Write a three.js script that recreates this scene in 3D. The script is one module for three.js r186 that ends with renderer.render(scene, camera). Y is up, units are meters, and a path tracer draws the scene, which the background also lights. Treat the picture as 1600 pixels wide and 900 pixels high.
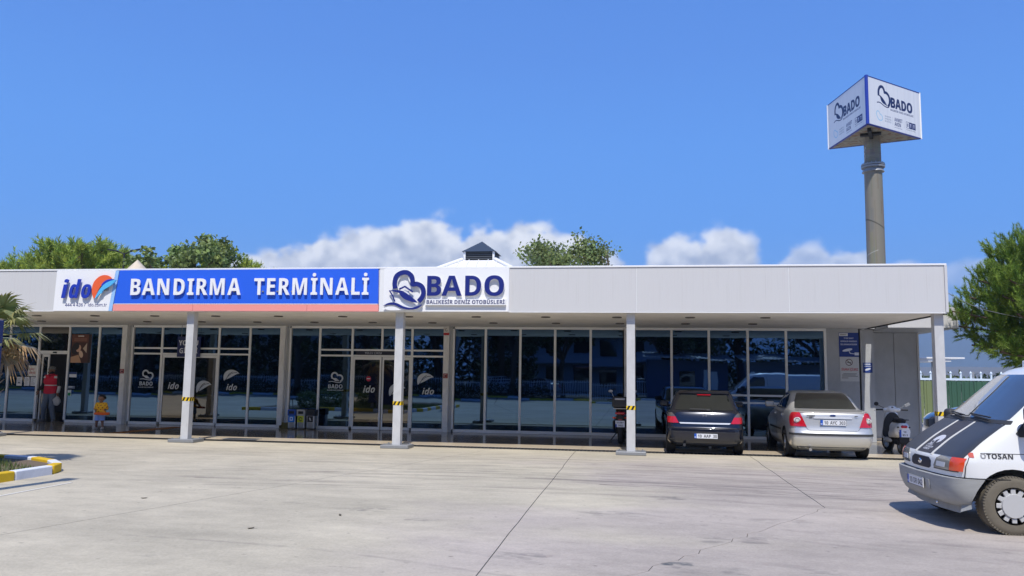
import * as THREE from 'three';
import { mergeGeometries, mergeVertices, toCreasedNormals } from 'three/addons/utils/BufferGeometryUtils.js';
import { RoundedBoxGeometry } from 'three/addons/geometries/RoundedBoxGeometry.js';
import { TextGeometry } from 'three/addons/geometries/TextGeometry.js';
import { FontLoader } from 'three/addons/loaders/FontLoader.js';
import { ImprovedNoise } from 'three/addons/math/ImprovedNoise.js';
import { MarchingCubes } from 'three/addons/objects/MarchingCubes.js';
import { Brush, Evaluator, SUBTRACTION } from 'three-bvh-csg';

// ------------------------------------------------------------------ camera, sky, sun, exposure
const scene = new THREE.Scene();
const camera = new THREE.PerspectiveCamera(39.308, 16 / 9, 0.1, 12000);
camera.rotation.order = 'YXZ';
camera.position.set(0, 1.6, 0);
camera.rotation.set(THREE.MathUtils.degToRad(6.1905), THREE.MathUtils.degToRad(8.7053), THREE.MathUtils.degToRad(0.8053));
scene.add(camera);
const SUN = new THREE.Vector3(0.105, 1.6, 1).normalize();
const sun = new THREE.DirectionalLight(new THREE.Color().setRGB(1, 0.955, 0.88), 4.3);
sun.position.copy(SUN).multiplyScalar(120).add(new THREE.Vector3(0, 0, -15));
sun.target.position.set(0, 0, -15);
sun.castShadow = true;
sun.shadow.radius = 1.2;
sun.shadow.mapSize.set(4096, 4096);
Object.assign(sun.shadow.camera, { left: -70, right: 70, top: 70, bottom: -70, near: 1, far: 300 });
scene.add(sun, sun.target);
const renderer = new THREE.WebGLRenderer();
renderer.toneMapping = THREE.LinearToneMapping;
renderer.toneMappingExposure = 1.07;
renderer.shadowMap.enabled = true;

const perlin = new ImprovedNoise();
const fbm = (x, y, z, oct = 4) => { let a = 0.5, s = 0; for (let i = 0; i < oct; i++) { s += a * perlin.noise(x, y, z); x *= 2.03; y *= 2.03; z = z * 2.03 + 7.1; a *= 0.5; } return s; };
const sstep = (a, b, x) => { const t = Math.min(1, Math.max(0, (x - a) / (b - a))); return t * t * (3 - 2 * t); };
const lerp = THREE.MathUtils.lerp, D2R = Math.PI / 180;
function rngOf(seed) { let a = seed >>> 0; return () => { a = (a + 0x6D2B79F5) | 0; let t = Math.imul(a ^ (a >>> 15), 1 | a); t = (t + Math.imul(t ^ (t >>> 7), 61 | t)) ^ t; return ((t ^ (t >>> 14)) >>> 0) / 4294967296; }; }

{ // the sky: blue air that pales towards the horizon, low cumulus above it
  const W = 3072, H = 1536, data = new Float32Array(W * H * 4);
  const stops = [[0, [0.28, 0.51, 0.93]], [5, [0.165, 0.42, 0.94]], [10, [0.125, 0.37, 0.94]], [16, [0.116, 0.336, 0.89]], [22, [0.104, 0.285, 0.805]], [30, [0.09, 0.245, 0.73]], [50, [0.085, 0.215, 0.64]], [90, [0.075, 0.19, 0.58]]];
  const at = (e) => { for (let i = 1; i < stops.length; i++) if (e <= stops[i][0]) { const t = (e - stops[i - 1][0]) / (stops[i][0] - stops[i - 1][0]); return stops[i][1].map((c, k) => lerp(stops[i - 1][1][k], c, t)); } return stops.at(-1)[1]; };
  // heaps of cloud: azimuth from straight ahead, elevation, half sizes, thickness
  const heaps = [[-15, 8.6, 3.4, 2.5, 1], [-18.5, 7.8, 3.6, 2.4, 1], [-21.8, 7.2, 2.6, 2.2, 1], [-12.2, 7.6, 3.2, 2.2, 1], [-24, 7.0, 2.8, 1.7, 1], [-26.6, 6.4, 2.6, 1.5, 1], [-10.6, 8.3, 2.4, 2.2, 1], [-16, 6.4, 9, 2.6, 1], [-8, 6.2, 6, 2.4, 1], [-7.4, 8.4, 2.7, 2.5, 1], [-10, 7.2, 3, 2.1, 1], [-4.7, 8.1, 2.2, 2.0, 0.95], [-2.2, 6.8, 2, 2.0, 0.8],
    [3.2, 8.0, 2.6, 2.0, 0.8], [6.2, 8.3, 2.4, 2.1, 0.85], [1.8, 7.4, 1.4, 1.7, 0.7], [11.6, 7.5, 2.0, 1.5, 0.6], [14.3, 7.3, 2.0, 1.5, 0.65], [17, 6.8, 1.6, 1.2, 0.4], [22, 6.5, 3, 1, 0.25], [20.5, 4.4, 3.5, 1.3, 0.25], [-38, 4.0, 4, 1.6, 0.7], [-33, 4.2, 4, 1.5, 0.6], [-50, 6, 6, 2.2, 0.8], [32, 5, 5, 2, 0.6], [45, 6, 6, 2.4, 0.8]];
  const R = rngOf(5);
  for (let k = 0; k < 46; k++) { const az = 60 + R() * 240; heaps.push([az > 180 ? az - 360 : az, 3 + R() * 6, 2 + R() * 5, 1.2 + R() * 1.8, 0.5 + R() * 0.5]); }
  for (let j = 0; j < H; j++) {
    const el = ((j + 0.5) / H) * 180 - 90, base = at(Math.max(0, el));
    const near = el > -1 && el < 13 ? heaps.filter((h) => Math.abs(el - h[1]) < h[3] * 1.7) : [];
    for (let i = 0; i < W; i++) {
      let [r, g, b] = base;
      { const ph = ((i + 0.5) / W - 0.5) * 6.28319, ce = Math.cos(el * D2R), c = Math.max(0, ce * Math.cos(ph) * SUN.x + Math.sin(el * D2R) * SUN.y + ce * Math.sin(ph) * SUN.z), glow = 0.16 * c ** 6 + 0.5 * c ** 40 + 1.2 * c ** 250; r += glow; g += glow * 0.98; b += glow * 0.94; }
      if (near.length) {
        const phi = ((i + 0.5) / W - 0.5) * 360;            // atan2(z, x)
        let az = phi + 90; if (az > 180) az -= 360;
        let best = -9, thick = 0, top = 0;
        for (const h of near) {
          let da = Math.abs(az - h[0]); if (da > 180) da = 360 - da;
          if (da > h[2] * 1.7) continue;
          const dx = da / h[2], dy = (el - h[1]) / h[3], f = 1 - Math.sqrt(dx * dx + (dy > 0 ? dy * dy : dy * dy * 0.35));
          if (f > best) { best = f; top = dy; }
          thick = Math.max(thick, h[4] * sstep(-0.15, 0.5, f + 0.2));
        }
        if (best > -0.7) {
          const n = fbm(az * 0.45, el * 0.55, 1.7, 6), n2 = fbm(az * 1.1 + 30, el * 1.2, 4.2, 4);
          const d = best + 0.1 + n * 0.85 + n2 * 0.3, a = sstep(-0.02, 0.32, d) * Math.min(1, thick + 0.12);
          const lit = Math.min(1, Math.max(0, 0.52 + top * 0.42 + fbm(az * 0.7 + 9, el * 0.8 - 3, 8, 5) * 1.5 - (d > 0.5 ? (d - 0.5) * 0.28 : 0)));
          const c = [lerp(0.50, 1.02, lit), lerp(0.55, 1.03, lit), lerp(0.65, 1.05, lit)];
          r = lerp(r, c[0], a); g = lerp(g, c[1], a); b = lerp(b, c[2], a);
        }
      }
      const o = (j * W + i) * 4; data[o] = r; data[o + 1] = g; data[o + 2] = b; data[o + 3] = 1;
    }
  }
  const t = new THREE.DataTexture(data, W, H, THREE.RGBAFormat, THREE.FloatType);
  t.mapping = THREE.EquirectangularReflectionMapping; t.magFilter = t.minFilter = THREE.LinearFilter; t.wrapS = THREE.RepeatWrapping; t.needsUpdate = true;
  scene.background = t; scene.environment = t;
}

// ------------------------------------------------------------------ helpers
const taken = {};
function numbered(n) { taken[n] = (taken[n] ?? -1) + 1; return taken[n] ? n + '_' + String(taken[n]).padStart(3, '0') : n; }
function shade(o) { o.castShadow = o.receiveShadow = true; return o; }
function tag(o, label, category, group, kind) { const u = o.userData; if (label) u.label = label; if (category) u.category = category; if (group) u.group = group; if (kind) u.kind = kind; return o; }
function thing(name, label, category, [x, y, z] = [0, 0, 0], turn = 0, group) { const o = new THREE.Group(); o.name = numbered(name); o.position.set(x, y, z); o.rotation.y = turn; scene.add(o); return tag(o, label, category, group); }
function part(parent, name, geo, m) { const o = shade(new THREE.Mesh(Array.isArray(geo) ? join(geo) : geo, m)); o.name = name; parent.add(o); return o; }
function sub(parent, name) { const o = new THREE.Group(); o.name = name; parent.add(o); return o; }
function top(name, geo, m, label, category, group, kind) { const o = shade(new THREE.Mesh(Array.isArray(geo) ? join(geo) : geo, m)); o.name = numbered(name); scene.add(o); return tag(o, label, category, group, kind); }
function structure(name, geo, m, label) { const o = top(name, geo, m, label); o.userData.kind = 'structure'; return o; }
function clean(g) { g = g.index ? g.toNonIndexed() : g; for (const k of Object.keys(g.attributes)) if (!['position', 'normal', 'uv', 'color'].includes(k)) g.deleteAttribute(k); return g; }
function join(list) {
  list = list.map(clean);
  const all = new Set(list.flatMap((g) => Object.keys(g.attributes)));
  for (const g of list) for (const k of all) if (!g.attributes[k]) { const n = g.attributes.position.count, s = k === 'uv' ? 2 : 3; g.setAttribute(k, new THREE.BufferAttribute(new Float32Array(n * s).fill(k === 'color' ? 1 : 0), s)); }
  return list.length === 1 ? list[0] : mergeGeometries(list);
}
// a box by its corners, optionally with chamfered edges; uv in metres
function box(x0, x1, y0, y1, z0, z1, r = 0) {
  const w = x1 - x0, h = y1 - y0, d = z1 - z0;
  let g;
  if (r) g = new RoundedBoxGeometry(w, h, d, 1, Math.min(r, w / 2.01, h / 2.01, d / 2.01)); else g = new THREE.BoxGeometry(w, h, d);
  g.translate((x0 + x1) / 2, (y0 + y1) / 2, (z0 + z1) / 2);
  return metreUV(g);
}
function metreUV(g) {
  const p = g.attributes.position, n = g.attributes.normal, uv = new Float32Array(p.count * 2);
  for (let i = 0; i < p.count; i++) {
    const ax = Math.abs(n.getX(i)), ay = Math.abs(n.getY(i)), az = Math.abs(n.getZ(i));
    if (ay >= ax && ay >= az) { uv[2 * i] = p.getX(i); uv[2 * i + 1] = -p.getZ(i); } else if (ax >= az) { uv[2 * i] = p.getZ(i); uv[2 * i + 1] = p.getY(i); } else { uv[2 * i] = p.getX(i); uv[2 * i + 1] = p.getY(i); }
  }
  g.setAttribute('uv', new THREE.BufferAttribute(uv, 2)); return g;
}
const V = (x, y, z) => new THREE.Vector3(x, y, z);
function rod(a, b, r0, r1 = r0, seg = 8) { // a tapered round bar
  const d = b.clone().sub(a), g = new THREE.CylinderGeometry(r1, r0, d.length(), seg, 1);
  g.applyQuaternion(new THREE.Quaternion().setFromUnitVectors(V(0, 1, 0), d.clone().normalize()));
  return g.translate((a.x + b.x) / 2, (a.y + b.y) / 2, (a.z + b.z) / 2);
}
function tube(pts, r, seg = 24, rad = 7) { return new THREE.TubeGeometry(new THREE.CatmullRomCurve3(pts), seg, r, rad); }
function lathe(pts, seg = 24) { return new THREE.LatheGeometry(pts.map(([x, y]) => new THREE.Vector2(x, y)), seg); }
function poly(pts) { const s = new THREE.Shape(); pts.forEach(([x, y], i) => (i ? s.lineTo(x, y) : s.moveTo(x, y))); s.closePath(); return s; }
function extrude(shape, depth, bevel = 0, seg = 6) { return new THREE.ExtrudeGeometry(shape, { depth, bevelEnabled: bevel > 0, bevelThickness: bevel, bevelSize: bevel, bevelSegments: 2, curveSegments: seg }); }
function smooth(pts, n = 8, closed = true) { return new THREE.CatmullRomCurve3(pts.map(([x, y]) => V(x, y, 0)), closed, 'centripetal').getPoints(pts.length * n).map((p) => [p.x, p.y]); }
function stroke(pts, width) { // outline of a line of even width
  const L = [], Rr = [];
  pts.forEach(([x, y], i) => { const a = pts[Math.max(0, i - 1)], b = pts[Math.min(pts.length - 1, i + 1)], dx = b[0] - a[0], dy = b[1] - a[1], l = Math.hypot(dx, dy) || 1, w = (typeof width === 'function' ? width(i / (pts.length - 1)) : width) / 2; L.push([x - (dy / l) * w, y + (dx / l) * w]); Rr.push([x + (dy / l) * w, y - (dx / l) * w]); });
  return poly([...L, ...Rr.reverse()]);
}
const font = await new FontLoader().loadAsync('fonts/droid/droid_sans_bold.typeface.json');
const fontR = await new FontLoader().loadAsync('fonts/droid/droid_sans_regular.typeface.json');
const capOf = (f) => { const g = new TextGeometry('H', { font: f, size: 1, depth: 0.1, curveSegments: 2 }); g.computeBoundingBox(); return g.boundingBox.max.y; };
// letters of a word, each its own geometry, fitted between x0 and x1 with caps of height cap standing on y
function letters(text, x0, x1, y, cap, z, depth, f = font, gap = 1) {
  const size = cap / capOf(f), adv = [...text].map((c) => ((f.data.glyphs[c] || f.data.glyphs[' ']).ha / f.data.resolution) * size * gap), total = adv.reduce((a, b) => a + b, 0), k = (x1 - x0) / total;
  const out = []; let x = x0;
  [...text].forEach((c, i) => { if (c !== ' ') { const g = new TextGeometry(c, { font: f, size, depth, curveSegments: 4 }); g.scale(k * (gap > 1 ? gap * 0.93 : 1), 1, 1).translate(x, y, z); out.push(g); } x += adv[i] * k; });
  return out;
}
function canvasTexture(w, h, draw, opts = {}) {
  const c = document.createElement('canvas'); c.width = w; c.height = h; const x = c.getContext('2d'); draw(x, w, h);
  const t = new THREE.CanvasTexture(c); t.colorSpace = THREE.SRGBColorSpace; t.anisotropy = 8; Object.assign(t, opts); return t;
}
function noiseTexture(n, fn, srgb = false) {
  const d = new Uint8Array(n * n * 4);
  for (let j = 0; j < n; j++) for (let i = 0; i < n; i++) { const v = fn(i / n, j / n, i, j), o = (j * n + i) * 4; if (Array.isArray(v)) { d[o] = v[0] * 255; d[o + 1] = v[1] * 255; d[o + 2] = v[2] * 255; } else d[o] = d[o + 1] = d[o + 2] = Math.max(0, Math.min(255, v * 255)); d[o + 3] = 255; }
  const t = new THREE.DataTexture(d, n, n); t.wrapS = t.wrapT = THREE.RepeatWrapping; t.magFilter = THREE.LinearFilter; t.minFilter = THREE.LinearMipmapLinearFilter; t.generateMipmaps = true; if (srgb) t.colorSpace = THREE.SRGBColorSpace; t.needsUpdate = true; return t;
}
const rep = (t, k) => { const c = t.clone(); c.repeat.set(k, k); c.needsUpdate = true; return c; };
const lin = (r, g, b) => new THREE.Color().setRGB(r, g, b);
function mat(color, roughness = 0.7, o = {}) { return new THREE.MeshStandardMaterial({ color: Array.isArray(color) ? lin(...color) : color, roughness, side: THREE.DoubleSide, ...o }); }
function phys(color, roughness, o = {}) { return new THREE.MeshPhysicalMaterial({ color: Array.isArray(color) ? lin(...color) : color, roughness, side: THREE.DoubleSide, ...o }); }

const grainTex = noiseTexture(256, (() => { const R = rngOf(3); return (u, v) => 0.5 + 0.5 * (R() - 0.5) + 0.2 * Math.sin(0); })());
const smearTex = noiseTexture(512, (u, v) => { const a = Math.cos(u * 6.283), b = Math.sin(u * 6.283), c = Math.cos(v * 6.283), d = Math.sin(v * 6.283); return 0.93 + 0.2 * fbm(a * 1.3 + c * 0.8, b * 1.3 + d * 0.8, c + 2, 5) + 0.05 * fbm(a * 14, b * 14 + d * 9, c * 9, 3); });
const waveTex = noiseTexture(128, (u, v) => { const a = Math.cos(u * 6.283), b = Math.sin(u * 6.283), c = Math.cos(v * 6.283), d = Math.sin(v * 6.283); return 0.5 + 0.45 * fbm(a * 0.7 + c * 0.9, b * 0.7 + d * 0.9, c * 0.5 + 2, 2); });
const panelDirt = canvasTexture(1024, 256, (x, w, h) => { x.fillStyle = '#ffffff'; x.fillRect(0, 0, w, h); const R = rngOf(41); for (let i = 0; i < 260; i++) { const px = R() * w, y0 = R() * h * 0.5, l = 20 + R() * 190; x.fillStyle = `rgba(${110 + R() * 30 | 0},${108 + R() * 20 | 0},100,${0.006 + R() * 0.02})`; x.fillRect(px, y0, 1 + R() * 4, l); } for (let i = 0; i < 900; i++) { x.fillStyle = `rgba(90,86,80,${R() * 0.05})`; x.fillRect(R() * w, R() * h, 1 + R() * 2, 1 + R() * 2); } }, { wrapS: THREE.RepeatWrapping, wrapT: THREE.RepeatWrapping });
panelDirt.repeat.set(1 / 3.1, 1);

const M = {
  panel: mat([0.61, 0.603, 0.59], 0.42, { map: panelDirt }),
  panelGrey: mat([0.47, 0.485, 0.505], 0.5, { map: rep(smearTex, 0.4) }),
  soffit: mat([0.92, 0.89, 0.835], 0.6, { map: rep(smearTex, 0.23) }),
  wallPost: mat([0.88, 0.87, 0.84], 0.45, { map: rep(smearTex, 0.7) }),
  white: mat([0.80, 0.80, 0.79], 0.45),
  signWhite: mat([0.86, 0.86, 0.855], 0.35),
  frame: mat([0.92, 0.92, 0.90], 0.4),
  frameGrey: mat([0.52, 0.53, 0.53], 0.4),
  column: mat([0.60, 0.60, 0.59], 0.5, { map: rep(smearTex, 0.7) }),
  dark: mat([0.015, 0.015, 0.016], 0.6),
  gap: mat([0.05, 0.05, 0.05], 0.9),
  joint: mat([0.15, 0.14, 0.125], 0.95),
  rubber: mat([0.022, 0.022, 0.023], 0.85),
  glass: phys([0.082, 0.145, 0.235], 0.015, { metalness: 1, bumpMap: rep(waveTex, 0.5), bumpScale: 0.0008 }),
  doorGlass: phys([0.15, 0.145, 0.135], 0.02, { metalness: 1, bumpMap: rep(waveTex, 0.5), bumpScale: 0.0007 }),
  navy: mat([0.012, 0.022, 0.19], 0.4),
  blue: mat([0.022, 0.125, 0.75], 0.45),
  pink: mat([0.86, 0.32, 0.28], 0.5),
  lightBlue: mat([0.32, 0.55, 0.86], 0.45),
  letterBlue: mat([0.018, 0.045, 0.42], 0.4),
  orange: mat([0.85, 0.13, 0.04], 0.4),
  cyan: mat([0.10, 0.48, 0.82], 0.4),
  yellow: mat([0.80, 0.55, 0.015], 0.55),
  black: mat([0.02, 0.02, 0.02], 0.5),
  steel: mat([0.50, 0.50, 0.50], 0.3, { metalness: 0.9 }),
  chrome: mat([0.75, 0.75, 0.76], 0.12, { metalness: 1 }),
  galv: mat([0.30, 0.31, 0.32], 0.5, { metalness: 0.4 }),
  concrete: mat([0.44, 0.42, 0.39], 0.9, { map: rep(smearTex, 0.6) }),
  skin: mat([0.42, 0.24, 0.16], 0.6),
  bark: mat([0.14, 0.10, 0.07], 0.95),
};
// ------------------------------------------------------------------ ground
const GW = 28, GH = 14, GX = -18, GZ = -18.1;   // the printed part of the yard, in metres
const yardTex = canvasTexture(2048, 1024, (x, w, h) => {
  const px = (m) => ((m - GX) / GW) * w, pz = (m) => ((m - GZ) / GH) * h, R = rngOf(77);
  const im = x.createImageData(w, h), d = im.data;
  for (let j = 0; j < h; j++) for (let i = 0; i < w; i++) {
    const mx = GX + (i / w) * GW, mz = GZ + (j / h) * GH;
    let n = fbm(mx * 0.35, mz * 0.55, 1, 4) * 0.16 + fbm(mx * 1.7 + 5, mz * 3.2, 3, 4) * 0.10 + fbm(mx * 9, mz * 14, 6, 2) * 0.05 + (R() - 0.5) * 0.075;
    const grey = sstep(-2.6, 0.6, mx + fbm(mx * 0.3, mz * 0.4, 9, 3) * 6) * sstep(-17.2, -14.4, mz + fbm(mx * 0.5, mz, 4, 3) * 3);
    const v = 0.705 * (1 + n) * (1 - grey * 0.06);
    const o = (j * w + i) * 4; d[o] = v * lerp(1.0, 0.985, grey) * 255; d[o + 1] = v * lerp(0.95, 0.925, grey) * 255; d[o + 2] = v * lerp(0.835, 0.86, grey) * 255; d[o + 3] = 255;
  }
  x.putImageData(im, 0, 0);
  // tyre marks: long arcs rubbed into the surface, broken by wear
  const arc = (pts, width, alpha) => { const c = new THREE.CatmullRomCurve3(pts.map(([a, b]) => V(a, 0, b))).getPoints(160); for (let i = 0; i < 160; i++) { const k = fbm(i * 0.09 + pts[0][0], pts[0][1] * 3, 2, 3); x.strokeStyle = `rgba(72,66,64,${Math.max(0, alpha * 1.35 * (0.55 + k * 1.6))})`; x.lineWidth = width * (0.8 + 0.5 * k); x.beginPath(); x.moveTo(px(c[i].x), pz(c[i].z)); x.lineTo(px(c[i + 1].x), pz(c[i + 1].z)); x.stroke(); } };
  for (let k = 0; k < 34; k++) { const z0 = -15.9 + R() * 5.2, s = (R() - 0.35) * 1.9, a = -9 + R() * 6, b = 3 + R() * 7; arc([[a, z0 + s * 0.3], [(a + b) / 2 - 1, z0 + s * 0.05 - 0.2], [b, z0 + s + 0.5 * R()]], 4 + R() * 9, 0.05 + R() * 0.1); }
  for (let k = 0; k < 12; k++) { const z0 = -14.9 + R() * 2.6, a = -2 + R() * 2, b = 4 + R() * 5; arc([[a, z0], [(a + b) / 2, z0 + 0.5], [b, z0 + 1.6]], 3 + R() * 4, 0.12 + R() * 0.12); }
  for (let k = 0; k < 16; k++) { const z0 = -16 + R() * 6, a = -17 + R() * 4, b = -7 + R() * 5; arc([[a, z0 - 0.6], [(a + b) / 2, z0], [b, z0 - 0.8 * R()]], 4 + R() * 10, 0.03 + R() * 0.07); }
  for (let k = 0; k < 10; k++) { const cx = -3 + R() * 9, cz = -9 + R() * 3; arc([[cx - 2, cz - 1.2 * R()], [cx, cz], [cx + 2.2, cz + R()]], 4 + R() * 10, 0.05 + R() * 0.07); }
  // blots, scuffs and pits
  const blot = (a, b, r, al, col = '60,58,58') => { for (let k = 0; k < 26; k++) { x.fillStyle = `rgba(${col},${al * 1.35 * R()})`; x.beginPath(); x.ellipse(px(a + (R() - 0.5) * r * 2), pz(b + (R() - 0.5) * r * 0.9), r * 26 * (0.3 + R()), r * 12 * (0.3 + R()), R() * 0.7 - 0.3, 0, 7); x.fill(); } };
  blot(0.37, -7.33, 0.13, 0.42, '70,74,76'); blot(-1.0, -7.35, 0.25, 0.10); blot(0.6, -7.15, 0.3, 0.10); blot(-2.3, -8.9, 0.2, 0.12); blot(-3.2, -9.4, 0.25, 0.09); blot(1.0, -8.5, 0.35, 0.10); blot(0.3, -11.2, 0.3, 0.10); blot(1.6, -9.7, 0.3, 0.08); blot(-0.2, -9.8, 0.35, 0.10); blot(3.6, -13.4, 0.35, 0.08);
  for (let k = 0; k < 110; k++) blot(GX + R() * GW, GZ + R() * GH, 0.05 + R() * 0.16, 0.03 + R() * 0.05);
  for (let k = 0; k < 900; k++) { x.fillStyle = `rgba(45,42,40,${0.12 + R() * 0.3})`; x.fillRect(R() * w, R() * h, 1 + R() * 2.2, 1 + R()); }
  for (let k = 0; k < 300; k++) { x.fillStyle = `rgba(235,230,220,${0.12 + R() * 0.3})`; x.fillRect(R() * w, R() * h, 1 + R() * 2.5, 1); }
  for (let k = 0; k < 150; k++) { const a = GX + R() * GW, b = GZ + R() * GH, c = a + (R() - 0.5) * 0.9; arc([[a, b], [(a + c) / 2, b + (R() - 0.5) * 0.06], [c, b + (R() - 0.5) * 0.1]], 1 + R() * 1.5, 0.1 + R() * 0.18); }
}, { wrapS: THREE.MirroredRepeatWrapping, wrapT: THREE.MirroredRepeatWrapping });
const yardMat = mat([1, 1, 1], 0.93, { map: yardTex, bumpMap: rep(grainTex, 14), bumpScale: 0.0012 });
function yardUV(g) { const p = g.attributes.position, uv = new Float32Array(p.count * 2); for (let i = 0; i < p.count; i++) { uv[2 * i] = (p.getX(i) - GX) / GW; uv[2 * i + 1] = 1 - (p.getZ(i) - GZ) / GH; } g.setAttribute('uv', new THREE.BufferAttribute(uv, 2)); return g; }
function slab(pts) { const g = extrude(poly(pts.map(([a, b]) => [a, -b])), 0.1); g.rotateX(-Math.PI / 2).translate(0, -0.1, 0); return yardUV(g); }
const farEarth = mat([0.17, 0.15, 0.11], 1, { map: rep(smearTex, 40) });
{
  const R = rngOf(8);
  const ragged = (a, b, n, amp) => { const o = []; for (let i = 0; i <= n; i++) { const t = i / n, k = i % n ? amp : 0; o.push([lerp(a[0], b[0], t) + (R() - 0.5) * k, lerp(a[1], b[1], t) + (R() - 0.5) * k]); } return o; };
  const yard = new THREE.Group(); yard.name = 'yard'; scene.add(yard); tag(yard, 'pale worn concrete yard with joints and tyre marks in front of the terminal', null, null, 'structure');
  part(yard, 'joint_filler', yardUV(box(-60, 34, -0.14, -0.009, -17.66, 9)), M.joint);
  const j0 = ragged([-7.4, -2.5], [-3.05, -17.66], 14, 0.05), j1 = ragged([-1.27, 9], [-1.27, -17.66], 40, 0.02), j2 = ragged([2.36, -10.85], [2.36, -17.66], 12, 0.025), j3 = ragged([-1.27, -4.75], [2.36, -10.85], 40, 0.07), g = 0.006;
  const off = (l, s) => l.map(([a, b]) => [a + s * g, b]);
  part(yard, 'concrete_slab', slab([[-60, 9], [-9.3, 9], ...off(j0, -1), [-60, -17.66]]), yardMat);
  part(yard, 'concrete_slab', slab([[-9.2, 9], ...off(j0, 1).slice(0, 1), ...off(j0, 1).slice(1), ...off(j1, -1).reverse()]), yardMat);
  const k = j1.findIndex(([, b]) => b < -4.75);
  part(yard, 'concrete_slab', slab([...off(j3, -0.7), ...off(j2, -1).slice(1), ...off(j1, 1).slice(k).reverse()]), yardMat);
  part(yard, 'concrete_slab', slab([...off(j1, 1).slice(0, k), ...off(j3, 0.7), ...off(j2, 1).slice(1), [34, -17.66], [34, 9]]), yardMat);
}
structure('ground', metreUV(new THREE.PlaneGeometry(9000, 9000).rotateX(-Math.PI / 2).translate(0, -0.13, 0)), farEarth, 'dry open ground reaching to the hills');
structure('back_yard', yardUV(box(-70, 40, -0.125, -0.016, -60, -18.1)), mat([0.40, 0.38, 0.35], 0.95, { map: smearTex }), 'concrete apron round and behind the terminal');

// the paved walkway under the canopy: large polished slabs
const tileTex = canvasTexture(1024, 512, (x, w, h) => { const R = rngOf(9); x.fillStyle = '#d6c9b4'; x.fillRect(0, 0, w, h); for (let k = 0; k < 5000; k++) { const c = 150 + R() * 90; x.fillStyle = `rgba(${c},${c * 0.93},${c * 0.84},0.16)`; x.fillRect(R() * w, R() * h, 2 + R() * 14, 1 + R() * 3); } }, { wrapS: THREE.RepeatWrapping, wrapT: THREE.RepeatWrapping });
{
  const walk = new THREE.Group(); walk.name = 'walkway'; scene.add(walk); tag(walk, 'polished beige stone walkway under the canopy', null, null, 'structure');
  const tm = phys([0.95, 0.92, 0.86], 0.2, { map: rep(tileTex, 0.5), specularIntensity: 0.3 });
  const tmShade = phys([0.40, 0.40, 0.395], 0.13, { map: rep(tileTex, 0.5), roughnessMap: smearTex, specularIntensity: 0.55 });  // inner rows: darker slab colour carries the canopy shade, starting at its edge
  part(walk, 'bedding', box(-22, 7.5, -0.1, -0.004, -22.9, -18.07), M.gap);
  const R = rngOf(19);
  for (let i = 0; i < 24; i++) for (const [z0, z1] of [[-18.9, -18.07], [-20.6, -18.905], [-22.4, -20.605]]) { const x0 = -22 + i * 1.225; part(walk, 'paving_slab', box(x0, x0 + 1.22, -0.05, 0.012 + (R() - 0.5) * 0.0012, z0, z1, 0.002), z1 > -18.5 ? tm : tmShade); }
  part(walk, 'paving_slab', box(6.2, 7.6, -0.05, 0.01, -22.88, -22.42), tm);
}
{ // drain along the walkway edge
  const t = thing('drain_channel', 'long dark slotted drain along the front edge of the walkway', 'drain', [0, 0, -17.865]);
  part(t, 'channel', [box(-22, 7.4, -0.1, -0.07, -0.19, 0.19), box(-22, 7.4, -0.1, 0.004, -0.2, -0.185), box(-22, 7.4, -0.1, 0.002, 0.185, 0.2)], M.gap);
  const bars = []; for (let i = 0; i < 360; i++) bars.push(box(-22 + i * 0.0815, -22 + i * 0.0815 + 0.022, -0.03, -0.006, -0.185, 0.185));
  const b = part(t, 'grating', bars, mat([0.035, 0.033, 0.03], 0.8)); b.userData.kind = 'stuff';
}
{ // mat of steel grating let into the walkway
  const t = thing('floor_grate', 'dark rectangular shoe-scraper grate in the walkway right of the left canopy post', 'grate', [-9.2, 0.013, -18.2]);
  part(t, 'frame', [box(-0.42, 0.42, 0, 0.012, -0.16, -0.13), box(-0.42, 0.42, 0, 0.012, 0.13, 0.16), box(-0.42, -0.39, 0, 0.012, -0.13, 0.13), box(0.39, 0.42, 0, 0.012, -0.13, 0.13)], M.galv);
  const bars = [box(-0.39, 0.39, 0, 0.002, -0.13, 0.13)]; for (let i = 0; i < 22; i++) bars.push(box(-0.38 + i * 0.035, -0.37 + i * 0.035, 0.002, 0.01, -0.13, 0.13));
  part(t, 'bars', bars, mat([0.06, 0.06, 0.055], 0.8)).userData.kind = 'stuff';
}
top('tactile_strip', (() => { const g = box(-0.15, 0.15, 0, 0.006, -1.32, 1.32); const l = [g]; for (let i = 0; i < 4; i++) l.push(box(-0.12 + i * 0.07, -0.09 + i * 0.07, 0.006, 0.01, -1.3, 1.3)); return join(l).rotateY(-0.06).translate(-12.9, 0.014, -20.2); })(), mat([0.30, 0.125, 0.03], 0.7), 'rust-orange raised guide strip on the walkway before the left doors', 'guide strip');
top('painted_line', yardUV(box(-7.925, -7.88, 0.002, 0.006, -10.6, -5)), mat([0.66, 0.63, 0.55], 0.85, { map: smearTex }), 'thin worn white line painted on the yard beside the kerbed island', 'painted line');
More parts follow.
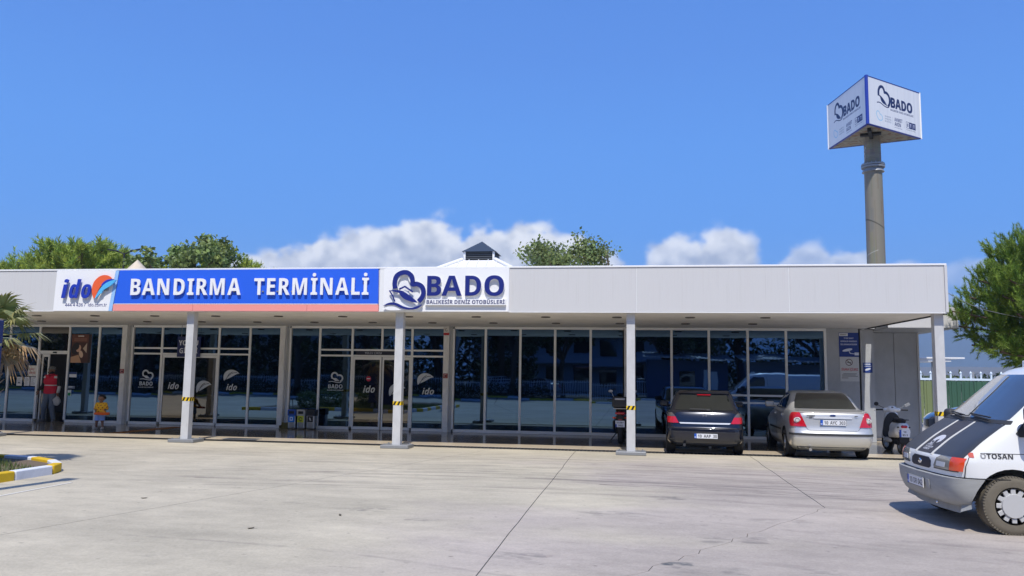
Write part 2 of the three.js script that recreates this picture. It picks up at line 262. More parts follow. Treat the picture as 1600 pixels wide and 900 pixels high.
// ------------------------------------------------------------------ the terminal
const ZF = -17.0, ZW = -22.3;
const terminal = thing('terminal_building', 'long low ferry terminal with grey canopy and dark blue glass front', 'terminal building');
{
  const B = terminal;
  // roof, soffit, fascia
  part(B, 'roof', [box(-26, 5.9, 3.02, 3.74, -34, -17.09), box(-26, 6.06, 3.74, 3.80, -34, -33.7)], M.panel);
  const sof = part(B, 'soffit', metreUV(extrude(poly([[-26, 17.08], [6.08, 17.08], [5.945, 22.42], [-26, 22.42]]), 0.05).rotateX(-Math.PI / 2).translate(0, 2.95, 0)), M.soffit);
  for (let i = 0; i < 13; i++) for (const z of [-18.35, -20.5]) {
    const x = -16.6 + i * 1.62 + (z < -19 ? 0.03 : 0); if (x > 5.6) continue;
    part(sof, 'downlight', [new THREE.CylinderGeometry(0.10, 0.105, 0.02, 18, 1, true).translate(x, 2.943, z), new THREE.TorusGeometry(0.1, 0.012, 5, 18).rotateX(Math.PI / 2).translate(x, 2.938, z), new THREE.CylinderGeometry(0.095, 0.095, 0.004, 18).translate(x, 2.947, z)], mat([0.12, 0.11, 0.10], 0.5));
  }
  const seams = [-26, -21.46, -18.38, -15.3, -12.22, -9.14, -6.06, -3.02, 0.04, 3.11, 6.1];
  for (let i = 0; i + 1 < seams.length; i++) part(B, 'fascia_panel', box(seams[i] + 0.006, seams[i + 1] - 0.006, 2.965, 3.895, ZF - 0.04, ZF, 0.004), M.panel);
  for (const x of seams.slice(1, -1)) part(B, 'joint_strip', box(x - 0.0055, x + 0.0055, 2.966, 3.894, ZF - 0.03, ZF - 0.003), M.white);
  part(B, 'fascia_backing', box(-26, 6.07, 2.955, 3.88, ZF - 0.072, ZF - 0.042), M.frameGrey);
  part(B, 'fascia_coping', box(-26, 6.125, 3.897, 3.935, -17.2, ZF + 0.018, 0.006), M.white);
  part(B, 'fascia_drip', box(-26, 6.1, 2.94, 2.962, -17.06, ZF + 0.008), M.white);
  for (let i = 0; i < 2; i++) part(B, 'fascia_panel', box(-0.025, 0.025, 2.965, 3.895, -5.0 + i * 2.5, -2.51 + i * 2.5 + (i ? 0.04 : 0)).rotateY(0.026).translate(6.1, 0, -17.0), M.panel);
  part(B, 'eave_trim', box(5.99, 6.155, 2.93, 3.42, -22.5, -22.02), M.panelGrey);
  part(B, 'soffit_edge', box(-0.025, 0.02, 2.925, 2.963, -5.0, -0.06).rotateY(0.026).translate(6.1, 0, -17.0), M.dark);
  // canopy posts: box section, foot plate, hazard tape
  const tape = canvasTexture(128, 32, (x, w, h) => { x.fillStyle = '#e8c21c'; x.fillRect(0, 0, w, h); x.fillStyle = '#111'; for (let i = -1; i < 3; i++) { x.beginPath(); x.moveTo(i * 64, h); x.lineTo(i * 64 + 30, h); x.lineTo(i * 64 + 58, 0); x.lineTo(i * 64 + 28, 0); x.fill(); } });
  const tapeM = mat([1, 1, 1], 0.5, { map: tape });
  for (const x of [-20.05, -15.13, -10.07, -5.12, -0.085, 5.99]) {
    const c = part(B, 'canopy_post', box(x - 0.09, x + 0.09, 0.05, 2.948, -17.32, -17.14, 0.008), M.column);
    part(c, 'foot_plate', [box(x - 0.31, x + 0.31, 0.003, 0.075, -17.48, -17.0, 0.012), ...[-0.24, 0.24].flatMap((a) => [-17.4, -17.08].map((z) => new THREE.CylinderGeometry(0.018, 0.018, 0.03, 6).translate(x + a, 0.085, z)))], M.galv);
    if (x > -12) { const b = new THREE.BoxGeometry(0.186, 0.085, 0.186).translate(x, 0.965, -17.23); part(c, 'hazard_tape', b, tapeM); }
  }
  // glass wall: posts, mullions, rails, panes
  const mull = [-19, -18, -17, -16, -13.94, -12.12, -11.15, -9.0, -8.02, -6.25, -4.13, -3.15, -2.18, -1.2, 0.98, 1.965, 2.975, 3.96, 4.95];
  for (const x of mull) part(B, 'mullion', box(x - 0.032, x + 0.032, 0.09, 2.88, -22.32, -22.245, 0.004), M.frame);
  const posts = [-20.1, -15.06, -10.06, -5.2, -0.18];
  posts.forEach((x, i) => {
    part(B, 'wall_post', box(x - 0.11, x + 0.05, 0, 2.948, -22.4, -22.12, 0.006), M.wallPost);
    part(B, 'wall_post_recess', box(x + 0.052, x + 0.13, 0, 2.948, -22.4, -22.25), M.frameGrey);
    part(B, 'mullion', box(x + 0.132, x + 0.185, 0.09, 2.88, -22.32, -22.245), M.frame);
  });
  const bays = [[-22, -20.22], [-19.92, -15.18], [-14.88, -10.18], [-9.88, -5.32], [-5.02, -0.3], [0, 4.98]];
  const doorL = [-18, -17], doorB = [-13.94, -12.12], doorC = [-8.02, -6.25];
  for (const [a, b] of bays) part(B, 'head_rail', box(a, b, 2.88, 2.946, -22.33, -22.24, 0.004), M.frame);
  const rails = []; for (const [a, b] of bays) { let s = a; for (const [c, d] of [doorL, doorB, doorC]) if (c > a && d < b) { rails.push([s, c - 0.032]); s = d + 0.032; } rails.push([s, b]); }
  for (const [a, b] of rails) part(B, 'sill_rail', box(a, b, 0.013, 0.09, -22.34, -22.23, 0.005), M.frame);
  for (const [a, b] of [[-14.86, -11.18], [-9.0, -5.32]]) for (const y of [2.265, 2.1]) part(B, 'transom', box(a + 0.03, b, y - 0.025, y + 0.025, -22.315, -22.25), M.frame);
  for (const y of [1.16, 0.965]) part(B, 'transom', box(1.998, 3.928, y - 0.025, y + 0.025, -22.315, -22.25), M.frame);
  part(B, 'transom', box(-17.968, -17.032, 2.055, 2.155, -22.33, -22.235, 0.005), M.frame);
  // each pane sits a hair out of true, as panes do
  const R = rngOf(21), panes = {};
  const pane = (a, b, y0, y1, m = M.glass, dz = 0) => { const g = new THREE.BoxGeometry(b - a, y1 - y0, 0.012), p = part(B, 'pane', g, m); p.position.set((a + b) / 2, (y0 + y1) / 2, -22.285 + dz); p.rotation.set((R() - 0.5) * 0.006, (R() - 0.5) * 0.006, 0); return p; };
  const tall = (xs) => { for (let i = 0; i + 1 < xs.length; i++) panes[xs[i]] = pane(xs[i] + 0.03, xs[i + 1] - 0.03, 0.088, 2.882); };
  tall([-22, -21, -20.22]); tall([-19.92, -19, -18]); tall([-17, -16, -15.18]); tall([-11.15, -10.18]); tall([-9.88, -9.0]); tall([-5.02, -4.13, -3.15, -2.18, -1.2, -0.3]); tall([0, 0.98, 1.965]); tall([3.96, 4.95]);
  for (const [a, b, c] of [[1.965, 2.975], [2.975, 3.96]]) { pane(a + 0.03, b - 0.03, 1.184, 2.882); pane(a + 0.03, b - 0.03, 0.988, 1.138); pane(a + 0.03, b - 0.03, 0.088, 0.942); }
  for (const [a, b] of [[-14.88, -13.94], [-13.94, -12.12], [-12.12, -11.15], [-9.0, -8.02], [-8.02, -6.25], [-6.25, -5.32]]) { const m = (a === -13.94 || a === -8.02); const xs = m ? [a, (a + b) / 2, b] : [a, b]; for (let i = 0; i + 1 < xs.length; i++) pane(xs[i] + 0.03, xs[i + 1] - 0.03, 2.288, 2.882); pane(a + 0.03, b - 0.03, 2.123, 2.242); if (!m) panes[a] = pane(a + 0.03, b - 0.03, 0.088, 2.077); }
  part(B, 'mullion', box(-13.06, -13.0, 2.29, 2.88, -22.315, -22.25), M.frame); part(B, 'mullion', box(-7.165, -7.105, 2.29, 2.88, -22.315, -22.25), M.frame);
  pane(-17.968, -17.032, 2.155, 2.882, M.doorGlass);
  // white film lettering on the glass
  const logo = canvasTexture(512, 512, (x) => { x.clearRect(0, 0, 512, 512); x.strokeStyle = x.fillStyle = '#e8ecf0'; x.lineWidth = 34; x.lineJoin = 'round'; x.beginPath(); x.moveTo(190, 180); x.bezierCurveTo(120, 70, 260, 0, 300, 110); x.bezierCurveTo(420, 80, 440, 200, 360, 240); x.stroke(); x.beginPath(); x.moveTo(170, 170); x.lineTo(270, 170); x.lineTo(350, 235); x.lineTo(250, 230); x.fill(); x.lineWidth = 16; x.beginPath(); x.moveTo(110, 250); x.bezierCurveTo(220, 220, 290, 290, 380, 255); x.stroke(); x.font = 'bold 120px sans-serif'; x.textAlign = 'center'; x.fillText('BADO', 256, 390); x.font = 'bold 30px sans-serif'; x.fillText('BALIKESİR DENİZ OTOBÜSLERİ', 256, 440, 360); });
  const fish = canvasTexture(512, 512, (x) => { x.clearRect(0, 0, 512, 512); x.fillStyle = '#eceff0'; x.beginPath(); x.moveTo(70, 440); x.bezierCurveTo(-30, 60, 330, -30, 490, 210); x.bezierCurveTo(400, 190, 330, 300, 130, 400); x.closePath(); x.fill(); x.globalCompositeOperation = 'destination-out'; x.lineWidth = 16; x.beginPath(); x.moveTo(110, 420); x.bezierCurveTo(200, 220, 300, 170, 420, 170); x.stroke(); x.beginPath(); x.moveTo(170, 300); x.bezierCurveTo(190, 220, 250, 180, 300, 150); x.stroke(); });
  const ido = canvasTexture(512, 256, (x) => { x.clearRect(0, 0, 512, 256); x.fillStyle = '#f2f2ee'; x.font = 'italic bold 220px sans-serif'; x.textAlign = 'center'; x.fillText('ido', 256, 205); });
  const film = (t) => mat([0.74, 0.75, 0.76], 0.5, { map: t, alphaTest: 0.4 });
  const F = { logo: film(logo), fish: film(fish), ido: film(ido) };
  const stick = (host, m, x0, x1, y0, y1) => { const o = part(host, 'glass_lettering', new THREE.PlaneGeometry(x1 - x0, y1 - y0), m); o.position.set((x0 + x1) / 2 - host.position.x, (y0 + y1) / 2 - host.position.y, 0.0085); return o; };
  stick(panes[-14.88], F.logo, -14.75, -14.05, 0.99, 1.67); stick(panes[-9.0], F.logo, -8.85, -8.15, 1.0, 1.68);
  stick(panes[-12.12], F.fish, -12.0, -11.42, 1.27, 1.72); stick(panes[-12.12], F.ido, -11.95, -11.42, 1.0, 1.28);
  stick(panes[-6.25], F.fish, -6.14, -5.58, 1.24, 1.70); stick(panes[-6.25], F.ido, -6.05, -5.5, 0.98, 1.26);
  // sliding glass doors, one leaf each side of the meeting stile
  for (const [a, b, k] of [[-13.9, -13.045, 0], [-13.015, -12.155, 1], [-7.985, -7.15, 0], [-7.12, -6.285, 1]]) {
    const d = sub(B, 'sliding_door'); d.position.set((a + b) / 2, 0, -22.3); const w = (b - a) / 2;
    part(d, 'door_frame', [box(-w, -w + 0.045, 0.02, 2.07, -0.02, 0.025), box(w - 0.045, w, 0.02, 2.07, -0.02, 0.025), box(-w + 0.045, w - 0.045, 1.99, 2.07, -0.02, 0.025), box(-w + 0.045, w - 0.045, 0.02, 0.10, -0.02, 0.025)], M.frame);
    const p = part(d, 'pane', new THREE.BoxGeometry(2 * w - 0.09, 1.89, 0.01).translate(0, 1.045, 0), M.doorGlass);
    p.rotation.set((R() - 0.5) * 0.006, (R() - 0.5) * 0.008, 0);
    const l = part(d, 'glass_lettering', new THREE.PlaneGeometry(0.56, k ? 0.5 : 0.3), k ? F.fish : F.ido); l.position.set(k ? 0.02 : 0.06 - (a < -10 ? 0.12 : 0), 1.15, 0.016);
    if (a === -7.985) { const s = part(d, 'no_entry_sticker', new THREE.CylinderGeometry(0.075, 0.075, 0.004, 20).rotateX(Math.PI / 2).translate(0.05, 1.45, 0.012), mat([0.5, 0.02, 0.05], 0.5)); part(s, 'no_entry_bar', box(0.0, 0.1, 1.44, 1.465, 0.0145, 0.018), M.white); }
  }
  // the open doorway at the left
  { const d = sub(B, 'entrance_door'); d.position.set(-17.82, 0, -22.36); part(d, 'door_frame', [box(-0.12, -0.075, 0.02, 2.05, -0.02, 0.02), box(0.085, 0.13, 0.02, 2.05, -0.02, 0.02), box(-0.075, 0.085, 1.97, 2.05, -0.02, 0.02)], M.frame); part(d, 'pane', box(-0.075, 0.085, 0.02, 1.97, -0.005, 0.005), M.doorGlass); part(d, 'door_sensor', box(0.33, 0.45, 2.08, 2.125, 0.126, 0.16, 0.012), M.black); }
  // solid grey wall panels right of the glass
  part(B, 'wall_panel', box(4.985, 5.79, 0.013, 2.948, -22.4, -22.27, 0.004), M.panelGrey);
  part(B, 'wall_joint', box(5.792, 5.83, 0.013, 2.948, -22.42, -22.34), M.dark);
  part(B, 'wall_panel', box(5.832, 6.16, 0.013, 2.925, -22.5, -22.26, 0.005), M.panelGrey);
  // wing to the right, set back under its own roof
  part(B, 'wing_wall', [box(6.162, 6.84, 0.1, 2.88, -30, -22.9, 0.004), box(6.85, 7.42, 0.1, 2.88, -30, -22.9, 0.004)], M.panelGrey);
  part(B, 'wing_corner_trim', box(7.422, 7.47, 0.013, 2.88, -30, -22.87), M.panel);
  part(B, 'wing_plinth', box(6.162, 7.42, 0.011, 0.098, -30, -22.86), mat([0.62, 0.55, 0.45], 0.7));
  part(B, 'wing_roof', [box(6.16, 7.78, 2.9, 3.41, -30.4, -21.0, 0.006)], M.panel);
  part(B, 'wing_roof', [box(6.165, 7.76, 2.885, 2.898, -30.3, -21.03)], M.panelGrey);
  // what stands behind the glass: floor, ceiling and walls with thickness
  part(B, 'interior_floor', box(-26, 6, -0.06, 0.004, -33.8, -22.42), mat([0.28, 0.26, 0.24], 0.35));
  part(B, 'interior_ceiling', box(-26, 6.06, 2.9, 3.01, -33.8, -22.43), M.white);
  part(B, 'back_wall', box(-26, 6.16, 0, 3.02, -34, -33.8), M.panelGrey);
  part(B, 'side_wall', [box(-26.2, -26, 0, 3.7, -34, -22.3), box(5.9, 6.16, 0, 2.9, -33.8, -22.52)], M.panelGrey);
  part(B, 'inner_partition', box(-26, 5.9, 0.01, 2.9, -27.1, -27), mat([0.10, 0.09, 0.085], 0.6));
}
// ------------------------------------------------------------------ signs on the canopy edge
function heartLogo(k, x0, y0) { // heart of two lobes, a ferry and two waves; returns navy shapes
  const P = (pts) => pts.map(([x, y]) => [x0 + x * k, y0 - y * k]);
  const heart = stroke(smooth(P([[20, 170], [12, 120], [30, 45], [85, 12], [140, 12], [185, 50], [196, 105], [196, 128], [240, 126], [290, 150], [310, 205], [298, 255], [262, 300]]), 6, false), 46 * k);
  const hull = poly(smooth(P([[-38, 192], [70, 188], [140, 220], [250, 310], [130, 282], [80, 245], [60, 215]]), 4));
  const hullLine = stroke(smooth(P([[-40, 190], [-10, 235], [20, 300]]), 5, false), 12 * k);
  const cabin = stroke(P([[60, 178], [118, 150], [200, 205]]), 17 * k);
  const wave = poly(smooth(P([[-100, 345], [-40, 312], [30, 312], [110, 348], [190, 362], [300, 330], [250, 368], [170, 380], [90, 366], [20, 336], [-40, 332]]), 4));
  return [heart, hull, hullLine, cabin, wave];
}
{ // white sign with the dolphin and sun
  const t = thing('fascia_sign', 'white canopy sign with blue ido letters, orange sun and phone number', 'sign', [0, 0, ZF]);
  part(t, 'board', extrude(poly([[-13.43, 2.952], [-12.02, 2.952], [-11.9, 3.888], [-13.4, 3.888]]), 0.04, 0.003), M.signWhite);
  part(t, 'edge_stripe', extrude(poly([[-12.015, 2.953], [-11.93, 2.953], [-11.81, 3.887], [-11.895, 3.887]]), 0.042), M.lightBlue);
  const skew = (g) => { const p = g.attributes.position; for (let i = 0; i < p.count; i++) p.setX(i, p.getX(i) + (p.getY(i) - 3.2) * 0.16); g.computeVertexNormals(); return g; };
  for (const [c, a, b] of [['i', -13.25, -13.06], ['d', -13.05, -12.76], ['o', -12.74, -12.46]]) for (const g of letters(c, a, b, 3.245, 0.415, 0.085, 0.035)) part(t, 'letter', skew(g), M.letterBlue);
  part(t, 'letter_spacer', [box(-13.2, -13.15, 3.3, 3.34, 0.04, 0.085), box(-12.94, -12.86, 3.25, 3.29, 0.04, 0.085), box(-12.64, -12.57, 3.25, 3.29, 0.04, 0.085)], M.galv);
  const E = (pts, n = 6) => poly(smooth(pts, n));
  part(t, 'sun_emblem', extrude(E([[-12.36, 3.24], [-12.42, 3.42], [-12.38, 3.62], [-12.22, 3.76], [-12.05, 3.77], [-11.95, 3.7], [-12.1, 3.62], [-12.2, 3.52], [-12.28, 3.38], [-12.33, 3.24]]), 0.03).translate(0, 0, 0.085), M.orange);
  part(t, 'dolphin_emblem', extrude(E([[-12.18, 3.55], [-12.06, 3.66], [-11.88, 3.68], [-12.02, 3.6], [-12.14, 3.5]]), 0.03).translate(0, 0, 0.094), M.letterBlue);
  part(t, 'dolphin_emblem', extrude(E([[-12.32, 3.22], [-12.24, 3.40], [-12.12, 3.55], [-11.98, 3.63], [-11.82, 3.66], [-11.92, 3.55], [-12.05, 3.47], [-12.13, 3.42], [-12.16, 3.36], [-12.2, 3.34]]), 0.03).translate(0, 0, 0.1), M.cyan);
  part(t, 'emblem_spacer', box(-12.3, -12.05, 3.42, 3.5, 0.04, 0.085), M.galv);
  part(t, 'small_lettering', letters('444 4 436 /  ido.com.tr', -13.13, -12.06, 3.055, 0.075, 0.043, 0.004, fontR), M.navy);
}
{ // long blue board
  const t = thing('fascia_sign', 'long blue canopy sign with white BANDIRMA TERMİNALİ letters over a pink band', 'sign', [0, 0, ZF]);
  part(t, 'board', extrude(poly([[-11.89, 3.125], [-5.56, 3.125], [-5.58, 3.888], [-11.79, 3.888]]), 0.04, 0.003), M.blue);
  part(t, 'white_line', box(-11.88, -5.57, 3.108, 3.121, 0, 0.044), M.signWhite);
  for (const [a, b] of [[-11.91, -9.93], [-9.925, -7.2], [-7.195, -5.55]]) part(t, 'pink_band', box(a, b, 2.953, 3.104, 0, 0.042, 0.003), M.pink);
  for (const g of letters('BANDIRMA', -11.50, -8.74, 3.315, 0.375, 0.07, 0.03, font, 1.14)) part(t, 'letter', g, M.signWhite);
  for (const g of letters('TERMİNALİ', -8.45, -5.74, 3.315, 0.375, 0.07, 0.03, font, 1.14)) part(t, 'letter', g, M.signWhite);
  const pins = []; for (let i = 0; i < 17; i++) { const x = -11.35 + i * 0.345; if (Math.abs(x + 8.6) < 0.16) continue; pins.push(box(x - 0.02, x + 0.02, 3.38, 3.41, 0.04, 0.07)); } part(t, 'letter_spacer', pins, M.galv).userData.kind = 'stuff';
}
{ // white board with ferry heart
  const t = thing('fascia_sign', 'white canopy sign with navy BADO letters and heart-shaped ferry logo', 'sign', [0, 0, ZF]);
  part(t, 'board', box(-5.44, -2.66, 2.95, 3.89, 0, 0.05, 0.004), M.signWhite);
  part(t, 'board_return', box(-5.54, -5.445, 2.951, 3.888, 0, 0.03), M.white);
  const rows = heartLogo(0.00219, -5.2, 3.82);
  for (const s of rows) part(t, 'logo_piece', extrude(s, 0.02).translate(0, 0, 0.105), M.navy);
  part(t, 'logo_backing', [extrude(stroke(smooth([[-5.17, 3.45], [-5.17, 3.6], [-5.04, 3.78], [-4.87, 3.77], [-4.77, 3.6], [-4.65, 3.53], [-4.54, 3.4], [-4.6, 3.2]], 6, false), 0.125), 0.018).translate(0, 0, 0.085), extrude(poly(smooth([[-5.41, 3.03], [-5.3, 3.12], [-5.05, 3.11], [-4.75, 3.04], [-4.54, 3.1], [-4.65, 3.0], [-5.0, 2.98], [-5.32, 2.98]], 4)), 0.018).translate(0, 0, 0.085), box(-5.05, -4.85, 3.3, 3.4, 0.05, 0.085)], M.signWhite);
  for (const [c, a, b] of [['B', -4.50, -4.10], ['A', -4.12, -3.68], ['D', -3.66, -3.22], ['O', -3.22, -2.72]]) { for (const g of letters(c, a, b, 3.29, 0.43, 0.105, 0.02)) part(t, 'letter', g, M.navy); for (const g of letters(c, a - 0.012, b + 0.012, 3.277, 0.456, 0.086, 0.018)) part(t, 'letter_backing', g, M.signWhite); }
  part(t, 'name_strip', box(-4.48, -2.715, 3.085, 3.215, 0.05, 0.115, 0.003), M.signWhite);
  part(t, 'small_lettering', letters('BALIKESİR DENİZ OTOBÜSLERİ', -4.46, -2.735, 3.112, 0.083, 0.1155, 0.004), mat([0.05, 0.055, 0.16], 0.5));
}
// ------------------------------------------------------------------ notices on glass and walls
function print(name, label, category, x0, x1, y0, y1, z, draw, px = 300, depth = 0.006) {
  const w = x1 - x0, h = y1 - y0, t = canvasTexture(px, Math.round((px * h) / w), draw), g = new THREE.BoxGeometry(w, h, depth);
  const uv = g.attributes.uv; for (let i = 0; i < uv.count; i++) if (i < 16 || i >= 20) uv.setXY(i, 0.01, 0.01);
  const o = top(name, g, mat([1, 1, 1], 0.5, { map: t }), label, category); o.position.set((x0 + x1) / 2, (y0 + y1) / 2, z + depth / 2); return o;
}
const ZG = -22.276;
print('poster', 'brown advertising poster of a woman drinking, on the glass right of the open entrance', 'poster', -16.93, -16.28, 1.80, 2.66, ZG, (x, w, h) => {
  x.fillStyle = '#4c281b'; x.fillRect(0, 0, w, h); x.fillStyle = '#6b3a27'; x.fillRect(0, 0, w * 0.86, h * 0.28); x.fillStyle = '#2e1712'; x.fillRect(w * 0.88, 0, w * 0.12, h); x.fillStyle = '#e9ddd0'; x.fillRect(w * 0.32, h * 0.045, w * 0.3, h * 0.035); x.fillStyle = '#a87a60'; for (let i = 0; i < 3; i++) x.fillRect(w * 0.12, h * (0.14 + i * 0.04), w * 0.66, h * 0.012);
  x.fillStyle = '#1d100e'; x.beginPath(); x.ellipse(w * 0.24, h * 0.5, w * 0.2, h * 0.22, 0.35, 0, 7); x.fill(); x.fillStyle = '#d9a98c'; x.beginPath(); x.ellipse(w * 0.38, h * 0.5, w * 0.12, h * 0.13, 0.25, 0, 7); x.fill(); x.fillStyle = '#1d100e'; x.beginPath(); x.ellipse(w * 0.27, h * 0.44, w * 0.13, h * 0.12, 0.6, 0, 7); x.fill();
  x.fillStyle = '#e3c2a6'; x.beginPath(); x.ellipse(w * 0.52, h * 0.7, w * 0.1, h * 0.13, -0.3, 0, 7); x.fill(); x.fillStyle = '#c79a78'; x.beginPath(); x.moveTo(0, h); x.lineTo(0, h * 0.8); x.lineTo(w * 0.4, h * 0.72); x.lineTo(w * 0.56, h); x.fill(); x.fillStyle = '#c9b29c'; x.beginPath(); x.moveTo(w * 0.6, h * 0.5); x.lineTo(w * 0.8, h * 0.3); x.lineTo(w * 0.8, h * 0.66); x.fill(); });
print('paper_notice', 'white sheet with bold red words beside the open entrance', 'notice', -18.33, -18.045, 1.37, 1.70, ZG, (x, w, h) => { x.fillStyle = '#e9e4dc'; x.fillRect(0, 0, w, h); x.fillStyle = '#b01a22'; x.font = `bold ${h * 0.24}px sans-serif`; x.textAlign = 'center'; x.fillText('SELF', w / 2, h * 0.42, w * 0.5); x.fillText('SERVİS', w / 2, h * 0.76, w * 0.8); });
[[-18.69, -18.51, 'leftmost of the three white typed sheets below the red-worded notice'], [-18.43, -18.25, 'middle one of the three white typed sheets below the red-worded notice'], [-18.22, -18.045, 'right one of the three white typed sheets below the red-worded notice']].forEach(([a, b, l], i) => { const o = print('paper_notice', l, 'notice', a, b, 1.08, 1.345, ZG, (x, w, h) => { const R = rngOf(60 + i); x.fillStyle = '#e8e9ec'; x.fillRect(0, 0, w, h); x.fillStyle = '#444a58'; for (let k = 0; k < 9; k++) x.fillRect(w * 0.14, h * (0.14 + k * 0.085), w * (0.4 + R() * 0.34), h * 0.02); if (!i) { x.fillStyle = '#26304e'; x.fillRect(w * 0.25, h * 0.6, w * 0.4, h * 0.1); } }, 160); o.userData.group = 'typed sheets on the glass'; });
print('door_sticker', 'small blue and white card sticker on the glass below the brown poster', 'sticker', -16.93, -16.69, 1.36, 1.52, ZG, (x, w, h) => { x.fillStyle = '#e6eaf0'; x.fillRect(0, 0, w, h); x.fillStyle = '#24407c'; x.fillRect(0, 0, w, h * 0.42); });
print('door_sticker', 'small green and white sticker low on the glass right of the entrance', 'sticker', -16.95, -16.83, 0.80, 0.98, ZG, (x, w, h) => { x.fillStyle = '#dfe8e2'; x.fillRect(0, 0, w, h); x.fillStyle = '#1f8a58'; x.fillRect(w * 0.1, h * 0.45, w * 0.8, h * 0.5); });
print('door_sticker', 'pale round-cornered sticker between the card sticker and the green one', 'sticker', -16.94, -16.72, 1.02, 1.10, ZG, (x, w, h) => { x.fillStyle = '#7d8ba0'; x.fillRect(0, 0, w, h); x.fillStyle = '#e0e4ea'; x.fillRect(w * 0.05, h * 0.2, w * 0.6, h * 0.3); });
print('exit_sign', 'grey strip with white YOLCU ÇIKIŞI words above the middle glass doors', 'sign', -7.9, -6.4, 2.128, 2.238, -22.262, (x, w, h) => { x.fillStyle = '#23273a'; x.fillRect(0, 0, w, h); x.fillStyle = '#b9bcc4'; x.font = `bold ${h * 0.72}px sans-serif`; x.fillText('YOLCU ÇIKIŞI', w * 0.17, h * 0.76, w * 0.36); }, 900);
{ const t = thing('hanging_sign', 'dark blue hanging sign reading YOLCU GİRİŞİ behind the left canopy post', 'sign', [-13.03, 2.31, -22.18]);
  const tx = canvasTexture(512, 440, (x, w, h) => { x.fillStyle = '#12235e'; x.fillRect(0, 0, w, h); x.fillStyle = '#e8ebf2'; x.font = 'bold 150px sans-serif'; x.textAlign = 'center'; x.fillText('YOLCU', w / 2, 190, 450); x.fillText('GİRİŞİ', w / 2, 360, 420); });
  part(t, 'sign_panel', new THREE.BoxGeometry(0.72, 0.6, 0.04), [...Array(4).fill(M.navy), mat([1, 1, 1], 0.4, { map: tx }), M.navy]);
  part(t, 'hanger', [rod(V(-0.25, 0.3, 0), V(-0.25, 0.64, 0), 0.006), rod(V(0.25, 0.3, 0), V(0.25, 0.64, 0), 0.006)], M.galv); }
{ const t = thing('hanging_sign', 'dark sign with white letters inside the open entrance, under the ceiling', 'sign', [-17.25, 2.55, -23.4]); const tx = canvasTexture(256, 128, (x, w, h) => { x.fillStyle = '#16306e'; x.fillRect(0, 0, w, h); x.fillStyle = '#e6ebf5'; x.font = 'bold 74px sans-serif'; x.textAlign = 'center'; x.fillText('GİŞE', w / 2, 90); }); part(t, 'sign_panel', new THREE.BoxGeometry(0.5, 0.22, 0.03), [...Array(4).fill(M.navy), mat([1, 1, 1], 0.4, { map: tx }), M.navy]); part(t, 'hanger', [rod(V(-0.2, 0.11, 0), V(-0.2, 0.35, 0), 0.005), rod(V(0.2, 0.11, 0), V(0.2, 0.35, 0), 0.005)], M.galv); }
print('camera_sign', 'blue security camera sign on the grey wall, upper of the pair', 'sign', 5.30, 5.79, 2.21, 2.84, -22.268, (x, w, h) => { x.fillStyle = '#1c3b8c'; x.fillRect(0, 0, w, h); x.fillStyle = '#e6e8ea'; x.fillRect(w * 0.02, h * 0.02, w * 0.44, h * 0.12); x.fillStyle = '#333'; x.font = `bold ${h * 0.075}px sans-serif`; x.fillText('DİKKAT', w * 0.06, h * 0.105, w * 0.36); x.fillStyle = '#dde3f0'; x.textAlign = 'center'; x.font = `bold ${h * 0.085}px sans-serif`; x.fillText('7/24 SAAT', w / 2, h * 0.26, w * 0.5); x.fillText('GÜVENLİK KAMERASI', w / 2, h * 0.39, w * 0.84); x.fillText('İZLENMEKTEDİR', w / 2, h * 0.52, w * 0.84); x.save(); x.translate(w * 0.42, h * 0.72); x.rotate(-0.22); x.beginPath(); x.ellipse(0, 0, w * 0.26, h * 0.055, 0, 0, 7); x.fill(); x.restore(); x.lineWidth = w * 0.04; x.strokeStyle = '#dde3f0'; x.beginPath(); x.moveTo(w * 0.5, h * 0.76); x.lineTo(w * 0.56, h * 0.86); x.lineTo(w * 0.8, h * 0.88); x.stroke(); x.fillRect(w * 0.78, h * 0.82, w * 0.22, h * 0.12); });
print('smoking_sign', 'white no-smoking sign on the grey wall under the camera sign', 'sign', 5.31, 5.785, 1.57, 2.205, -22.268, (x, w, h) => { x.fillStyle = '#cfd0d0'; x.fillRect(0, 0, w, h); x.lineWidth = w * 0.035; x.strokeStyle = '#5a3a3c'; x.beginPath(); x.arc(w * 0.48, h * 0.22, w * 0.17, 0, 7); x.stroke(); x.beginPath(); x.moveTo(w * 0.37, h * 0.14); x.lineTo(w * 0.6, h * 0.31); x.stroke(); x.fillStyle = '#444'; x.fillRect(w * 0.37, h * 0.215, w * 0.22, h * 0.025); x.fillStyle = '#bb1c2c'; x.textAlign = 'center'; x.font = `bold ${h * 0.14}px sans-serif`; x.fillText('SİGARA İÇİLMEZ', w / 2, h * 0.56, w * 0.86); x.fillStyle = '#484a4e'; for (let k = 0; k < 3; k++) x.fillRect(w * (0.1 + (k ? 0 : 0.06)), h * (0.68 + k * 0.05), w * (k === 2 ? 0.82 : 0.7), h * 0.018); x.fillRect(w * 0.08, h * 0.85, w * 0.34, h * 0.02); });
print('wall_sign', 'small blue and white sign on the narrow pillar right of the camera sign', 'sign', 5.88, 6.11, 1.80, 2.06, -22.258, (x, w, h) => { x.fillStyle = '#26418a'; x.fillRect(0, 0, w, h); x.fillStyle = '#d4dae6'; x.fillRect(w * 0.1, h * 0.1, w * 0.7, h * 0.1); x.fillRect(w * 0.1, h * 0.32, w * 0.8, h * 0.06); x.beginPath(); x.ellipse(w * 0.5, h * 0.66, w * 0.34, h * 0.1, -0.3, 0, 7); x.fill(); });
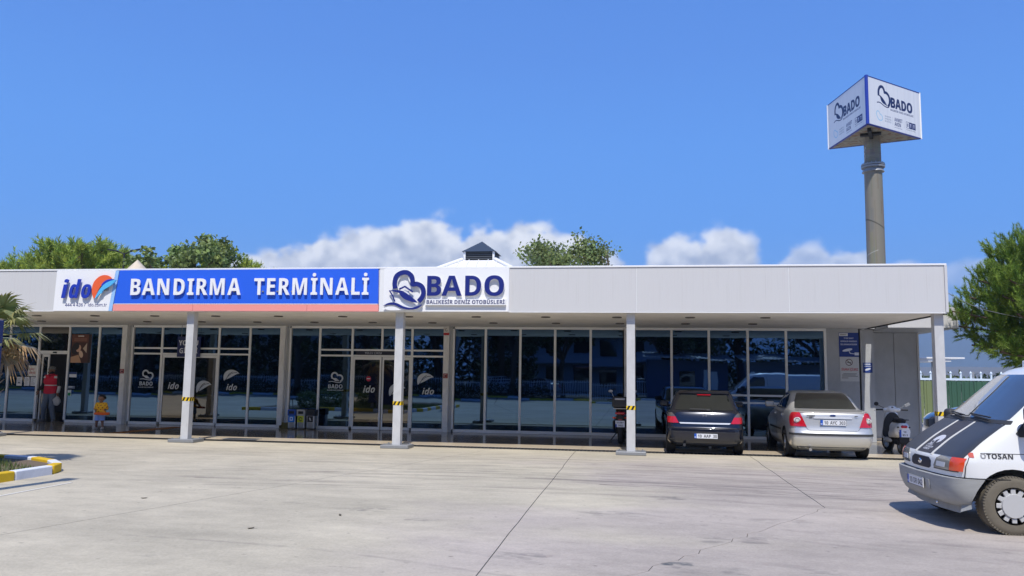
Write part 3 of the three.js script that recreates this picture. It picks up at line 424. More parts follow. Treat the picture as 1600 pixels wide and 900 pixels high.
print('fire_sign', 'white and red fire hose sign atop the pillar right of the middle doors', 'sign', -5.31, -5.15, 2.70, 2.92, -22.117, (x, w, h) => { x.fillStyle = '#d8d3cb'; x.fillRect(0, 0, w, h); x.fillStyle = '#b3171f'; x.fillRect(0, h * 0.7, w, h * 0.3); x.strokeStyle = '#5a5048'; x.lineWidth = w * 0.07; x.beginPath(); x.arc(w * 0.5, h * 0.33, w * 0.22, 0.4, 5); x.stroke(); });
for (const [x, l] of [[-5.23, 'small red call point plate on the pillar right of the middle doors'], [-15.09, 'small red call point plate on the pillar right of the child']]) print('call_point', l, 'call point', x - 0.06, x + 0.06, 1.5, 1.63, -22.117, (c, w, h) => { c.fillStyle = '#8f1a1e'; c.fillRect(0, 0, w, h); c.fillStyle = '#d9b0a8'; c.fillRect(w * 0.18, h * 0.18, w * 0.64, h * 0.64); c.fillStyle = '#5e1214'; c.fillRect(w * 0.3, h * 0.34, w * 0.5, h * 0.4); }, 64, 0.02);
// ------------------------------------------------------------------ foliage
const leafGreen = (r, g, b, t = 0.35) => phys([r, g, b], 0.75, { vertexColors: true, transmission: t, thickness: 0 });
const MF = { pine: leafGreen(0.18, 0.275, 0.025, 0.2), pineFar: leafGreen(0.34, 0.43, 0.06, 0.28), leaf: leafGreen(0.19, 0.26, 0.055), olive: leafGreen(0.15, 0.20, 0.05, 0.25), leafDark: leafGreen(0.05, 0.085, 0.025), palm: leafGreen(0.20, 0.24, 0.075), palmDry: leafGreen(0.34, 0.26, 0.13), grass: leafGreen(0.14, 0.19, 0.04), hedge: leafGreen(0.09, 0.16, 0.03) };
class Tris { // collects triangles with a tint each
  constructor() { this.p = []; this.c = []; }
  tri(a, b, c, t) { this.p.push(a.x, a.y, a.z, b.x, b.y, b.z, c.x, c.y, c.z); for (let i = 0; i < 3; i++) this.c.push(t[0], t[1], t[2]); }
  quad(a, b, c, d, t) { this.tri(a, b, c, t); this.tri(a, c, d, t); }
  geometry() { const g = new THREE.BufferGeometry(); g.setAttribute('position', new THREE.Float32BufferAttribute(this.p, 3)); g.setAttribute('color', new THREE.Float32BufferAttribute(this.c, 3)); g.computeVertexNormals(); return g; }
}
function randDir(R) { const z = R() * 2 - 1, a = R() * 6.2832, s = Math.sqrt(1 - z * z); return V(s * Math.cos(a), z, s * Math.sin(a)); }
const tintOf = (R, v = 0.3) => { const b = 1 + (R() - 0.5) * 2 * v, w = (R() - 0.5) * 0.25; return [b * (1 + w), b, b * (1 - w)]; };
// a shoot set all round with needles
function shoot(T, at, dir, len, needle, width, n, R) {
  const side = V(dir.y, -dir.x, 0.3).normalize(), up = dir.clone().cross(side).normalize(), base = tintOf(R, 0.22);
  for (let i = 0; i < n; i++) {
    const t = (i + R()) / n, a = i * 2.4 + R(), o = side.clone().multiplyScalar(Math.cos(a)).addScaledVector(up, Math.sin(a)), lean = 0.55 + 0.55 * t;
    const p = at.clone().addScaledVector(dir, len * t), d = o.clone().multiplyScalar(0.95 - 0.25 * t).addScaledVector(dir, lean).normalize(), l = needle * (0.7 + 0.5 * R());
    const w = d.clone().cross(randDir(R)).normalize().multiplyScalar(width), k = 0.75 + 0.5 * R();
    T.tri(p.clone().add(w), p.clone().sub(w), p.clone().addScaledVector(d, l), base.map((c) => c * k));
  }
}
// pine: limbs that bend up, each carrying upright shoots; spread(theta, t) gives the crown's reach
function pineTree(name, label, at, o, group) {
  const R = rngOf(o.seed), T = new Tris(), wood = [], t = thing(name, label, 'tree', at, 0, group);
  const lean = V(o.lean ?? 0, 0, 0);
  wood.push(tube([V(0, -0.1, 0), V(0.06, o.h * 0.35, 0.03).addScaledVector(lean, 0.3), V(-0.03, o.h * 0.7, 0).addScaledVector(lean, 0.7), V(0.05, o.h * 0.97, 0).add(lean)], o.h * 0.026, 14, 8));
  for (let i = 0; i < o.limbs; i++) {
    const k = (i + R() * 0.8) / o.limbs, y = lerp(o.low, o.h * 0.97, Math.pow(k, 0.9)), th = i * 2.39996 + R() * 0.5, prof = Math.sin(Math.PI * Math.min(1, 0.16 + 0.84 * ((y - o.low) / (o.h - o.low)) ** o.belly)) ** 0.7, reach = o.r * (0.25 + 0.75 * prof) * (0.75 + 0.4 * R());
    const root = V(0, y, 0).addScaledVector(lean, y / o.h), out = V(Math.cos(th), 0, Math.sin(th)), drop = o.droop * (1 - k), tip = root.clone().addScaledVector(out, reach).add(V(0, reach * (0.28 - drop), 0));
    const mid = root.clone().lerp(tip, 0.5).add(V(0, -0.06 * reach, 0));
    const curve = new THREE.CatmullRomCurve3([root, mid, tip]); wood.push(new THREE.TubeGeometry(curve, 6, 0.012 * o.h * (1 - 0.5 * k) * 0.45, 5));
    const n = Math.max(3, Math.round(reach * o.perMetre));
    for (let j = 0; j < n; j++) {
      const u = 0.3 + 0.7 * (j + R()) / n, p = curve.getPoint(Math.min(1, u)), sp = (R() - 0.5) * 0.75 * reach * (1.25 - u), q = p.clone().add(V(-out.z * sp, (R() - 0.4) * 0.22 * reach, out.x * sp));
      if (R() < 0.5) wood.push(rod(p, q, 0.012, 0.006, 4));
      const d = V(out.x * (0.5 - 0.3 * R()) + (R() - 0.5) * 0.5, (q.y < o.low + 0.25 * (o.h - o.low) && R() < 0.4 ? -0.25 : 0.75) + R() * 0.5, out.z * 0.4 + (R() - 0.5) * 0.5).normalize();
      for (let m = 0; m < o.cluster; m++) { const d2 = d.clone().addScaledVector(randDir(R), 0.5).normalize(); shoot(T, q.clone().addScaledVector(randDir(R), 0.14 * o.shoot), d2, o.shoot * (0.6 + 0.7 * R()), o.needle, o.width, o.n, R); }
    }
  }
  part(t, 'trunk', wood, M.bark); part(t, 'crown', T.geometry(), o.mat ?? MF.pine); return t;
}
// broad-leaved tree: forked limbs, leaf sprays gathered at twig ends
function leafTree(name, label, at, o, group) {
  const R = rngOf(o.seed), T = new Tris(), wood = [], t = thing(name, label, 'tree', at, 0, group);
  const grow = (p, d, len, r, depth) => {
    const q = p.clone().addScaledVector(d, len), m = p.clone().lerp(q, 0.5).addScaledVector(randDir(R), len * 0.08);
    wood.push(new THREE.TubeGeometry(new THREE.CatmullRomCurve3([p, m, q]), 4, r, depth > 2 ? 4 : 6));
    if (depth >= o.depth) {
      for (let s = 0; s < o.sprays; s++) {
        const c = q.clone().addScaledVector(randDir(R), o.spread * (0.3 + R())), base = tintOf(R, 0.28);
        for (let k = 0; k < o.leaves; k++) { const e = c.clone().addScaledVector(randDir(R).multiply(V(1, 0.55, 1)), o.spread * 0.8 * Math.cbrt(R())), a = randDir(R), b = a.clone().cross(randDir(R)).normalize(), l = o.leaf * (0.6 + 0.8 * R()), w = l * 0.36, kk = 0.75 + 0.5 * R(); T.quad(e, e.clone().addScaledVector(a, l * 0.5).addScaledVector(b, w), e.clone().addScaledVector(a, l), e.clone().addScaledVector(a, l * 0.5).addScaledVector(b, -w), base.map((x) => x * kk)); }
      }
      return;
    }
    const n = depth === 0 ? o.forks : 2 + (R() < 0.5 ? 1 : 0);
    for (let i = 0; i < n; i++) { const a = (i / n) * 6.283 + R() * 1.4, tilt = o.open * (0.7 + 0.6 * R()), s = V(Math.cos(a), 0, Math.sin(a)); const nd = d.clone().multiplyScalar(Math.cos(tilt)).addScaledVector(s, Math.sin(tilt)).add(V(0, 0.12, 0)).normalize(); grow(q, nd, len * o.shrink * (0.8 + 0.4 * R()), r * 0.62, depth + 1); }
  };
  grow(V(0, -0.1, 0), V(0.02, 1, 0.01).normalize(), o.trunk, o.r, 0);
  part(t, 'trunk', wood, M.bark); part(t, 'crown', T.geometry(), o.mat ?? MF.leaf); return t;
}
function copyOf(o, at, turn, scale, label, group) { const c = o.clone(); c.name = numbered(o.name.replace(/_\d{3}$/, '')); c.position.set(...at); c.rotation.y = turn; c.scale.setScalar(scale); c.userData = { ...o.userData, label }; if (group) c.userData.group = group; scene.add(c); return c; }

// pine at the right edge
pineTree('pine_tree', 'bright green pine with upturned shoots behind the white van', [9.5, 0, -20.2], { seed: 12, h: 4.72, low: 2.2, r: 2.0, limbs: 52, belly: 0.7, droop: 0.3, perMetre: 10.5, cluster: 4, shoot: 0.4, needle: 0.095, width: 0.0085, n: 58, lean: 0.1 });
// stone pines beyond the left part of the roof
{
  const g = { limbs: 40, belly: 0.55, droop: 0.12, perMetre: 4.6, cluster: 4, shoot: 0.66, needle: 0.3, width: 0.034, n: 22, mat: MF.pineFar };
  const a = pineTree('stone_pine', 'broad bright green pine crown, tallest left of the lamp behind the roof', [-34, 0, -45], { ...g, seed: 31, h: 8.8, low: 5.6, r: 3.6 });
  const b = pineTree('stone_pine', 'low pine crown at the far left end behind the roof', [-38.9, 0, -44.5], { ...g, seed: 37, h: 7.55, low: 4.6, r: 3.3 });
  copyOf(b, [-30.9, 0, -46.5], 2, 0.99, 'low pine crown behind the roof between the lamp and the tallest pine');
  copyOf(b, [-24.4, 0, -46], 4, 1.01, 'low pine crown under the bushy tree behind the blue sign board');
  copyOf(b, [-28.2, 0, -47], 0.8, 0.93, 'small pine top behind the roof right of the lamp');
  copyOf(b, [-43.2, 0, -44], 3.1, 1.14, 'dark pine top at the left edge of the picture');
}
leafTree('leafy_tree', 'bushy mid-green tree rising behind the blue sign board', [-26.1, 0, -44], { seed: 52, trunk: 4.6, r: 0.2, forks: 4, depth: 3, open: 0.62, shrink: 0.55, sprays: 5, leaves: 40, spread: 0.55, leaf: 0.23 });
leafTree('sparse_tree', 'thin airy tree with small olive leaves above the roof, by the cupola', [-2.75, 0, -32], { seed: 63, trunk: 4.45, r: 0.07, forks: 5, depth: 3, open: 0.5, shrink: 0.36, sprays: 8, leaves: 18, spread: 0.52, leaf: 0.13, mat: MF.olive });
{ // bare twigged sapling beside it
  const t = thing('bare_sapling', 'nearly bare sapling with thin upright twigs right of the airy tree', 'tree', [-1.0, 0, -31.6]), R = rngOf(4), T = new Tris(), w = [tube([V(0, 0, 0), V(0.05, 3, 0), V(-0.05, 5.9, 0)], 0.04, 8, 5)];
  for (let i = 0; i < 9; i++) { const y = 5 + R() * 0.8, d = V((R() - 0.4) * 0.8, 0.5 + R() * 0.7, (R() - 0.5) * 0.5); w.push(rod(V(0, y, 0), V(0, y, 0).add(d), 0.018, 0.006, 4)); if (i < 6) for (let k = 0; k < 60; k++) { const e = V(d.x * 0.3 - 0.1, y - 0.15, d.z * 0.3).addScaledVector(randDir(R), 0.4 * R()), a = randDir(R).multiplyScalar(0.16), b = randDir(R).multiplyScalar(0.06); T.quad(e, e.clone().add(a).add(b), e.clone().addScaledVector(a, 2), e.clone().add(a).sub(b), tintOf(R)); } }
  part(t, 'trunk', w, M.bark); part(t, 'crown', T.geometry(), MF.leafDark);
}
// ------------------------------------------------------------------ things beyond the roof
{ const t = thing('market_hall', 'white ribbed hip roof with dark pyramid lantern behind the terminal roof', 'building', [-7.95, 0, -41.3]);
  const hip = (r0, y0, r1, y1) => { const T = new Tris(); for (let k = 0; k < 4; k++) { const a = k * Math.PI / 2 + Math.PI / 4, b = a + Math.PI / 2, c = Math.SQRT2; T.quad(V(r0 * c * Math.cos(a), y0, r0 * c * Math.sin(a)), V(r0 * c * Math.cos(b), y0, r0 * c * Math.sin(b)), V(r1 * c * Math.cos(b), y1, r1 * c * Math.sin(b)), V(r1 * c * Math.cos(a), y1, r1 * c * Math.sin(a)), [1, 1, 1]); } const g = T.geometry(); g.deleteAttribute('color'); return g; };
  part(t, 'wall', box(-6, 6, 0, 4.3, -6, 6), M.panelGrey);
  const rf = part(t, 'roof', hip(6.6, 4.2, 0.86, 7.48), M.white);
  const ribs = []; for (let k = 0; k < 4; k++) for (let i = -12; i <= 12; i++) { const x = i * 0.5, a = Math.abs(x) < 0.86 ? 0.86 : Math.abs(x), f = (r) => 7.48 - (r - 0.86) * (3.28 / 5.74) + 0.02; ribs.push(rod(V(x, f(6.55), 6.55), V(x, f(a), a), 0.035, 0.035, 4).rotateY(k * Math.PI / 2)); } part(rf, 'roof_rib', ribs, M.white).userData.kind = 'stuff';
  const hips = []; for (let k = 0; k < 4; k++) hips.push(rod(V(6.6, 4.25, 6.6), V(0.86, 7.53, 0.86), 0.1, 0.1, 6).rotateY(k * Math.PI / 2)); part(rf, 'hip_ridge', hips, M.white);
  const ln = part(t, 'lantern', [box(-0.72, 0.72, 7.42, 7.95, -0.72, 0.72)], M.black);
  const lou = []; for (let i = 0; i < 4; i++) for (let k = 0; k < 4; k++) lou.push(box(-0.7, 0.7, 7.56 + i * 0.1, 7.6 + i * 0.1, 0.72, 0.77).rotateY(k * Math.PI / 2)); part(ln, 'louvre', lou, mat([0.09, 0.10, 0.11], 0.5));
  part(ln, 'lantern_post', [[-1, -1], [-1, 1], [1, -1], [1, 1]].map(([a, b]) => box(a * 0.76 - 0.05, a * 0.76 + 0.05, 7.4, 7.95, b * 0.76 - 0.05, b * 0.76 + 0.05)), M.white);
  part(ln, 'lantern_roof', new THREE.ConeGeometry(1.27, 0.66, 4).rotateY(Math.PI / 4).translate(0, 8.27, 0).toNonIndexed(), mat([0.035, 0.05, 0.075], 0.45)).geometry.computeVertexNormals(); }
{ const t = thing('street_lamp', 'dark two-armed street lamp above the pines behind the roof', 'street lamp', [-29.0, 0, -42]);
  part(t, 'post', rod(V(0, 0, 0), V(0, 8.3, 0), 0.1, 0.05), M.dark); for (const s of [-1, 1]) { part(t, 'arm', tube([V(0, 8.2, 0), V(s * 0.25, 8.33, 0), V(s * 0.5, 8.39, 0)], 0.035, 8, 5), M.dark); part(t, 'lamp_head', box(-0.32, 0.32, -0.035, 0.035, -0.1, 0.1, 0.02).rotateZ(s * 0.16).translate(s * 0.72, 8.45, 0), M.dark); } }
{ const t = thing('tent_canopy', 'pale beige pointed tent top peeping over the roof below the street lamp', 'tent', [-24.45, 0, -36.5]);
  part(t, 'cover', new THREE.ConeGeometry(1.1, 1.15, 4, 4).rotateY(0.5).translate(0, 6.5, 0), mat([0.62, 0.53, 0.40], 0.9)); part(t, 'pole', [[-1.2, -1.2], [1.2, -1.2], [1.2, 1.2], [-1.2, 1.2]].map(([a, b]) => rod(V(a, 0, b), V(a, 6, b), 0.04)), M.galv); }
// tall advertising pylon
{ const t = thing('pylon_sign', 'three-sided white advertising box on a tall steel pole behind the building', 'pylon sign', [7.47, 0, -26.4]);
  const poleTex = canvasTexture(512, 1024, (x, w, h) => { const R = rngOf(17); x.fillStyle = '#8d8674'; x.fillRect(0, 0, w, h); for (let k = 0; k < 90; k++) { x.fillStyle = `rgba(${60 + R() * 120},${55 + R() * 110},${40 + R() * 90},${0.05 + R() * 0.14})`; x.fillRect(R() * w, R() * h, 4 + R() * 40, 30 + R() * 420); } x.fillStyle = 'rgba(225,225,215,.55)'; for (let k = 0; k < 9; k++) x.fillRect(w * 0.73 + R() * 40, h * (0.35 + R() * 0.5), 5 + R() * 14, 40 + R() * 150); x.strokeStyle = 'rgba(60,58,50,.6)'; x.lineWidth = 5; for (const y of [0.22, 0.45, 0.66, 0.84]) { x.beginPath(); for (let i = 0; i <= 32; i++) { const q = h * (y + 0.02 * Math.sin((i / 32) * 6.283)); i ? x.lineTo((i / 32) * w, q) : x.moveTo(0, q); } x.stroke(); } x.strokeStyle = 'rgba(200,196,184,.7)'; x.lineWidth = 3; for (const y of [0.33, 0.56, 0.74]) { x.beginPath(); x.moveTo(w * 0.5, h * (y + 0.03)); x.lineTo(w, h * (y - 0.01)); x.stroke(); } for (let k = 0; k < 30; k++) { x.fillStyle = `rgba(95,62,35,${R() * 0.2})`; x.fillRect(R() * w, R() * h * 0.2, 3 + R() * 10, 20 + R() * 120); } });
  const pm = mat([0.85, 0.87, 0.9], 0.55, { map: poleTex, metalness: 0.15 });
  part(t, 'pole', [rod(V(0, 0, 0), V(0, 8.28, 0), 0.285, 0.265, 28), rod(V(0, 8.42, 0), V(0, 9.3, 0), 0.25, 0.245, 28)], pm);
  const fl = part(t, 'flange', [new THREE.CylinderGeometry(0.35, 0.35, 0.05, 28).translate(0, 8.31, 0), new THREE.CylinderGeometry(0.35, 0.35, 0.05, 28).translate(0, 8.38, 0), new THREE.CylinderGeometry(0.27, 0.33, 0.14, 28).translate(0, 8.22, 0)], M.galv);
  const bolts = []; for (let i = 0; i < 16; i++) { const a = i / 16 * 6.283; bolts.push(rod(V(0.315 * Math.cos(a), 8.27, 0.315 * Math.sin(a)), V(0.315 * Math.cos(a), 8.44, 0.315 * Math.sin(a)), 0.018, 0.018, 6)); } part(fl, 'bolt', bolts, M.galv);
  const L = 2.76, r = L / Math.sqrt(3), y0 = 9.27, y1 = 10.79, h = y1 - y0, turn = 0.34;
  const vtx = [0, 1, 2].map((k) => { const a = turn + k * 2.0944; return V(-Math.sin(a) * r, 0, Math.cos(a) * r); });   // front, left, right corners
  const face = (u, v) => canvasTexture(1024, 560, (x, w, H) => { const R = rngOf(90 + u); x.fillStyle = '#e4e6e8'; x.fillRect(0, 0, w, H); for (let k = 0; k < 40; k++) { x.fillStyle = `rgba(150,155,160,${R() * 0.06})`; x.fillRect(R() * w, 0, 3 + R() * 26, H); }
    x.strokeStyle = x.fillStyle = '#1d2450'; x.lineWidth = 34; x.lineJoin = 'round'; x.beginPath(); x.moveTo(205, 190); x.bezierCurveTo(180, 70, 300, 20, 320, 130); x.bezierCurveTo(420, 110, 450, 240, 380, 290); x.stroke(); x.beginPath(); x.moveTo(180, 178); x.quadraticCurveTo(270, 165, 370, 290); x.lineTo(290, 270); x.quadraticCurveTo(240, 250, 232, 200); x.fill(); x.lineWidth = 12; x.beginPath(); x.moveTo(165, 280); x.bezierCurveTo(250, 240, 300, 330, 400, 295); x.stroke();
    x.font = 'bold 165px sans-serif'; x.fillText('BADO', 425, 285, 470); x.lineWidth = 9; x.strokeText('BADO', 425, 285, 470); x.font = 'bold 32px sans-serif'; x.fillText('BALIKESİR DENİZ OTOBÜSLERİ', 425, 330, 465);
    x.strokeStyle = '#a9cfe4'; x.lineWidth = 13; x.beginPath(); x.moveTo(190, 480); x.bezierCurveTo(100, 400, 190, 340, 215, 410); x.bezierCurveTo(290, 410, 280, 510, 190, 480); x.stroke(); x.fillStyle = '#5d6f84'; x.font = '26px sans-serif'; ['BALIKESİR', 'BÜYÜKŞEHİR', 'BELEDİYESİ'].forEach((s, i) => x.fillText(s, 310, 425 + i * 30, 125)); x.fillStyle = '#9aa3ae'; x.fillRect(462, 400, 3, 100); x.fillStyle = '#232b5e'; x.font = 'bold 62px sans-serif'; x.fillText('AHMET', 500, 445, 160); x.fillText('AKIN', 500, 500, 130); x.font = '15px sans-serif'; x.fillText('BÜYÜKŞEHİR BELEDİYE BAŞKANI', 500, 525, 150); x.fillStyle = '#9aa3ae'; x.fillRect(690, 400, 3, 100);
    ['B', 'T', 'T'].forEach((c, i) => { x.fillStyle = i ? '#232b5e' : '#e4e6e8'; x.fillRect(735 + i * 66, 410, 58, 74); x.strokeStyle = '#232b5e'; x.lineWidth = 5; x.strokeRect(735 + i * 66, 410, 58, 74); x.fillStyle = i ? '#eef' : '#232b5e'; x.font = 'bold 56px sans-serif'; x.fillText(c, 746 + i * 66, 468, 38); }); x.fillStyle = '#555'; x.font = '16px sans-serif'; x.fillText('BALIKESİR TOPLU TAŞIMA', 735, 512, 190); });
  for (let k = 0; k < 3; k++) { // each face: printed panel in a blue frame
    const a = vtx[k], b = vtx[(k + 1) % 3], mid = a.clone().lerp(b, 0.5), n = mid.clone().normalize(), g = sub(t, 'sign_face'); g.position.copy(mid).setY((y0 + y1) / 2); g.rotation.y = Math.atan2(n.x, n.z);
    const pg = new THREE.BoxGeometry(L - 0.1, h - 0.06, 0.02); part(g, 'printed_panel', pg, [...Array(4).fill(M.signWhite), mat([0.9, 0.9, 0.9], 0.35, { map: face(k) }), M.signWhite]);
    part(g, 'panel_frame', box(-L / 2 + 0.02, L / 2 - 0.02, h / 2 - 0.03, h / 2, -0.05, 0.013), M.navy); part(g, 'panel_frame', box(-L / 2 + 0.02, L / 2 - 0.02, -h / 2, -h / 2 + 0.025, -0.05, 0.013), M.navy);
    part(t, 'corner_post', rod(vtx[k].clone().setY(y0), vtx[k].clone().setY(y1), k ? 0.03 : 0.05, k ? 0.03 : 0.05, 10), k ? M.frame : mat([0.02, 0.05, 0.35], 0.4)); }
  const rust = canvasTexture(512, 512, (x, w, H) => { const R = rngOf(66); x.fillStyle = '#8b8574'; x.fillRect(0, 0, w, H); for (let k = 0; k < 240; k++) { x.fillStyle = R() < 0.6 ? `rgba(${70 + R() * 60},${40 + R() * 25},20,${0.1 + R() * 0.3})` : `rgba(40,40,40,${R() * 0.2})`; x.beginPath(); x.ellipse(R() * w, R() * H, 5 + R() * 50, 3 + R() * 14, R() * 3, 0, 7); x.fill(); } }, { wrapS: THREE.RepeatWrapping, wrapT: THREE.RepeatWrapping });
  const tri = poly(vtx.map((v) => [v.x * 0.96, -v.z * 0.96])), un = extrude(tri, 0.03).rotateX(-Math.PI / 2).translate(0, y0 + 0.01, 0); const un2 = un.clone().translate(0, h - 0.08, 0);
  part(t, 'underside', metreUV(un), mat([0.85, 0.85, 0.85], 0.8, { map: rep(rust, 0.5) })); part(t, 'lid', un2, M.galv);
  part(t, 'bearer', [box(-0.05, 0.05, 9.16, 9.27, -0.75, 1.15), box(-0.3, 0.3, 9.2, 9.26, 0.45, 0.62)].map((g) => g.rotateY(-turn)), M.dark); }
{ const t = thing('cable', 'thin pale cable running from the canopy corner towards the pine', 'cable', [0, 0, 0]); part(t, 'wire', tube([V(6.14, 3.37, -17.1), V(7.2, 3.16, -18.3), V(9.2, 3.0, -20.1)], 0.007, 14, 5), M.galv); }
// ------------------------------------------------------------------ right-hand fence, shelter, hills
{ const t = thing('boundary_fence', 'green sheet fence with white spiked railing on top beyond the building', 'fence', [10.6, 0, -33.5], -0.02);
  const gm = [mat([0.035, 0.10, 0.058], 0.55), mat([0.04, 0.112, 0.065], 0.6), mat([0.032, 0.09, 0.052], 0.5)], ym = mat([0.17, 0.21, 0.085], 0.6);
  const R = rngOf(70);
  for (let i = 0; i < 30; i++) { const x = i * 0.45; part(t, 'fence_panel', [box(x + 0.01, x + 0.44, 0.02, 1.62, -0.02, 0.01), box(x + 0.1, x + 0.16, 0.02, 1.62, 0.01, 0.03), box(x + 0.29, x + 0.35, 0.02, 1.62, 0.01, 0.03)], i < 2 ? ym : gm[Math.floor(R() * 3)]); }
  for (let i = 0; i < 7; i++) part(t, 'fence_post', box(i * 2.25 - 0.05, i * 2.25 + 0.05, 0, 1.98, -0.09, -0.03), i === 2 ? M.dark : M.galv);
  const wm = mat([0.62, 0.72, 0.80], 0.5); part(t, 'rail', box(-0.1, 13.6, 1.65, 1.73, -0.03, 0.03), wm);
  for (let i = 0; i < 38; i++) part(t, 'picket', [box(i * 0.36 - 0.03, i * 0.36 + 0.03, 1.73, 1.93, -0.02, 0.02), new THREE.ConeGeometry(0.055, 0.08, 4).translate(i * 0.36, 1.97, 0)], wm); }
{ const R = rngOf(6), T = new Tris(); for (let k = 0; k < 5200; k++) { const e = V(10 + R() * 26, 0.3 + 1.5 * Math.sqrt(R()) + 0.12 * Math.sin(k), -36.5 - R() * 2.2), a = randDir(R).multiplyScalar(0.16), b = randDir(R).multiplyScalar(0.07); T.quad(e, e.clone().add(a).add(b), e.clone().addScaledVector(a, 2), e.clone().add(a).sub(b), tintOf(R)); } top('hedge', T.geometry(), MF.leafDark, 'dark hedge showing between the white spikes behind the green fence', 'hedge'); }
{ const t = thing('shelter', 'distant small flat-roofed shelter seen past the end canopy post', 'shelter', [10.5, 0, -30.5]); part(t, 'roof', [box(-0.6, 0.62, 2.38, 2.43, -0.9, 0.9), box(-0.55, 0.2, 2.28, 2.375, -0.85, 0.85)], [M.white]); t.children[0].material = M.white; part(t, 'post', [rod(V(-0.35, 0, -0.7), V(-0.35, 2.3, -0.7), 0.04), rod(V(-0.35, 0, 0.7), V(-0.35, 2.3, 0.7), 0.04)], M.galv); }
{ // far hills: ridged ground with slope and depth
  const hill = (az0, az1, d, hgt, seed, name, label, m) => { const n = 110, k = 26, g = new THREE.PlaneGeometry(1, 1, n, k), p = g.attributes.position; for (let i = 0; i < p.count; i++) { const u = p.getX(i) + 0.5, v = p.getY(i) + 0.5, az = lerp(az0, az1, u) * D2R, dd = d * (0.72 + 0.5 * v), e = sstep(0, 0.16, u) * sstep(0, 0.16, 1 - u), rise = Math.sin(Math.PI * Math.min(1, v * 1.02)) ** 1.1, ridge = 0.72 + 0.55 * fbm(u * 3.1 + seed, v * 0.8, seed, 5) + 0.25 * fbm(u * 12, v * 9, seed, 4); p.setXYZ(i, Math.sin(az) * dd, hgt * e * rise * ridge - 4, -Math.cos(az) * dd); } g.computeVertexNormals(); return structure(name, g, m, label); };
  hill(-4, 62, 4300, 330, 3, 'hills', 'blue hazy mountain ridge beyond the fence', mat([0.07, 0.085, 0.075], 1, { map: rep(smearTex, 8) }));
  hill(2, 58, 2400, 52, 8, 'hills', 'low pale foothills in front of the ridge', mat([0.15, 0.125, 0.08], 1, { map: rep(smearTex, 14) }));
}
// ------------------------------------------------------------------ kerbed island, palm, totem at the left
{ const R = rngOf(15), isl = thing('planted_island', 'kerbed planted island with yellow and white kerb at the left edge', 'planting island', [0, 0, 0]);
  const edge = [[-8.98, -3.6], [-8.97, -4.4], [-8.96, -5.2], [-8.95, -6.0], [-8.94, -6.8], [-8.93, -7.6], [-8.92, -8.35], [-8.91, -9.1], [-8.90, -9.86], [-8.88, -10.62], [-8.86, -11.36], [-9.02, -11.74], [-9.4, -12.1], [-9.95, -12.4], [-10.6, -12.55], [-11.4, -12.6], [-12.2, -12.6], [-13, -12.6], [-13.8, -12.6], [-14.6, -12.6], [-15.4, -12.6], [-16.2, -12.6]];
  const ky = mat([0.72, 0.46, 0.008], 0.7, { map: smearTex }), kw = mat([0.74, 0.76, 0.80], 0.7, { map: smearTex });
  for (let i = 0; i + 1 < edge.length; i++) { const a = V(edge[i][0], 0, edge[i][1]), b = V(edge[i + 1][0], 0, edge[i + 1][1]), d = b.clone().sub(a), l = d.length(), g = new RoundedBoxGeometry(0.14, 0.24, l - 0.008, 2, 0.022); g.rotateY(Math.atan2(d.x, d.z)).translate((a.x + b.x) / 2, 0.015, (a.z + b.z) / 2); part(isl, 'kerb_stone', metreUV(g), [10, 11].includes(i) ? ky : i % 2 ? kw : ky).rotation.z = 0; }
  isl.children.forEach((c, i) => { c.material = i === 9 ? kw : i === 10 ? ky : i === 8 ? ky : i === 11 ? kw : i % 2 ? kw : ky; });
  part(isl, 'soil', slab([[-8.95, -3.6], ...edge.slice(1).map(([a, b]) => [a - 0.02, b + 0.02]), [-16.2, -3.6]]).translate(0, 0.085, 0), mat([0.16, 0.12, 0.08], 1, { map: rep(smearTex, 9) }));
  const T = new Tris(); for (let k = 0; k < 15000; k++) { const x = -9.0 - R() * 5.5, z = -12.3 + R() * 6; if (z < -11.35 && x > -9.25 - (-11.35 - z) * 1.4) continue; if (fbm(x * 1.3, z * 1.3, 2, 2) < -0.16) continue; const h = 0.03 + R() * 0.07, a = R() * 6.28, w = 0.006 + R() * 0.006, e = V(x, 0.085, z); T.tri(e.clone().add(V(Math.cos(a) * w, 0, Math.sin(a) * w)), e.clone().sub(V(Math.cos(a) * w, 0, Math.sin(a) * w)), e.clone().add(V((R() - 0.5) * 0.08, h, (R() - 0.5) * 0.08)), tintOf(R, 0.5)); }
  top('grass', T.geometry(), MF.grass, 'short patchy grass on the kerbed island', 'grass', null, 'stuff');
}
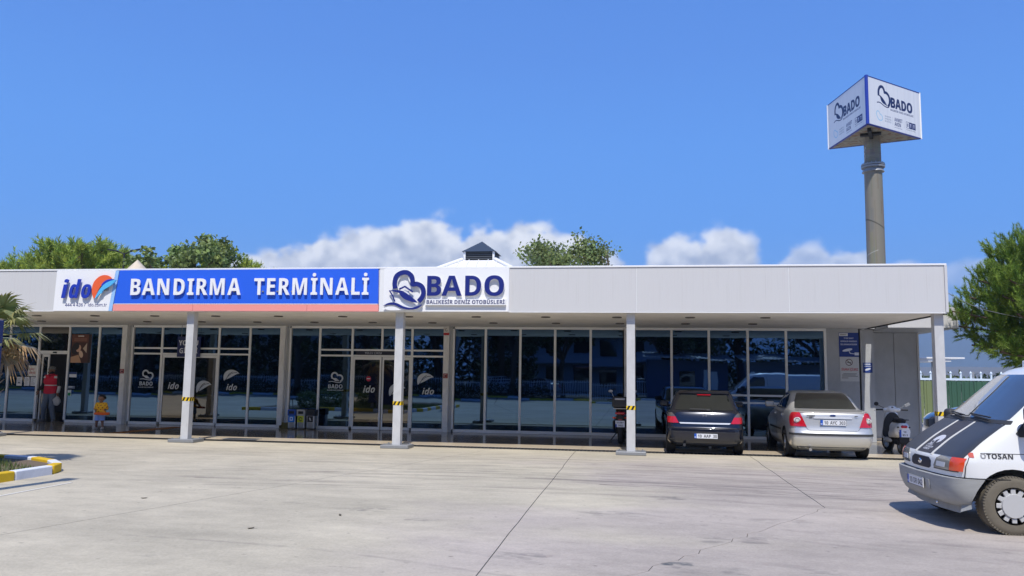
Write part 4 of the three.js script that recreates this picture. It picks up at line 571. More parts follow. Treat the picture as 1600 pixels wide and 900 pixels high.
{ const R = rngOf(33), t = thing('palm_tree', 'fan palm with ragged half-dry leaves at the left edge of the picture', 'palm', [-10.56, 0.08, -12.0]);
  const w = [tube([V(0, 0, 0), V(0.03, 1, 0), V(0, 2.15, 0)], 0.1, 12, 10)]; for (let i = 0; i < 60; i++) { const y = 0.2 + i * 0.033, a = i * 2.4, o = V(Math.cos(a), 0, Math.sin(a)); w.push(rod(o.clone().multiplyScalar(0.08).setY(y), o.clone().multiplyScalar(0.17 + 0.05 * R()).setY(y + 0.12), 0.03, 0.008, 4)); }
  part(t, 'trunk', w, mat([0.24, 0.20, 0.16], 0.95));
  for (let i = 0; i < 22; i++) { const T = new Tris(), k = i / 22, dry = i < 7, a = i * 2.4 + 0.3, up = lerp(-0.75, 1.15, k ** 0.9) + (R() - 0.5) * 0.2, out = V(Math.cos(a), 0, Math.sin(a)), dir = out.clone().multiplyScalar(Math.cos(up)).add(V(0, Math.sin(up), 0)), c0 = V(0, 2.0 + 0.15 * k, 0), len = 0.3 + 0.14 * R(), hub = c0.clone().addScaledVector(dir, len), side = V(-out.z, 0, out.x), nrm = dir.clone().cross(side);
    for (let j = -11; j <= 11; j++) { const f = j / 11 * 1.75 + (R() - 0.5) * 0.08, bl = (0.42 + 0.1 * R()) * (1 - 0.25 * Math.abs(j / 11)), d = dir.clone().multiplyScalar(Math.cos(f)).addScaledVector(side, Math.sin(f)).normalize(), s = d.clone().cross(nrm).normalize().multiplyScalar(0.021), m = hub.clone().addScaledVector(d, bl * 0.55), tip = hub.clone().addScaledVector(d, bl).add(V(0, -0.10 - (dry ? 0.2 : 0.1) * R(), 0)), tn = tintOf(R, 0.25); T.quad(hub.clone().addScaledVector(s, 0.3), m.clone().add(s), m.clone().sub(s), hub.clone().addScaledVector(s, -0.3), tn); T.tri(m.clone().add(s), m.clone().sub(s), tip, [tn[0] * 1.25, tn[1] * 1.05, tn[2] * 0.9]); }
    const fr = part(t, 'palm_leaf', T.geometry(), dry ? MF.palmDry : MF.palm); part(fr, 'leaf_stalk', rod(c0, hub, 0.018, 0.01, 5), dry ? M.bark : mat([0.25, 0.28, 0.1], 0.6)); } }
{ const t = thing('totem_sign', 'dark blue totem sign with red mark cut off by the left edge', 'sign', [-10.56, 0.06, -11.42]); part(t, 'panel', box(-0.6, 0.6, 0.25, 2.3, -0.09, 0.09, 0.015), mat([0.016, 0.032, 0.13], 0.45)); part(t, 'leg', [box(-0.5, -0.42, -0.02, 0.25, -0.04, 0.04), box(0.42, 0.5, -0.02, 0.25, -0.04, 0.04)], M.galv); part(t, 'red_mark', box(-0.45, 0.47, 1.98, 2.14, 0.091, 0.096), mat([0.5, 0.015, 0.03], 0.45)); }
{ const R = rngOf(44); const bush = (at, r, seed, label) => { const R = rngOf(seed), t = thing('shrub', label, 'shrub', at, 0, 'shrubs on the planted island'), T = new Tris(), w = []; for (let i = 0; i < 9; i++) { const d = randDir(R); d.y = Math.abs(d.y) + 0.4; w.push(rod(V(0, 0, 0), d.multiplyScalar(r * 0.8), 0.012, 0.005, 4)); } for (let k = 0; k < 1500; k++) { const d = randDir(R).multiplyScalar(r * (0.55 + 0.45 * Math.sqrt(R()))); d.y = d.y * 0.8 + r * 0.75; const a = randDir(R).multiplyScalar(0.05), b = randDir(R).multiplyScalar(0.025); T.quad(d, d.clone().add(a).add(b), d.clone().addScaledVector(a, 2), d.clone().add(a).sub(b), tintOf(R)); } part(t, 'stem', w, M.bark); part(t, 'foliage', T.geometry(), MF.hedge); };
  bush([-11.6, 0.08, -10.2], 0.5, 1, 'round green shrub on the island nearest the totem sign, seen mirrored in the glass'); bush([-12.9, 0.08, -11.4], 0.55, 2, 'round green shrub on the island beyond the palm, seen mirrored in the glass'); bush([-14.2, 0.08, -10.4], 0.5, 3, 'outermost round green shrub on the island, seen mirrored in the glass'); }
{ const t = thing('lamp_post', 'leaning slim lamp post out of view, known by its shadow beside the kerb', 'lamp post', [-8.82, 0, -7.2]); part(t, 'post', rod(V(0, 0, 0), V(0.98, 5.5, -0.22), 0.1, 0.09, 10), M.galv); part(t, 'lamp_head', box(0.86, 1.1, 5.5, 5.58, -0.36, -0.1, 0.02), M.galv); part(t, 'base_plate', box(-0.15, 0.15, 0.003, 0.03, -0.15, 0.15), M.galv); }
// small litter on the concrete
{ const R = rngOf(71), lt = (x, z, a, label) => top('dry_leaf', (() => { const g = new THREE.SphereGeometry(0.042, 8, 5).scale(1, 0.12, 0.38); const p = g.attributes.position; for (let i = 0; i < p.count; i++) p.setY(i, p.getY(i) + 3 * p.getX(i) ** 2); g.computeVertexNormals(); return g.rotateY(a).translate(x, 0.006, z); })(), mat([0.10, 0.085, 0.06], 0.9), label, 'leaf');
  lt(-6.1, -9.55, 0.5, 'small curled dark leaf lying on the concrete right of the white line'); lt(-3.9, -8.0, 1, 'tiny dark leaf on the concrete left of the long straight joint, nearest the camera'); lt(-3.3, -8.95, 2, 'tiny dark leaf on the concrete left of the long straight joint, farther away'); }
// ------------------------------------------------------------------ vehicles
// A body is a stack of plan outlines: at each height y the rear end xr, front end xf, half width w,
// how square the corners are (nr, nf) and how far the ends bow (br, bf). x runs forward, z to the right.
function pchip(xs, ys) {
  const n = xs.length, d = [], m = [];
  for (let i = 0; i + 1 < n; i++) d.push((ys[i + 1] - ys[i]) / (xs[i + 1] - xs[i]));
  m.push(d[0]); for (let i = 1; i + 1 < n; i++) m.push(d[i - 1] * d[i] <= 0 ? 0 : 2 / (1 / d[i - 1] + 1 / d[i])); m.push(d[n - 2]);
  return (x) => { if (x <= xs[0]) return ys[0]; if (x >= xs[n - 1]) return ys[n - 1]; let i = 0; while (x > xs[i + 1]) i++; const h = xs[i + 1] - xs[i], t = (x - xs[i]) / h, t2 = t * t, t3 = t2 * t; return (2 * t3 - 3 * t2 + 1) * ys[i] + (t3 - 2 * t2 + t) * h * m[i] + (-2 * t3 + 3 * t2) * ys[i + 1] + (t3 - t2) * h * m[i + 1]; };
}
function makeShell(levels, xm) {
  const ys = levels.map((l) => l[0]), f = [1, 2, 3, 4, 5, 6, 7].map((k) => pchip(ys, levels.map((l) => l[k]))), cache = new Map();
  const at = (a, y) => { const c = Math.cos(a), s = Math.sin(a), rear = a <= Math.PI / 2, n = rear ? f[3](y) : f[4](y), cc = Math.pow(Math.abs(c), 2 / n), ss = Math.pow(Math.max(0, s), 2 / n), w = f[2](y); return rear ? [xm - (xm - f[0](y)) * cc + f[5](y) * ss * ss * cc, w * ss] : [xm + (f[1](y) - xm) * cc - f[6](y) * ss * ss * cc, w * ss]; };
  const table = (y) => { const key = Math.round(y * 5000); if (cache.has(key)) return cache.get(key); const A = [], P = [], S = [0]; const N = 420; for (let i = 0; i <= N; i++) { const t = i / N, a = Math.PI * (t < 0.5 ? 0.5 * Math.pow(2 * t, 1.6) : 1 - 0.5 * Math.pow(2 - 2 * t, 1.6)); A.push(a); P.push(at(a, y)); if (i) S.push(S[i - 1] + Math.hypot(P[i][0] - P[i - 1][0], P[i][1] - P[i - 1][1])); } const r = { A, P, S, L: S[N] }; cache.set(key, r); return r; };
  const byS = (s, y) => { const t = table(y), q = Math.min(t.L, Math.max(0, s)); let lo = 0, hi = t.S.length - 1; while (hi - lo > 1) { const m = (lo + hi) >> 1; if (t.S[m] <= q) lo = m; else hi = m; } const k = (q - t.S[lo]) / (t.S[hi] - t.S[lo] || 1); return [lerp(t.P[lo][0], t.P[hi][0], k), lerp(t.P[lo][1], t.P[hi][1], k)]; };
  // kinds: r = along the outline from the rear centre line (+ right), f = from the front centre line, sl / sr = by x on the left / right side
  const point = (kind, u, y) => { if (kind === 'r') { const [x, z] = byS(Math.abs(u), y); return V(x, y, u < 0 ? -z : z); } if (kind === 'f') { const [x, z] = byS(table(y).L - Math.abs(u), y); return V(x, y, u < 0 ? -z : z); } const t = table(y); let i = 1; while (i < t.P.length - 1 && t.P[i][0] < u) i++; const p = t.P[i - 1], q = t.P[i], k = Math.min(1, Math.max(0, (u - p[0]) / (q[0] - p[0] || 1))); const z = lerp(p[1], q[1], k); return V(u, y, kind === 'sl' ? -z : z); };
  return { at, table, byS, point, f, y0: ys[0], y1: ys.at(-1) };
}
function bodyGeometry(sh, rings, N = 44) {
  const mid = sh.table(lerp(sh.y0, sh.y1, 0.35)), as = []; for (let i = 0; i <= N; i++) { const q = (i / N) * mid.L; let k = 0; while (k < mid.S.length - 1 && mid.S[k] < q) k++; as.push(mid.A[k]); } as[0] = 0; as[N] = Math.PI;
  const pos = [], idx = [], M2 = 2 * N;
  const ring = (y) => { for (let i = 0; i < M2; i++) { const k = i <= N ? i : M2 - i, [x, z] = sh.at(as[k], y); pos.push(x, y, i <= N ? z : -z); } };
  rings.forEach(ring);
  for (let j = 0; j + 1 < rings.length; j++) for (let i = 0; i < M2; i++) { const a = j * M2 + i, b = j * M2 + (i + 1) % M2, c = a + M2, d = b + M2; idx.push(a, c, b, b, c, d); }
  const cap = (o, up) => { for (let k = 0; k < N; k++) { const a = o + k, b = o + k + 1, c = o + (M2 - k) % M2, d = o + (M2 - k - 1) % M2; if (k > 0) up ? idx.push(a, c, b) : idx.push(a, b, c); if (k < N - 1) up ? idx.push(b, c, d) : idx.push(b, d, c); } };
  cap(0, false); cap((rings.length - 1) * M2, true);
  const g = new THREE.BufferGeometry(); g.setAttribute('position', new THREE.Float32BufferAttribute(pos, 3)); g.setIndex(idx); g.computeVertexNormals(); return g;
}
// a fitted piece lying on the body: rows of [y, u0, u1] from bottom to top
function fitted(sh, kind, rows, off = 0.004, nu = 14, nv = 8, thick = 0.012) {
  const ys = rows.map((r) => r[0]), lo = (y) => { let i = 0; while (i < rows.length - 2 && y > ys[i + 1]) i++; const t = (y - ys[i]) / (ys[i + 1] - ys[i] || 1); return [lerp(rows[i][1], rows[i + 1][1], t), lerp(rows[i][2], rows[i + 1][2], t)]; };
  const grid = []; const yl = []; for (let i = 0; i + 1 < rows.length; i++) { const m = Math.max(1, Math.round(nv * (ys[i + 1] - ys[i]) / (ys.at(-1) - ys[0]))); for (let k = 0; k < m; k++) yl.push(lerp(ys[i], ys[i + 1], k / m)); } yl.push(ys.at(-1));
  const nrm = (u, y, p) => { const a = sh.point(kind, u + 0.01, y), b = sh.point(kind, u - 0.01, y), c = sh.point(kind, u, Math.min(sh.y1, y + 0.01)), d = sh.point(kind, u, Math.max(sh.y0, y - 0.01)), n = a.sub(b).cross(c.sub(d)).normalize(); const o = V(p.x - (sh.cx ?? 2), 0.0, p.z); if (n.dot(o) < 0 && Math.abs(n.dot(o)) > 0.02 * o.length()) n.negate(); if (n.y < -0.55) n.negate(); return n; };
  const pos = [], uv = [], idx = [], W = nu + 1;
  for (const layer of [0, 1]) yl.forEach((y, j) => { const [a, b] = lo(y); for (let i = 0; i <= nu; i++) { const u = lerp(a, b, i / nu), p = sh.point(kind, u, y), n = nrm(u, y, p); p.addScaledVector(n, layer ? off - thick : off); pos.push(p.x, p.y, p.z); uv.push(i / nu, (y - ys[0]) / (ys.at(-1) - ys[0])); } });
  const H = yl.length, base = W * H;
  for (let j = 0; j + 1 < H; j++) for (let i = 0; i < nu; i++) { const a = j * W + i; idx.push(a, a + 1, a + W, a + 1, a + W + 1, a + W); }
  const edge = (a, b) => idx.push(a, a + base, b, b, a + base, b + base);
  for (let i = 0; i < nu; i++) { edge(i + 1, i); edge((H - 1) * W + i, (H - 1) * W + i + 1); } for (let j = 0; j + 1 < H; j++) { edge(j * W, (j + 1) * W); edge((j + 1) * W + nu, j * W + nu); }
  let g = new THREE.BufferGeometry(); g.setAttribute('position', new THREE.Float32BufferAttribute(pos, 3)); g.setAttribute('uv', new THREE.Float32BufferAttribute(uv, 2)); g.setIndex(idx); return toCreasedNormals(g, 0.7);
}
const sAtX = (S, x, y) => { const q = S.table(y); let i = q.P.length - 1; while (i > 0 && q.P[i][0] > x) i--; return q.L - q.S[i]; };   // arc from the front centre line to the point at x
const csg = new Evaluator(); csg.attributes = ['position', 'normal']; csg.useGroups = true;
function cutArches(g, arches, m) { // wheel arches cut out of the body; the cut keeps its own dark lining
  let b = new Brush(g, m); b.updateMatrixWorld();
  for (const [x, y, r, z0, z1] of arches) { const c = new Brush(new THREE.CylinderGeometry(r, r, z1 - z0, 30).rotateX(Math.PI / 2).translate(x, y, (z0 + z1) / 2), M.rubber); c.updateMatrixWorld(); b = csg.evaluate(b, c, SUBTRACTION); }
  return b;
}
const carMat = { glass: phys([0.012, 0.015, 0.014], 0.03, { clearcoat: 1, clearcoatRoughness: 0.02, ior: 1.6 }), red: phys([0.50, 0.008, 0.018], 0.15, { clearcoat: 1 }), lampClear: phys([0.62, 0.62, 0.6], 0.12, { clearcoat: 1 }), amber: phys([0.75, 0.07, 0.015], 0.18, { clearcoat: 1 }), tyre: mat([0.028, 0.027, 0.026], 0.9, { map: rep(smearTex, 3) }), dusty: mat([0.16, 0.14, 0.105], 0.95, { map: rep(smearTex, 3) }), alloy: mat([0.55, 0.56, 0.57], 0.32, { metalness: 0.75 }), plastic: mat([0.035, 0.036, 0.038], 0.65) };
function wheel(parent, x, z, r, w, o = {}) { // tyre with grooves, rim with spokes; z is the outer face
  const g = sub(parent, 'wheel'), s = Math.sign(z), zo = 0; g.position.set(x, r - 0.006, z);
  const prof = [[r * 0.62, -w / 2], [r * 0.80, -w / 2 - 0.006], [r * 0.93, -w / 2 + 0.004], [r * 0.985, -w / 2 + 0.022], [r, -w * 0.3], [r, -w * 0.2], [r - 0.008, -w * 0.185], [r - 0.008, -w * 0.15], [r, -w * 0.135], [r, w * 0.135], [r - 0.008, w * 0.15], [r - 0.008, w * 0.185], [r, w * 0.2], [r, w * 0.3], [r * 0.985, w / 2 - 0.022], [r * 0.93, w / 2 - 0.004], [r * 0.80, w / 2 + 0.006], [r * 0.62, w / 2]];
  const ty = lathe(prof, 40).rotateX(Math.PI / 2).translate(0, 0, -s * w / 2), list = [ty];
  if (o.lugs) for (let i = 0; i < 60; i++) { const a = i / 60 * 6.283; list.push(box(r * 0.94, r * 1.003, -0.010, 0.010, -w / 2 + 0.005, -w / 2 + 0.06).rotateZ(a).translate(0, 0, -s * w / 2), box(r * 0.94, r * 1.003, -0.010, 0.010, w / 2 - 0.06, w / 2 - 0.005).rotateZ(a + 0.07).translate(0, 0, -s * w / 2)); }
  part(g, 'tyre', list, o.tyre ?? carMat.tyre);
  const R0 = r * 0.64, dish = -s * 0.018, rim = [lathe([[R0, -0.06], [R0 * 1.02, 0], [R0 * 0.96, 0.012], [R0 * 0.9, 0.0], [R0 * 0.88, -0.05]], 32).rotateX(Math.PI / 2).scale(1, 1, s).translate(0, 0, dish + s * 0.012)];
  const n = o.spokes ?? 7; for (let i = 0; i < n; i++) rim.push(box(R0 * 0.2, R0 * 0.92, -R0 * (o.spokeW ?? 0.1), R0 * (o.spokeW ?? 0.1), -0.012, 0.012, 0.008).rotateZ(i / n * 6.283).translate(0, 0, dish));
  rim.push(new THREE.CylinderGeometry(R0 * (o.hub ?? 0.3), R0 * ((o.hub ?? 0.3) + 0.06), 0.04, 20).rotateX(s * Math.PI / 2).translate(0, 0, dish + s * 0.006));
  part(g, 'rim', rim, o.rim ?? carMat.alloy); part(g, 'brake_disc', new THREE.CylinderGeometry(R0 * 0.9, R0 * 0.9, 0.02, 24).rotateX(Math.PI / 2).translate(0, 0, dish - s * 0.05), carMat.plastic);
}
function plateMat(text, seed) { const t = canvasTexture(416, 90, (x, w, h) => { x.fillStyle = '#e4e6ea'; x.fillRect(0, 0, w, h); x.fillStyle = '#1d5ac0'; x.fillRect(0, 0, 44, h); x.fillStyle = '#fff'; x.font = 'bold 26px sans-serif'; x.fillText('TR', 4, 76); x.fillStyle = '#15161a'; x.font = 'bold 74px sans-serif'; x.fillText(text, 62, 72, 340); x.strokeStyle = '#333'; x.lineWidth = 4; x.strokeRect(2, 2, w - 4, h - 4); }); return mat([0.9, 0.9, 0.9], 0.4, { map: t }); }
function plate(parent, w, h, at, rotY, m, tilt = 0) { const uv = new THREE.BoxGeometry(w, h, 0.008), p = part(parent, 'number_plate', uv, [...Array(4).fill(M.white), m, M.white]); p.position.set(...at); p.rotation.order = 'YXZ'; p.rotation.set(tilt, rotY, 0); return p; }
const steps = (a, b, n) => Array.from({ length: n + 1 }, (_, i) => lerp(a, b, i / n));

// ---- dark blue hatchback
const paintNavy = phys([0.006, 0.009, 0.022], 0.22, { clearcoat: 1, clearcoatRoughness: 0.04, metalness: 0.3 });
const paintSilver = phys([0.62, 0.615, 0.59], 0.34, { clearcoat: 0.8, clearcoatRoughness: 0.08, metalness: 0.55 });
function hatchback(label, at, turn, paint) {
  const t = thing('parked_car', label, 'car', at, turn);
  const sh = makeShell([ // y, xr, xf, w, nr, nf, br, bf
    [0.17, 0.24, 3.70, 0.70, 9, 7, 0.05, 0.1], [0.23, 0.08, 3.82, 0.765, 9, 7, 0.06, 0.12], [0.34, 0.015, 3.88, 0.80, 10, 7, 0.07, 0.16], [0.50, 0.0, 3.88, 0.808, 10, 7, 0.07, 0.16], [0.545, 0.005, 3.87, 0.808, 10, 7, 0.07, 0.16], [0.565, 0.045, 3.85, 0.806, 10, 7, 0.06, 0.16], [0.66, 0.07, 3.74, 0.80, 9, 7, 0.06, 0.16], [0.76, 0.095, 3.50, 0.79, 9, 7, 0.06, 0.16], [0.85, 0.13, 3.10, 0.772, 9, 7, 0.05, 0.14], [0.89, 0.155, 2.88, 0.755, 9, 8, 0.05, 0.12], [0.915, 0.19, 2.78, 0.732, 9, 8, 0.06, 0.1], [1.0, 0.265, 2.62, 0.70, 8, 8, 0.08, 0.1], [1.1, 0.36, 2.44, 0.665, 8, 8, 0.09, 0.1], [1.2, 0.47, 2.24, 0.625, 8, 8, 0.09, 0.1], [1.265, 0.545, 2.08, 0.595, 8, 8, 0.09, 0.1], [1.30, 0.62, 1.96, 0.565, 7, 7, 0.1, 0.1], [1.325, 0.86, 1.80, 0.49, 6, 6, 0.1, 0.1], [1.34, 1.15, 1.58, 0.28, 5, 5, 0.1, 0.08]], 1.36);
  sh.cx = 1.5;
  const rings = [...steps(0.17, 0.54, 9), 0.545, 0.555, 0.565, ...steps(0.58, 0.88, 11), ...steps(0.89, 0.92, 3), ...steps(0.94, 1.265, 12), ...steps(1.275, 1.34, 8)];
  const body = cutArches(bodyGeometry(sh, rings), [[0.66, 0.29, 0.335, -1, -0.52], [0.66, 0.29, 0.335, 0.52, 1], [3.06, 0.29, 0.335, -1, -0.52], [3.06, 0.29, 0.335, 0.52, 1]], paint);
  part(t, 'body', body.geometry, body.material);
  part(t, 'rear_window', fitted(sh, 'r', [[0.925, -0.60, 0.60], [0.94, -0.625, 0.625], [1.1, -0.575, 0.575], [1.225, -0.50, 0.50], [1.24, -0.47, 0.47]], 0.004, 24, 12), carMat.glass);
  part(t, 'spoiler', [fitted(sh, 'r', [[1.25, -0.55, 0.55], [1.28, -0.56, 0.56], [1.302, -0.54, 0.54]], 0.03, 20, 4, 0.045)], paint);
  part(t, 'brake_light', box(0.475, 0.50, 1.235, 1.255, -0.14, 0.14), carMat.red);
  const w = part(t, 'rear_wiper', [box(0.16, 0.185, 0.925, 0.955, -0.32, 0.10, 0.008).rotateX(0.02), box(0.15, 0.2, 0.905, 0.95, 0.04, 0.11, 0.012)], carMat.plastic);
  for (const s of [-1, 1]) {
    part(t, 'tail_light', fitted(sh, 'r', [[0.655, s * 0.53, s * 0.80], [0.72, s * 0.565, s * 0.86], [0.785, s * 0.60, s * 0.89]], 0.012, 10, 6), carMat.red);
    part(t, 'tail_light_top', fitted(sh, 'r', [[0.787, s * 0.60, s * 0.89], [0.83, s * 0.635, s * 0.89], [0.865, s * 0.68, s * 0.86]], 0.011, 10, 5), phys([0.10, 0.09, 0.09], 0.15, { clearcoat: 1 }));
    part(t, 'bumper_reflector', fitted(sh, 'r', [[0.285, s * 0.60, s * 0.80], [0.325, s * 0.64, s * 0.82]], 0.004, 8, 2), carMat.plastic);
    const side = s < 0 ? 'sl' : 'sr';
    part(t, 'side_window', fitted(sh, side, [[0.935, 0.98, 1.66], [1.1, 1.0, 1.66], [1.225, 1.12, 1.66], [1.25, 1.25, 1.66]], 0.003, 8, 7), carMat.glass);
    part(t, 'side_window', fitted(sh, side, [[0.935, 1.72, 2.62], [1.1, 1.72, 2.36], [1.235, 1.72, 2.08], [1.25, 1.72, 2.0]], 0.003, 10, 7), carMat.glass);
    part(t, 'quarter_window', fitted(sh, side, [[0.95, 0.62, 0.90], [1.08, 0.70, 0.92], [1.2, 0.86, 1.03]], 0.003, 6, 5), carMat.glass);
    part(t, 'door_handle', [fitted(sh, side, [[0.80, 1.02, 1.2], [0.83, 1.02, 1.2]], 0.022, 4, 2, 0.03), fitted(sh, side, [[0.80, 1.92, 2.1], [0.83, 1.92, 2.1]], 0.022, 4, 2, 0.03)], paint);
    part(t, 'wing_mirror', [new RoundedBoxGeometry(0.09, 0.13, 0.2, 3, 0.04).translate(2.42, 0.99, s * 0.86), rod(V(2.46, 0.94, s * 0.70), V(2.44, 0.95, s * 0.80), 0.03)], paint);
    part(t, 'headlight', fitted(sh, 'f', [[0.56, s * 0.46, s * 0.86], [0.64, s * 0.46, s * 0.95], [0.70, s * 0.56, s * 1.05]], 0.01, 10, 5), carMat.lampClear);
    wheel(t, 0.66, s * 0.80, 0.288, 0.19, { spokes: 5 }); wheel(t, 3.06, s * 0.80, 0.288, 0.19, { spokes: 5 });
  }
  part(t, 'windscreen', fitted(sh, 'f', [[0.935, -0.62, 0.62], [1.1, -0.58, 0.58], [1.26, -0.5, 0.5]], 0.003, 20, 9), carMat.glass);
  part(t, 'chrome_bar', fitted(sh, 'r', [[0.640, -0.50, 0.50], [0.668, -0.525, 0.525]], 0.02, 24, 2, 0.02), mat([0.8, 0.8, 0.8], 0.38, { metalness: 0.5 }));
  part(t, 'badge', [new THREE.TorusGeometry(0.033, 0.006, 6, 20).rotateY(Math.PI / 2).translate(0.112, 0.815, 0), box(0.11, 0.118, 0.812, 0.82, -0.045, 0.045)], M.chrome);
  part(t, 'bumper_groove', fitted(sh, 'r', [[0.47, -0.7, 0.7], [0.48, -0.7, 0.7]], 0.002, 20, 1), carMat.plastic);
  part(t, 'boot_seam', [fitted(sh, 'r', [[0.556, -0.66, 0.66], [0.563, -0.66, 0.66]], 0.002, 20, 1)], carMat.plastic);
  part(t, 'bumper_skirt', fitted(sh, 'r', [[0.20, -0.62, 0.62], [0.235, -0.66, 0.66]], 0.004, 20, 2), carMat.plastic);
  part(t, 'exhaust_pipe', rod(V(0.0, 0.205, -0.42), V(0.2, 0.21, -0.42), 0.028, 0.028, 12), carMat.plastic);
  plate(t, 0.48, 0.105, [-0.006, 0.40, 0.02], -Math.PI / 2, plateMat('10  AAP  30'));
  part(t, 'antenna', rod(V(1.0, 1.33, 0), V(0.82, 1.50, 0), 0.006, 0.004, 5), carMat.plastic);
  return t;
}
// ---- silver saloon
function saloon(label, at, turn, paint) {
  const t = thing('parked_car', label, 'car', at, turn);
  const sh = makeShell([
    [0.17, 0.30, 3.85, 0.70, 9, 7, 0.05, 0.1], [0.25, 0.09, 3.98, 0.77, 10, 7, 0.06, 0.12], [0.33, 0.03, 4.04, 0.805, 11, 7, 0.07, 0.16], [0.45, 0.0, 4.06, 0.82, 11, 7, 0.07, 0.16], [0.52, 0.0, 4.06, 0.82, 11, 7, 0.07, 0.16], [0.56, 0.02, 4.04, 0.82, 11, 7, 0.07, 0.16], [0.66, 0.05, 3.94, 0.815, 10, 7, 0.06, 0.16], [0.78, 0.065, 3.66, 0.805, 10, 7, 0.06, 0.15], [0.88, 0.075, 3.2, 0.79, 10, 7, 0.06, 0.14], [0.925, 0.09, 2.98, 0.775, 9, 8, 0.06, 0.12], [0.948, 0.135, 2.88, 0.765, 9, 8, 0.06, 0.1], [0.962, 0.26, 2.82, 0.755, 9, 8, 0.06, 0.1], [0.975, 0.47, 2.76, 0.742, 9, 8, 0.06, 0.1], [0.99, 0.62, 2.70, 0.73, 8, 8, 0.07, 0.1], [1.05, 0.74, 2.6, 0.70, 8, 8, 0.09, 0.1], [1.15, 0.90, 2.44, 0.665, 8, 8, 0.1, 0.1], [1.25, 1.06, 2.26, 0.62, 8, 8, 0.1, 0.1], [1.305, 1.17, 2.14, 0.59, 7, 8, 0.1, 0.1], [1.34, 1.32, 2.02, 0.55, 7, 7, 0.1, 0.1], [1.362, 1.52, 1.9, 0.46, 6, 6, 0.1, 0.1], [1.372, 1.68, 1.8, 0.26, 5, 5, 0.06, 0.06]], 1.74);
  sh.cx = 2;
  const rings = [...steps(0.17, 0.44, 7), ...steps(0.45, 0.56, 5), ...steps(0.58, 0.92, 12), ...steps(0.928, 0.99, 12), ...steps(1.0, 1.3, 12), ...steps(1.308, 1.372, 9)];
  const body = cutArches(bodyGeometry(sh, rings), [[0.86, 0.29, 0.34, -1, -0.53], [0.86, 0.29, 0.34, 0.53, 1], [3.28, 0.29, 0.34, -1, -0.53], [3.28, 0.29, 0.34, 0.53, 1]], paint);
  part(t, 'body', body.geometry, body.material);
  part(t, 'rear_window', fitted(sh, 'r', [[0.996, -0.615, 0.615], [1.01, -0.63, 0.63], [1.16, -0.585, 0.585], [1.305, -0.50, 0.50], [1.315, -0.47, 0.47]], 0.004, 24, 14), carMat.glass);
  part(t, 'boot_lip', fitted(sh, 'r', [[0.93, -0.62, 0.62], [0.95, -0.64, 0.64], [0.958, -0.63, 0.63]], 0.012, 24, 4, 0.03), paint);
  part(t, 'boot_seam', [fitted(sh, 'r', [[0.585, -0.46, 0.46], [0.592, -0.46, 0.46]], 0.0025, 16, 1), fitted(sh, 'r', [[0.59, -0.475, -0.467], [0.66, -0.54, -0.532], [0.93, -0.65, -0.642]], 0.0025, 1, 10), fitted(sh, 'r', [[0.59, 0.467, 0.475], [0.66, 0.532, 0.54], [0.93, 0.642, 0.65]], 0.0025, 1, 10)], carMat.plastic);
  part(t, 'boot_handle', fitted(sh, 'r', [[0.822, -0.36, 0.36], [0.845, -0.37, 0.37], [0.858, -0.34, 0.34]], 0.018, 16, 3, 0.03), mat([0.8, 0.8, 0.79], 0.35, { metalness: 0.4 }));
  part(t, 'rubbing_strip', fitted(sh, 'r', [[0.485, -0.95, 0.95], [0.525, -0.95, 0.95]], 0.012, 40, 3), carMat.plastic);
  part(t, 'bumper_skirt', fitted(sh, 'r', [[0.20, -0.66, 0.66], [0.255, -0.7, 0.7]], 0.003, 20, 2), carMat.plastic);
  for (const s of [-1, 1]) {
    const tl = part(t, 'tail_light', fitted(sh, 'r', [[0.655, s * 0.505, s * 0.86], [0.75, s * 0.545, s * 0.92], [0.85, s * 0.585, s * 0.92], [0.915, s * 0.615, s * 0.86], [0.93, s * 0.64, s * 0.80]], 0.014, 12, 8), carMat.red);
    const c = sh.point('r', s * 0.675, 0.785), n = V(-1, 0, s * 0.3).normalize(); const lens = part(tl, 'lens', new THREE.SphereGeometry(0.075, 18, 10).scale(1.0, 0.72, 0.2), carMat.lampClear); lens.position.copy(c).addScaledVector(n, 0.014); lens.lookAt(c.clone().addScaledVector(n, 1)); 
    const ring = part(tl, 'lens_ring', new THREE.TorusGeometry(0.04, 0.007, 6, 18), mat([0.3, 0.28, 0.25], 0.3)); ring.position.copy(c).addScaledVector(n, 0.03); ring.lookAt(c.clone().addScaledVector(n, 1));
    const side = s < 0 ? 'sl' : 'sr';
    part(t, 'side_window', fitted(sh, side, [[1.0, 1.2, 1.86], [1.16, 1.22, 1.86], [1.28, 1.36, 1.86], [1.305, 1.5, 1.86]], 0.003, 8, 8), carMat.glass);
    part(t, 'side_window', fitted(sh, side, [[1.0, 1.92, 2.62], [1.15, 1.92, 2.4], [1.29, 1.92, 2.14], [1.305, 1.92, 2.08]], 0.003, 10, 8), carMat.glass);
    part(t, 'window_trim', [fitted(sh, side, [[0.985, 1.18, 2.66], [0.998, 1.18, 2.64]], 0.006, 12, 1)], carMat.plastic);
    part(t, 'door_handle', [fitted(sh, side, [[0.83, 1.2, 1.4], [0.865, 1.2, 1.4]], 0.024, 4, 2, 0.035), fitted(sh, side, [[0.83, 2.1, 2.3], [0.865, 2.1, 2.3]], 0.024, 4, 2, 0.035)], paint);
    part(t, 'door_seam', [fitted(sh, side, [[0.3, 1.885, 1.893], [0.98, 1.885, 1.893]], 0.002, 1, 8), fitted(sh, side, [[0.3, 2.86, 2.868], [0.9, 2.8, 2.808]], 0.002, 1, 8), fitted(sh, side, [[0.62, 1.16, 1.168], [0.98, 1.12, 1.128]], 0.002, 1, 5)], carMat.plastic);
    part(t, 'side_strip', fitted(sh, side, [[0.52, 1.25, 2.85], [0.555, 1.25, 2.85]], 0.012, 8, 2), carMat.plastic);
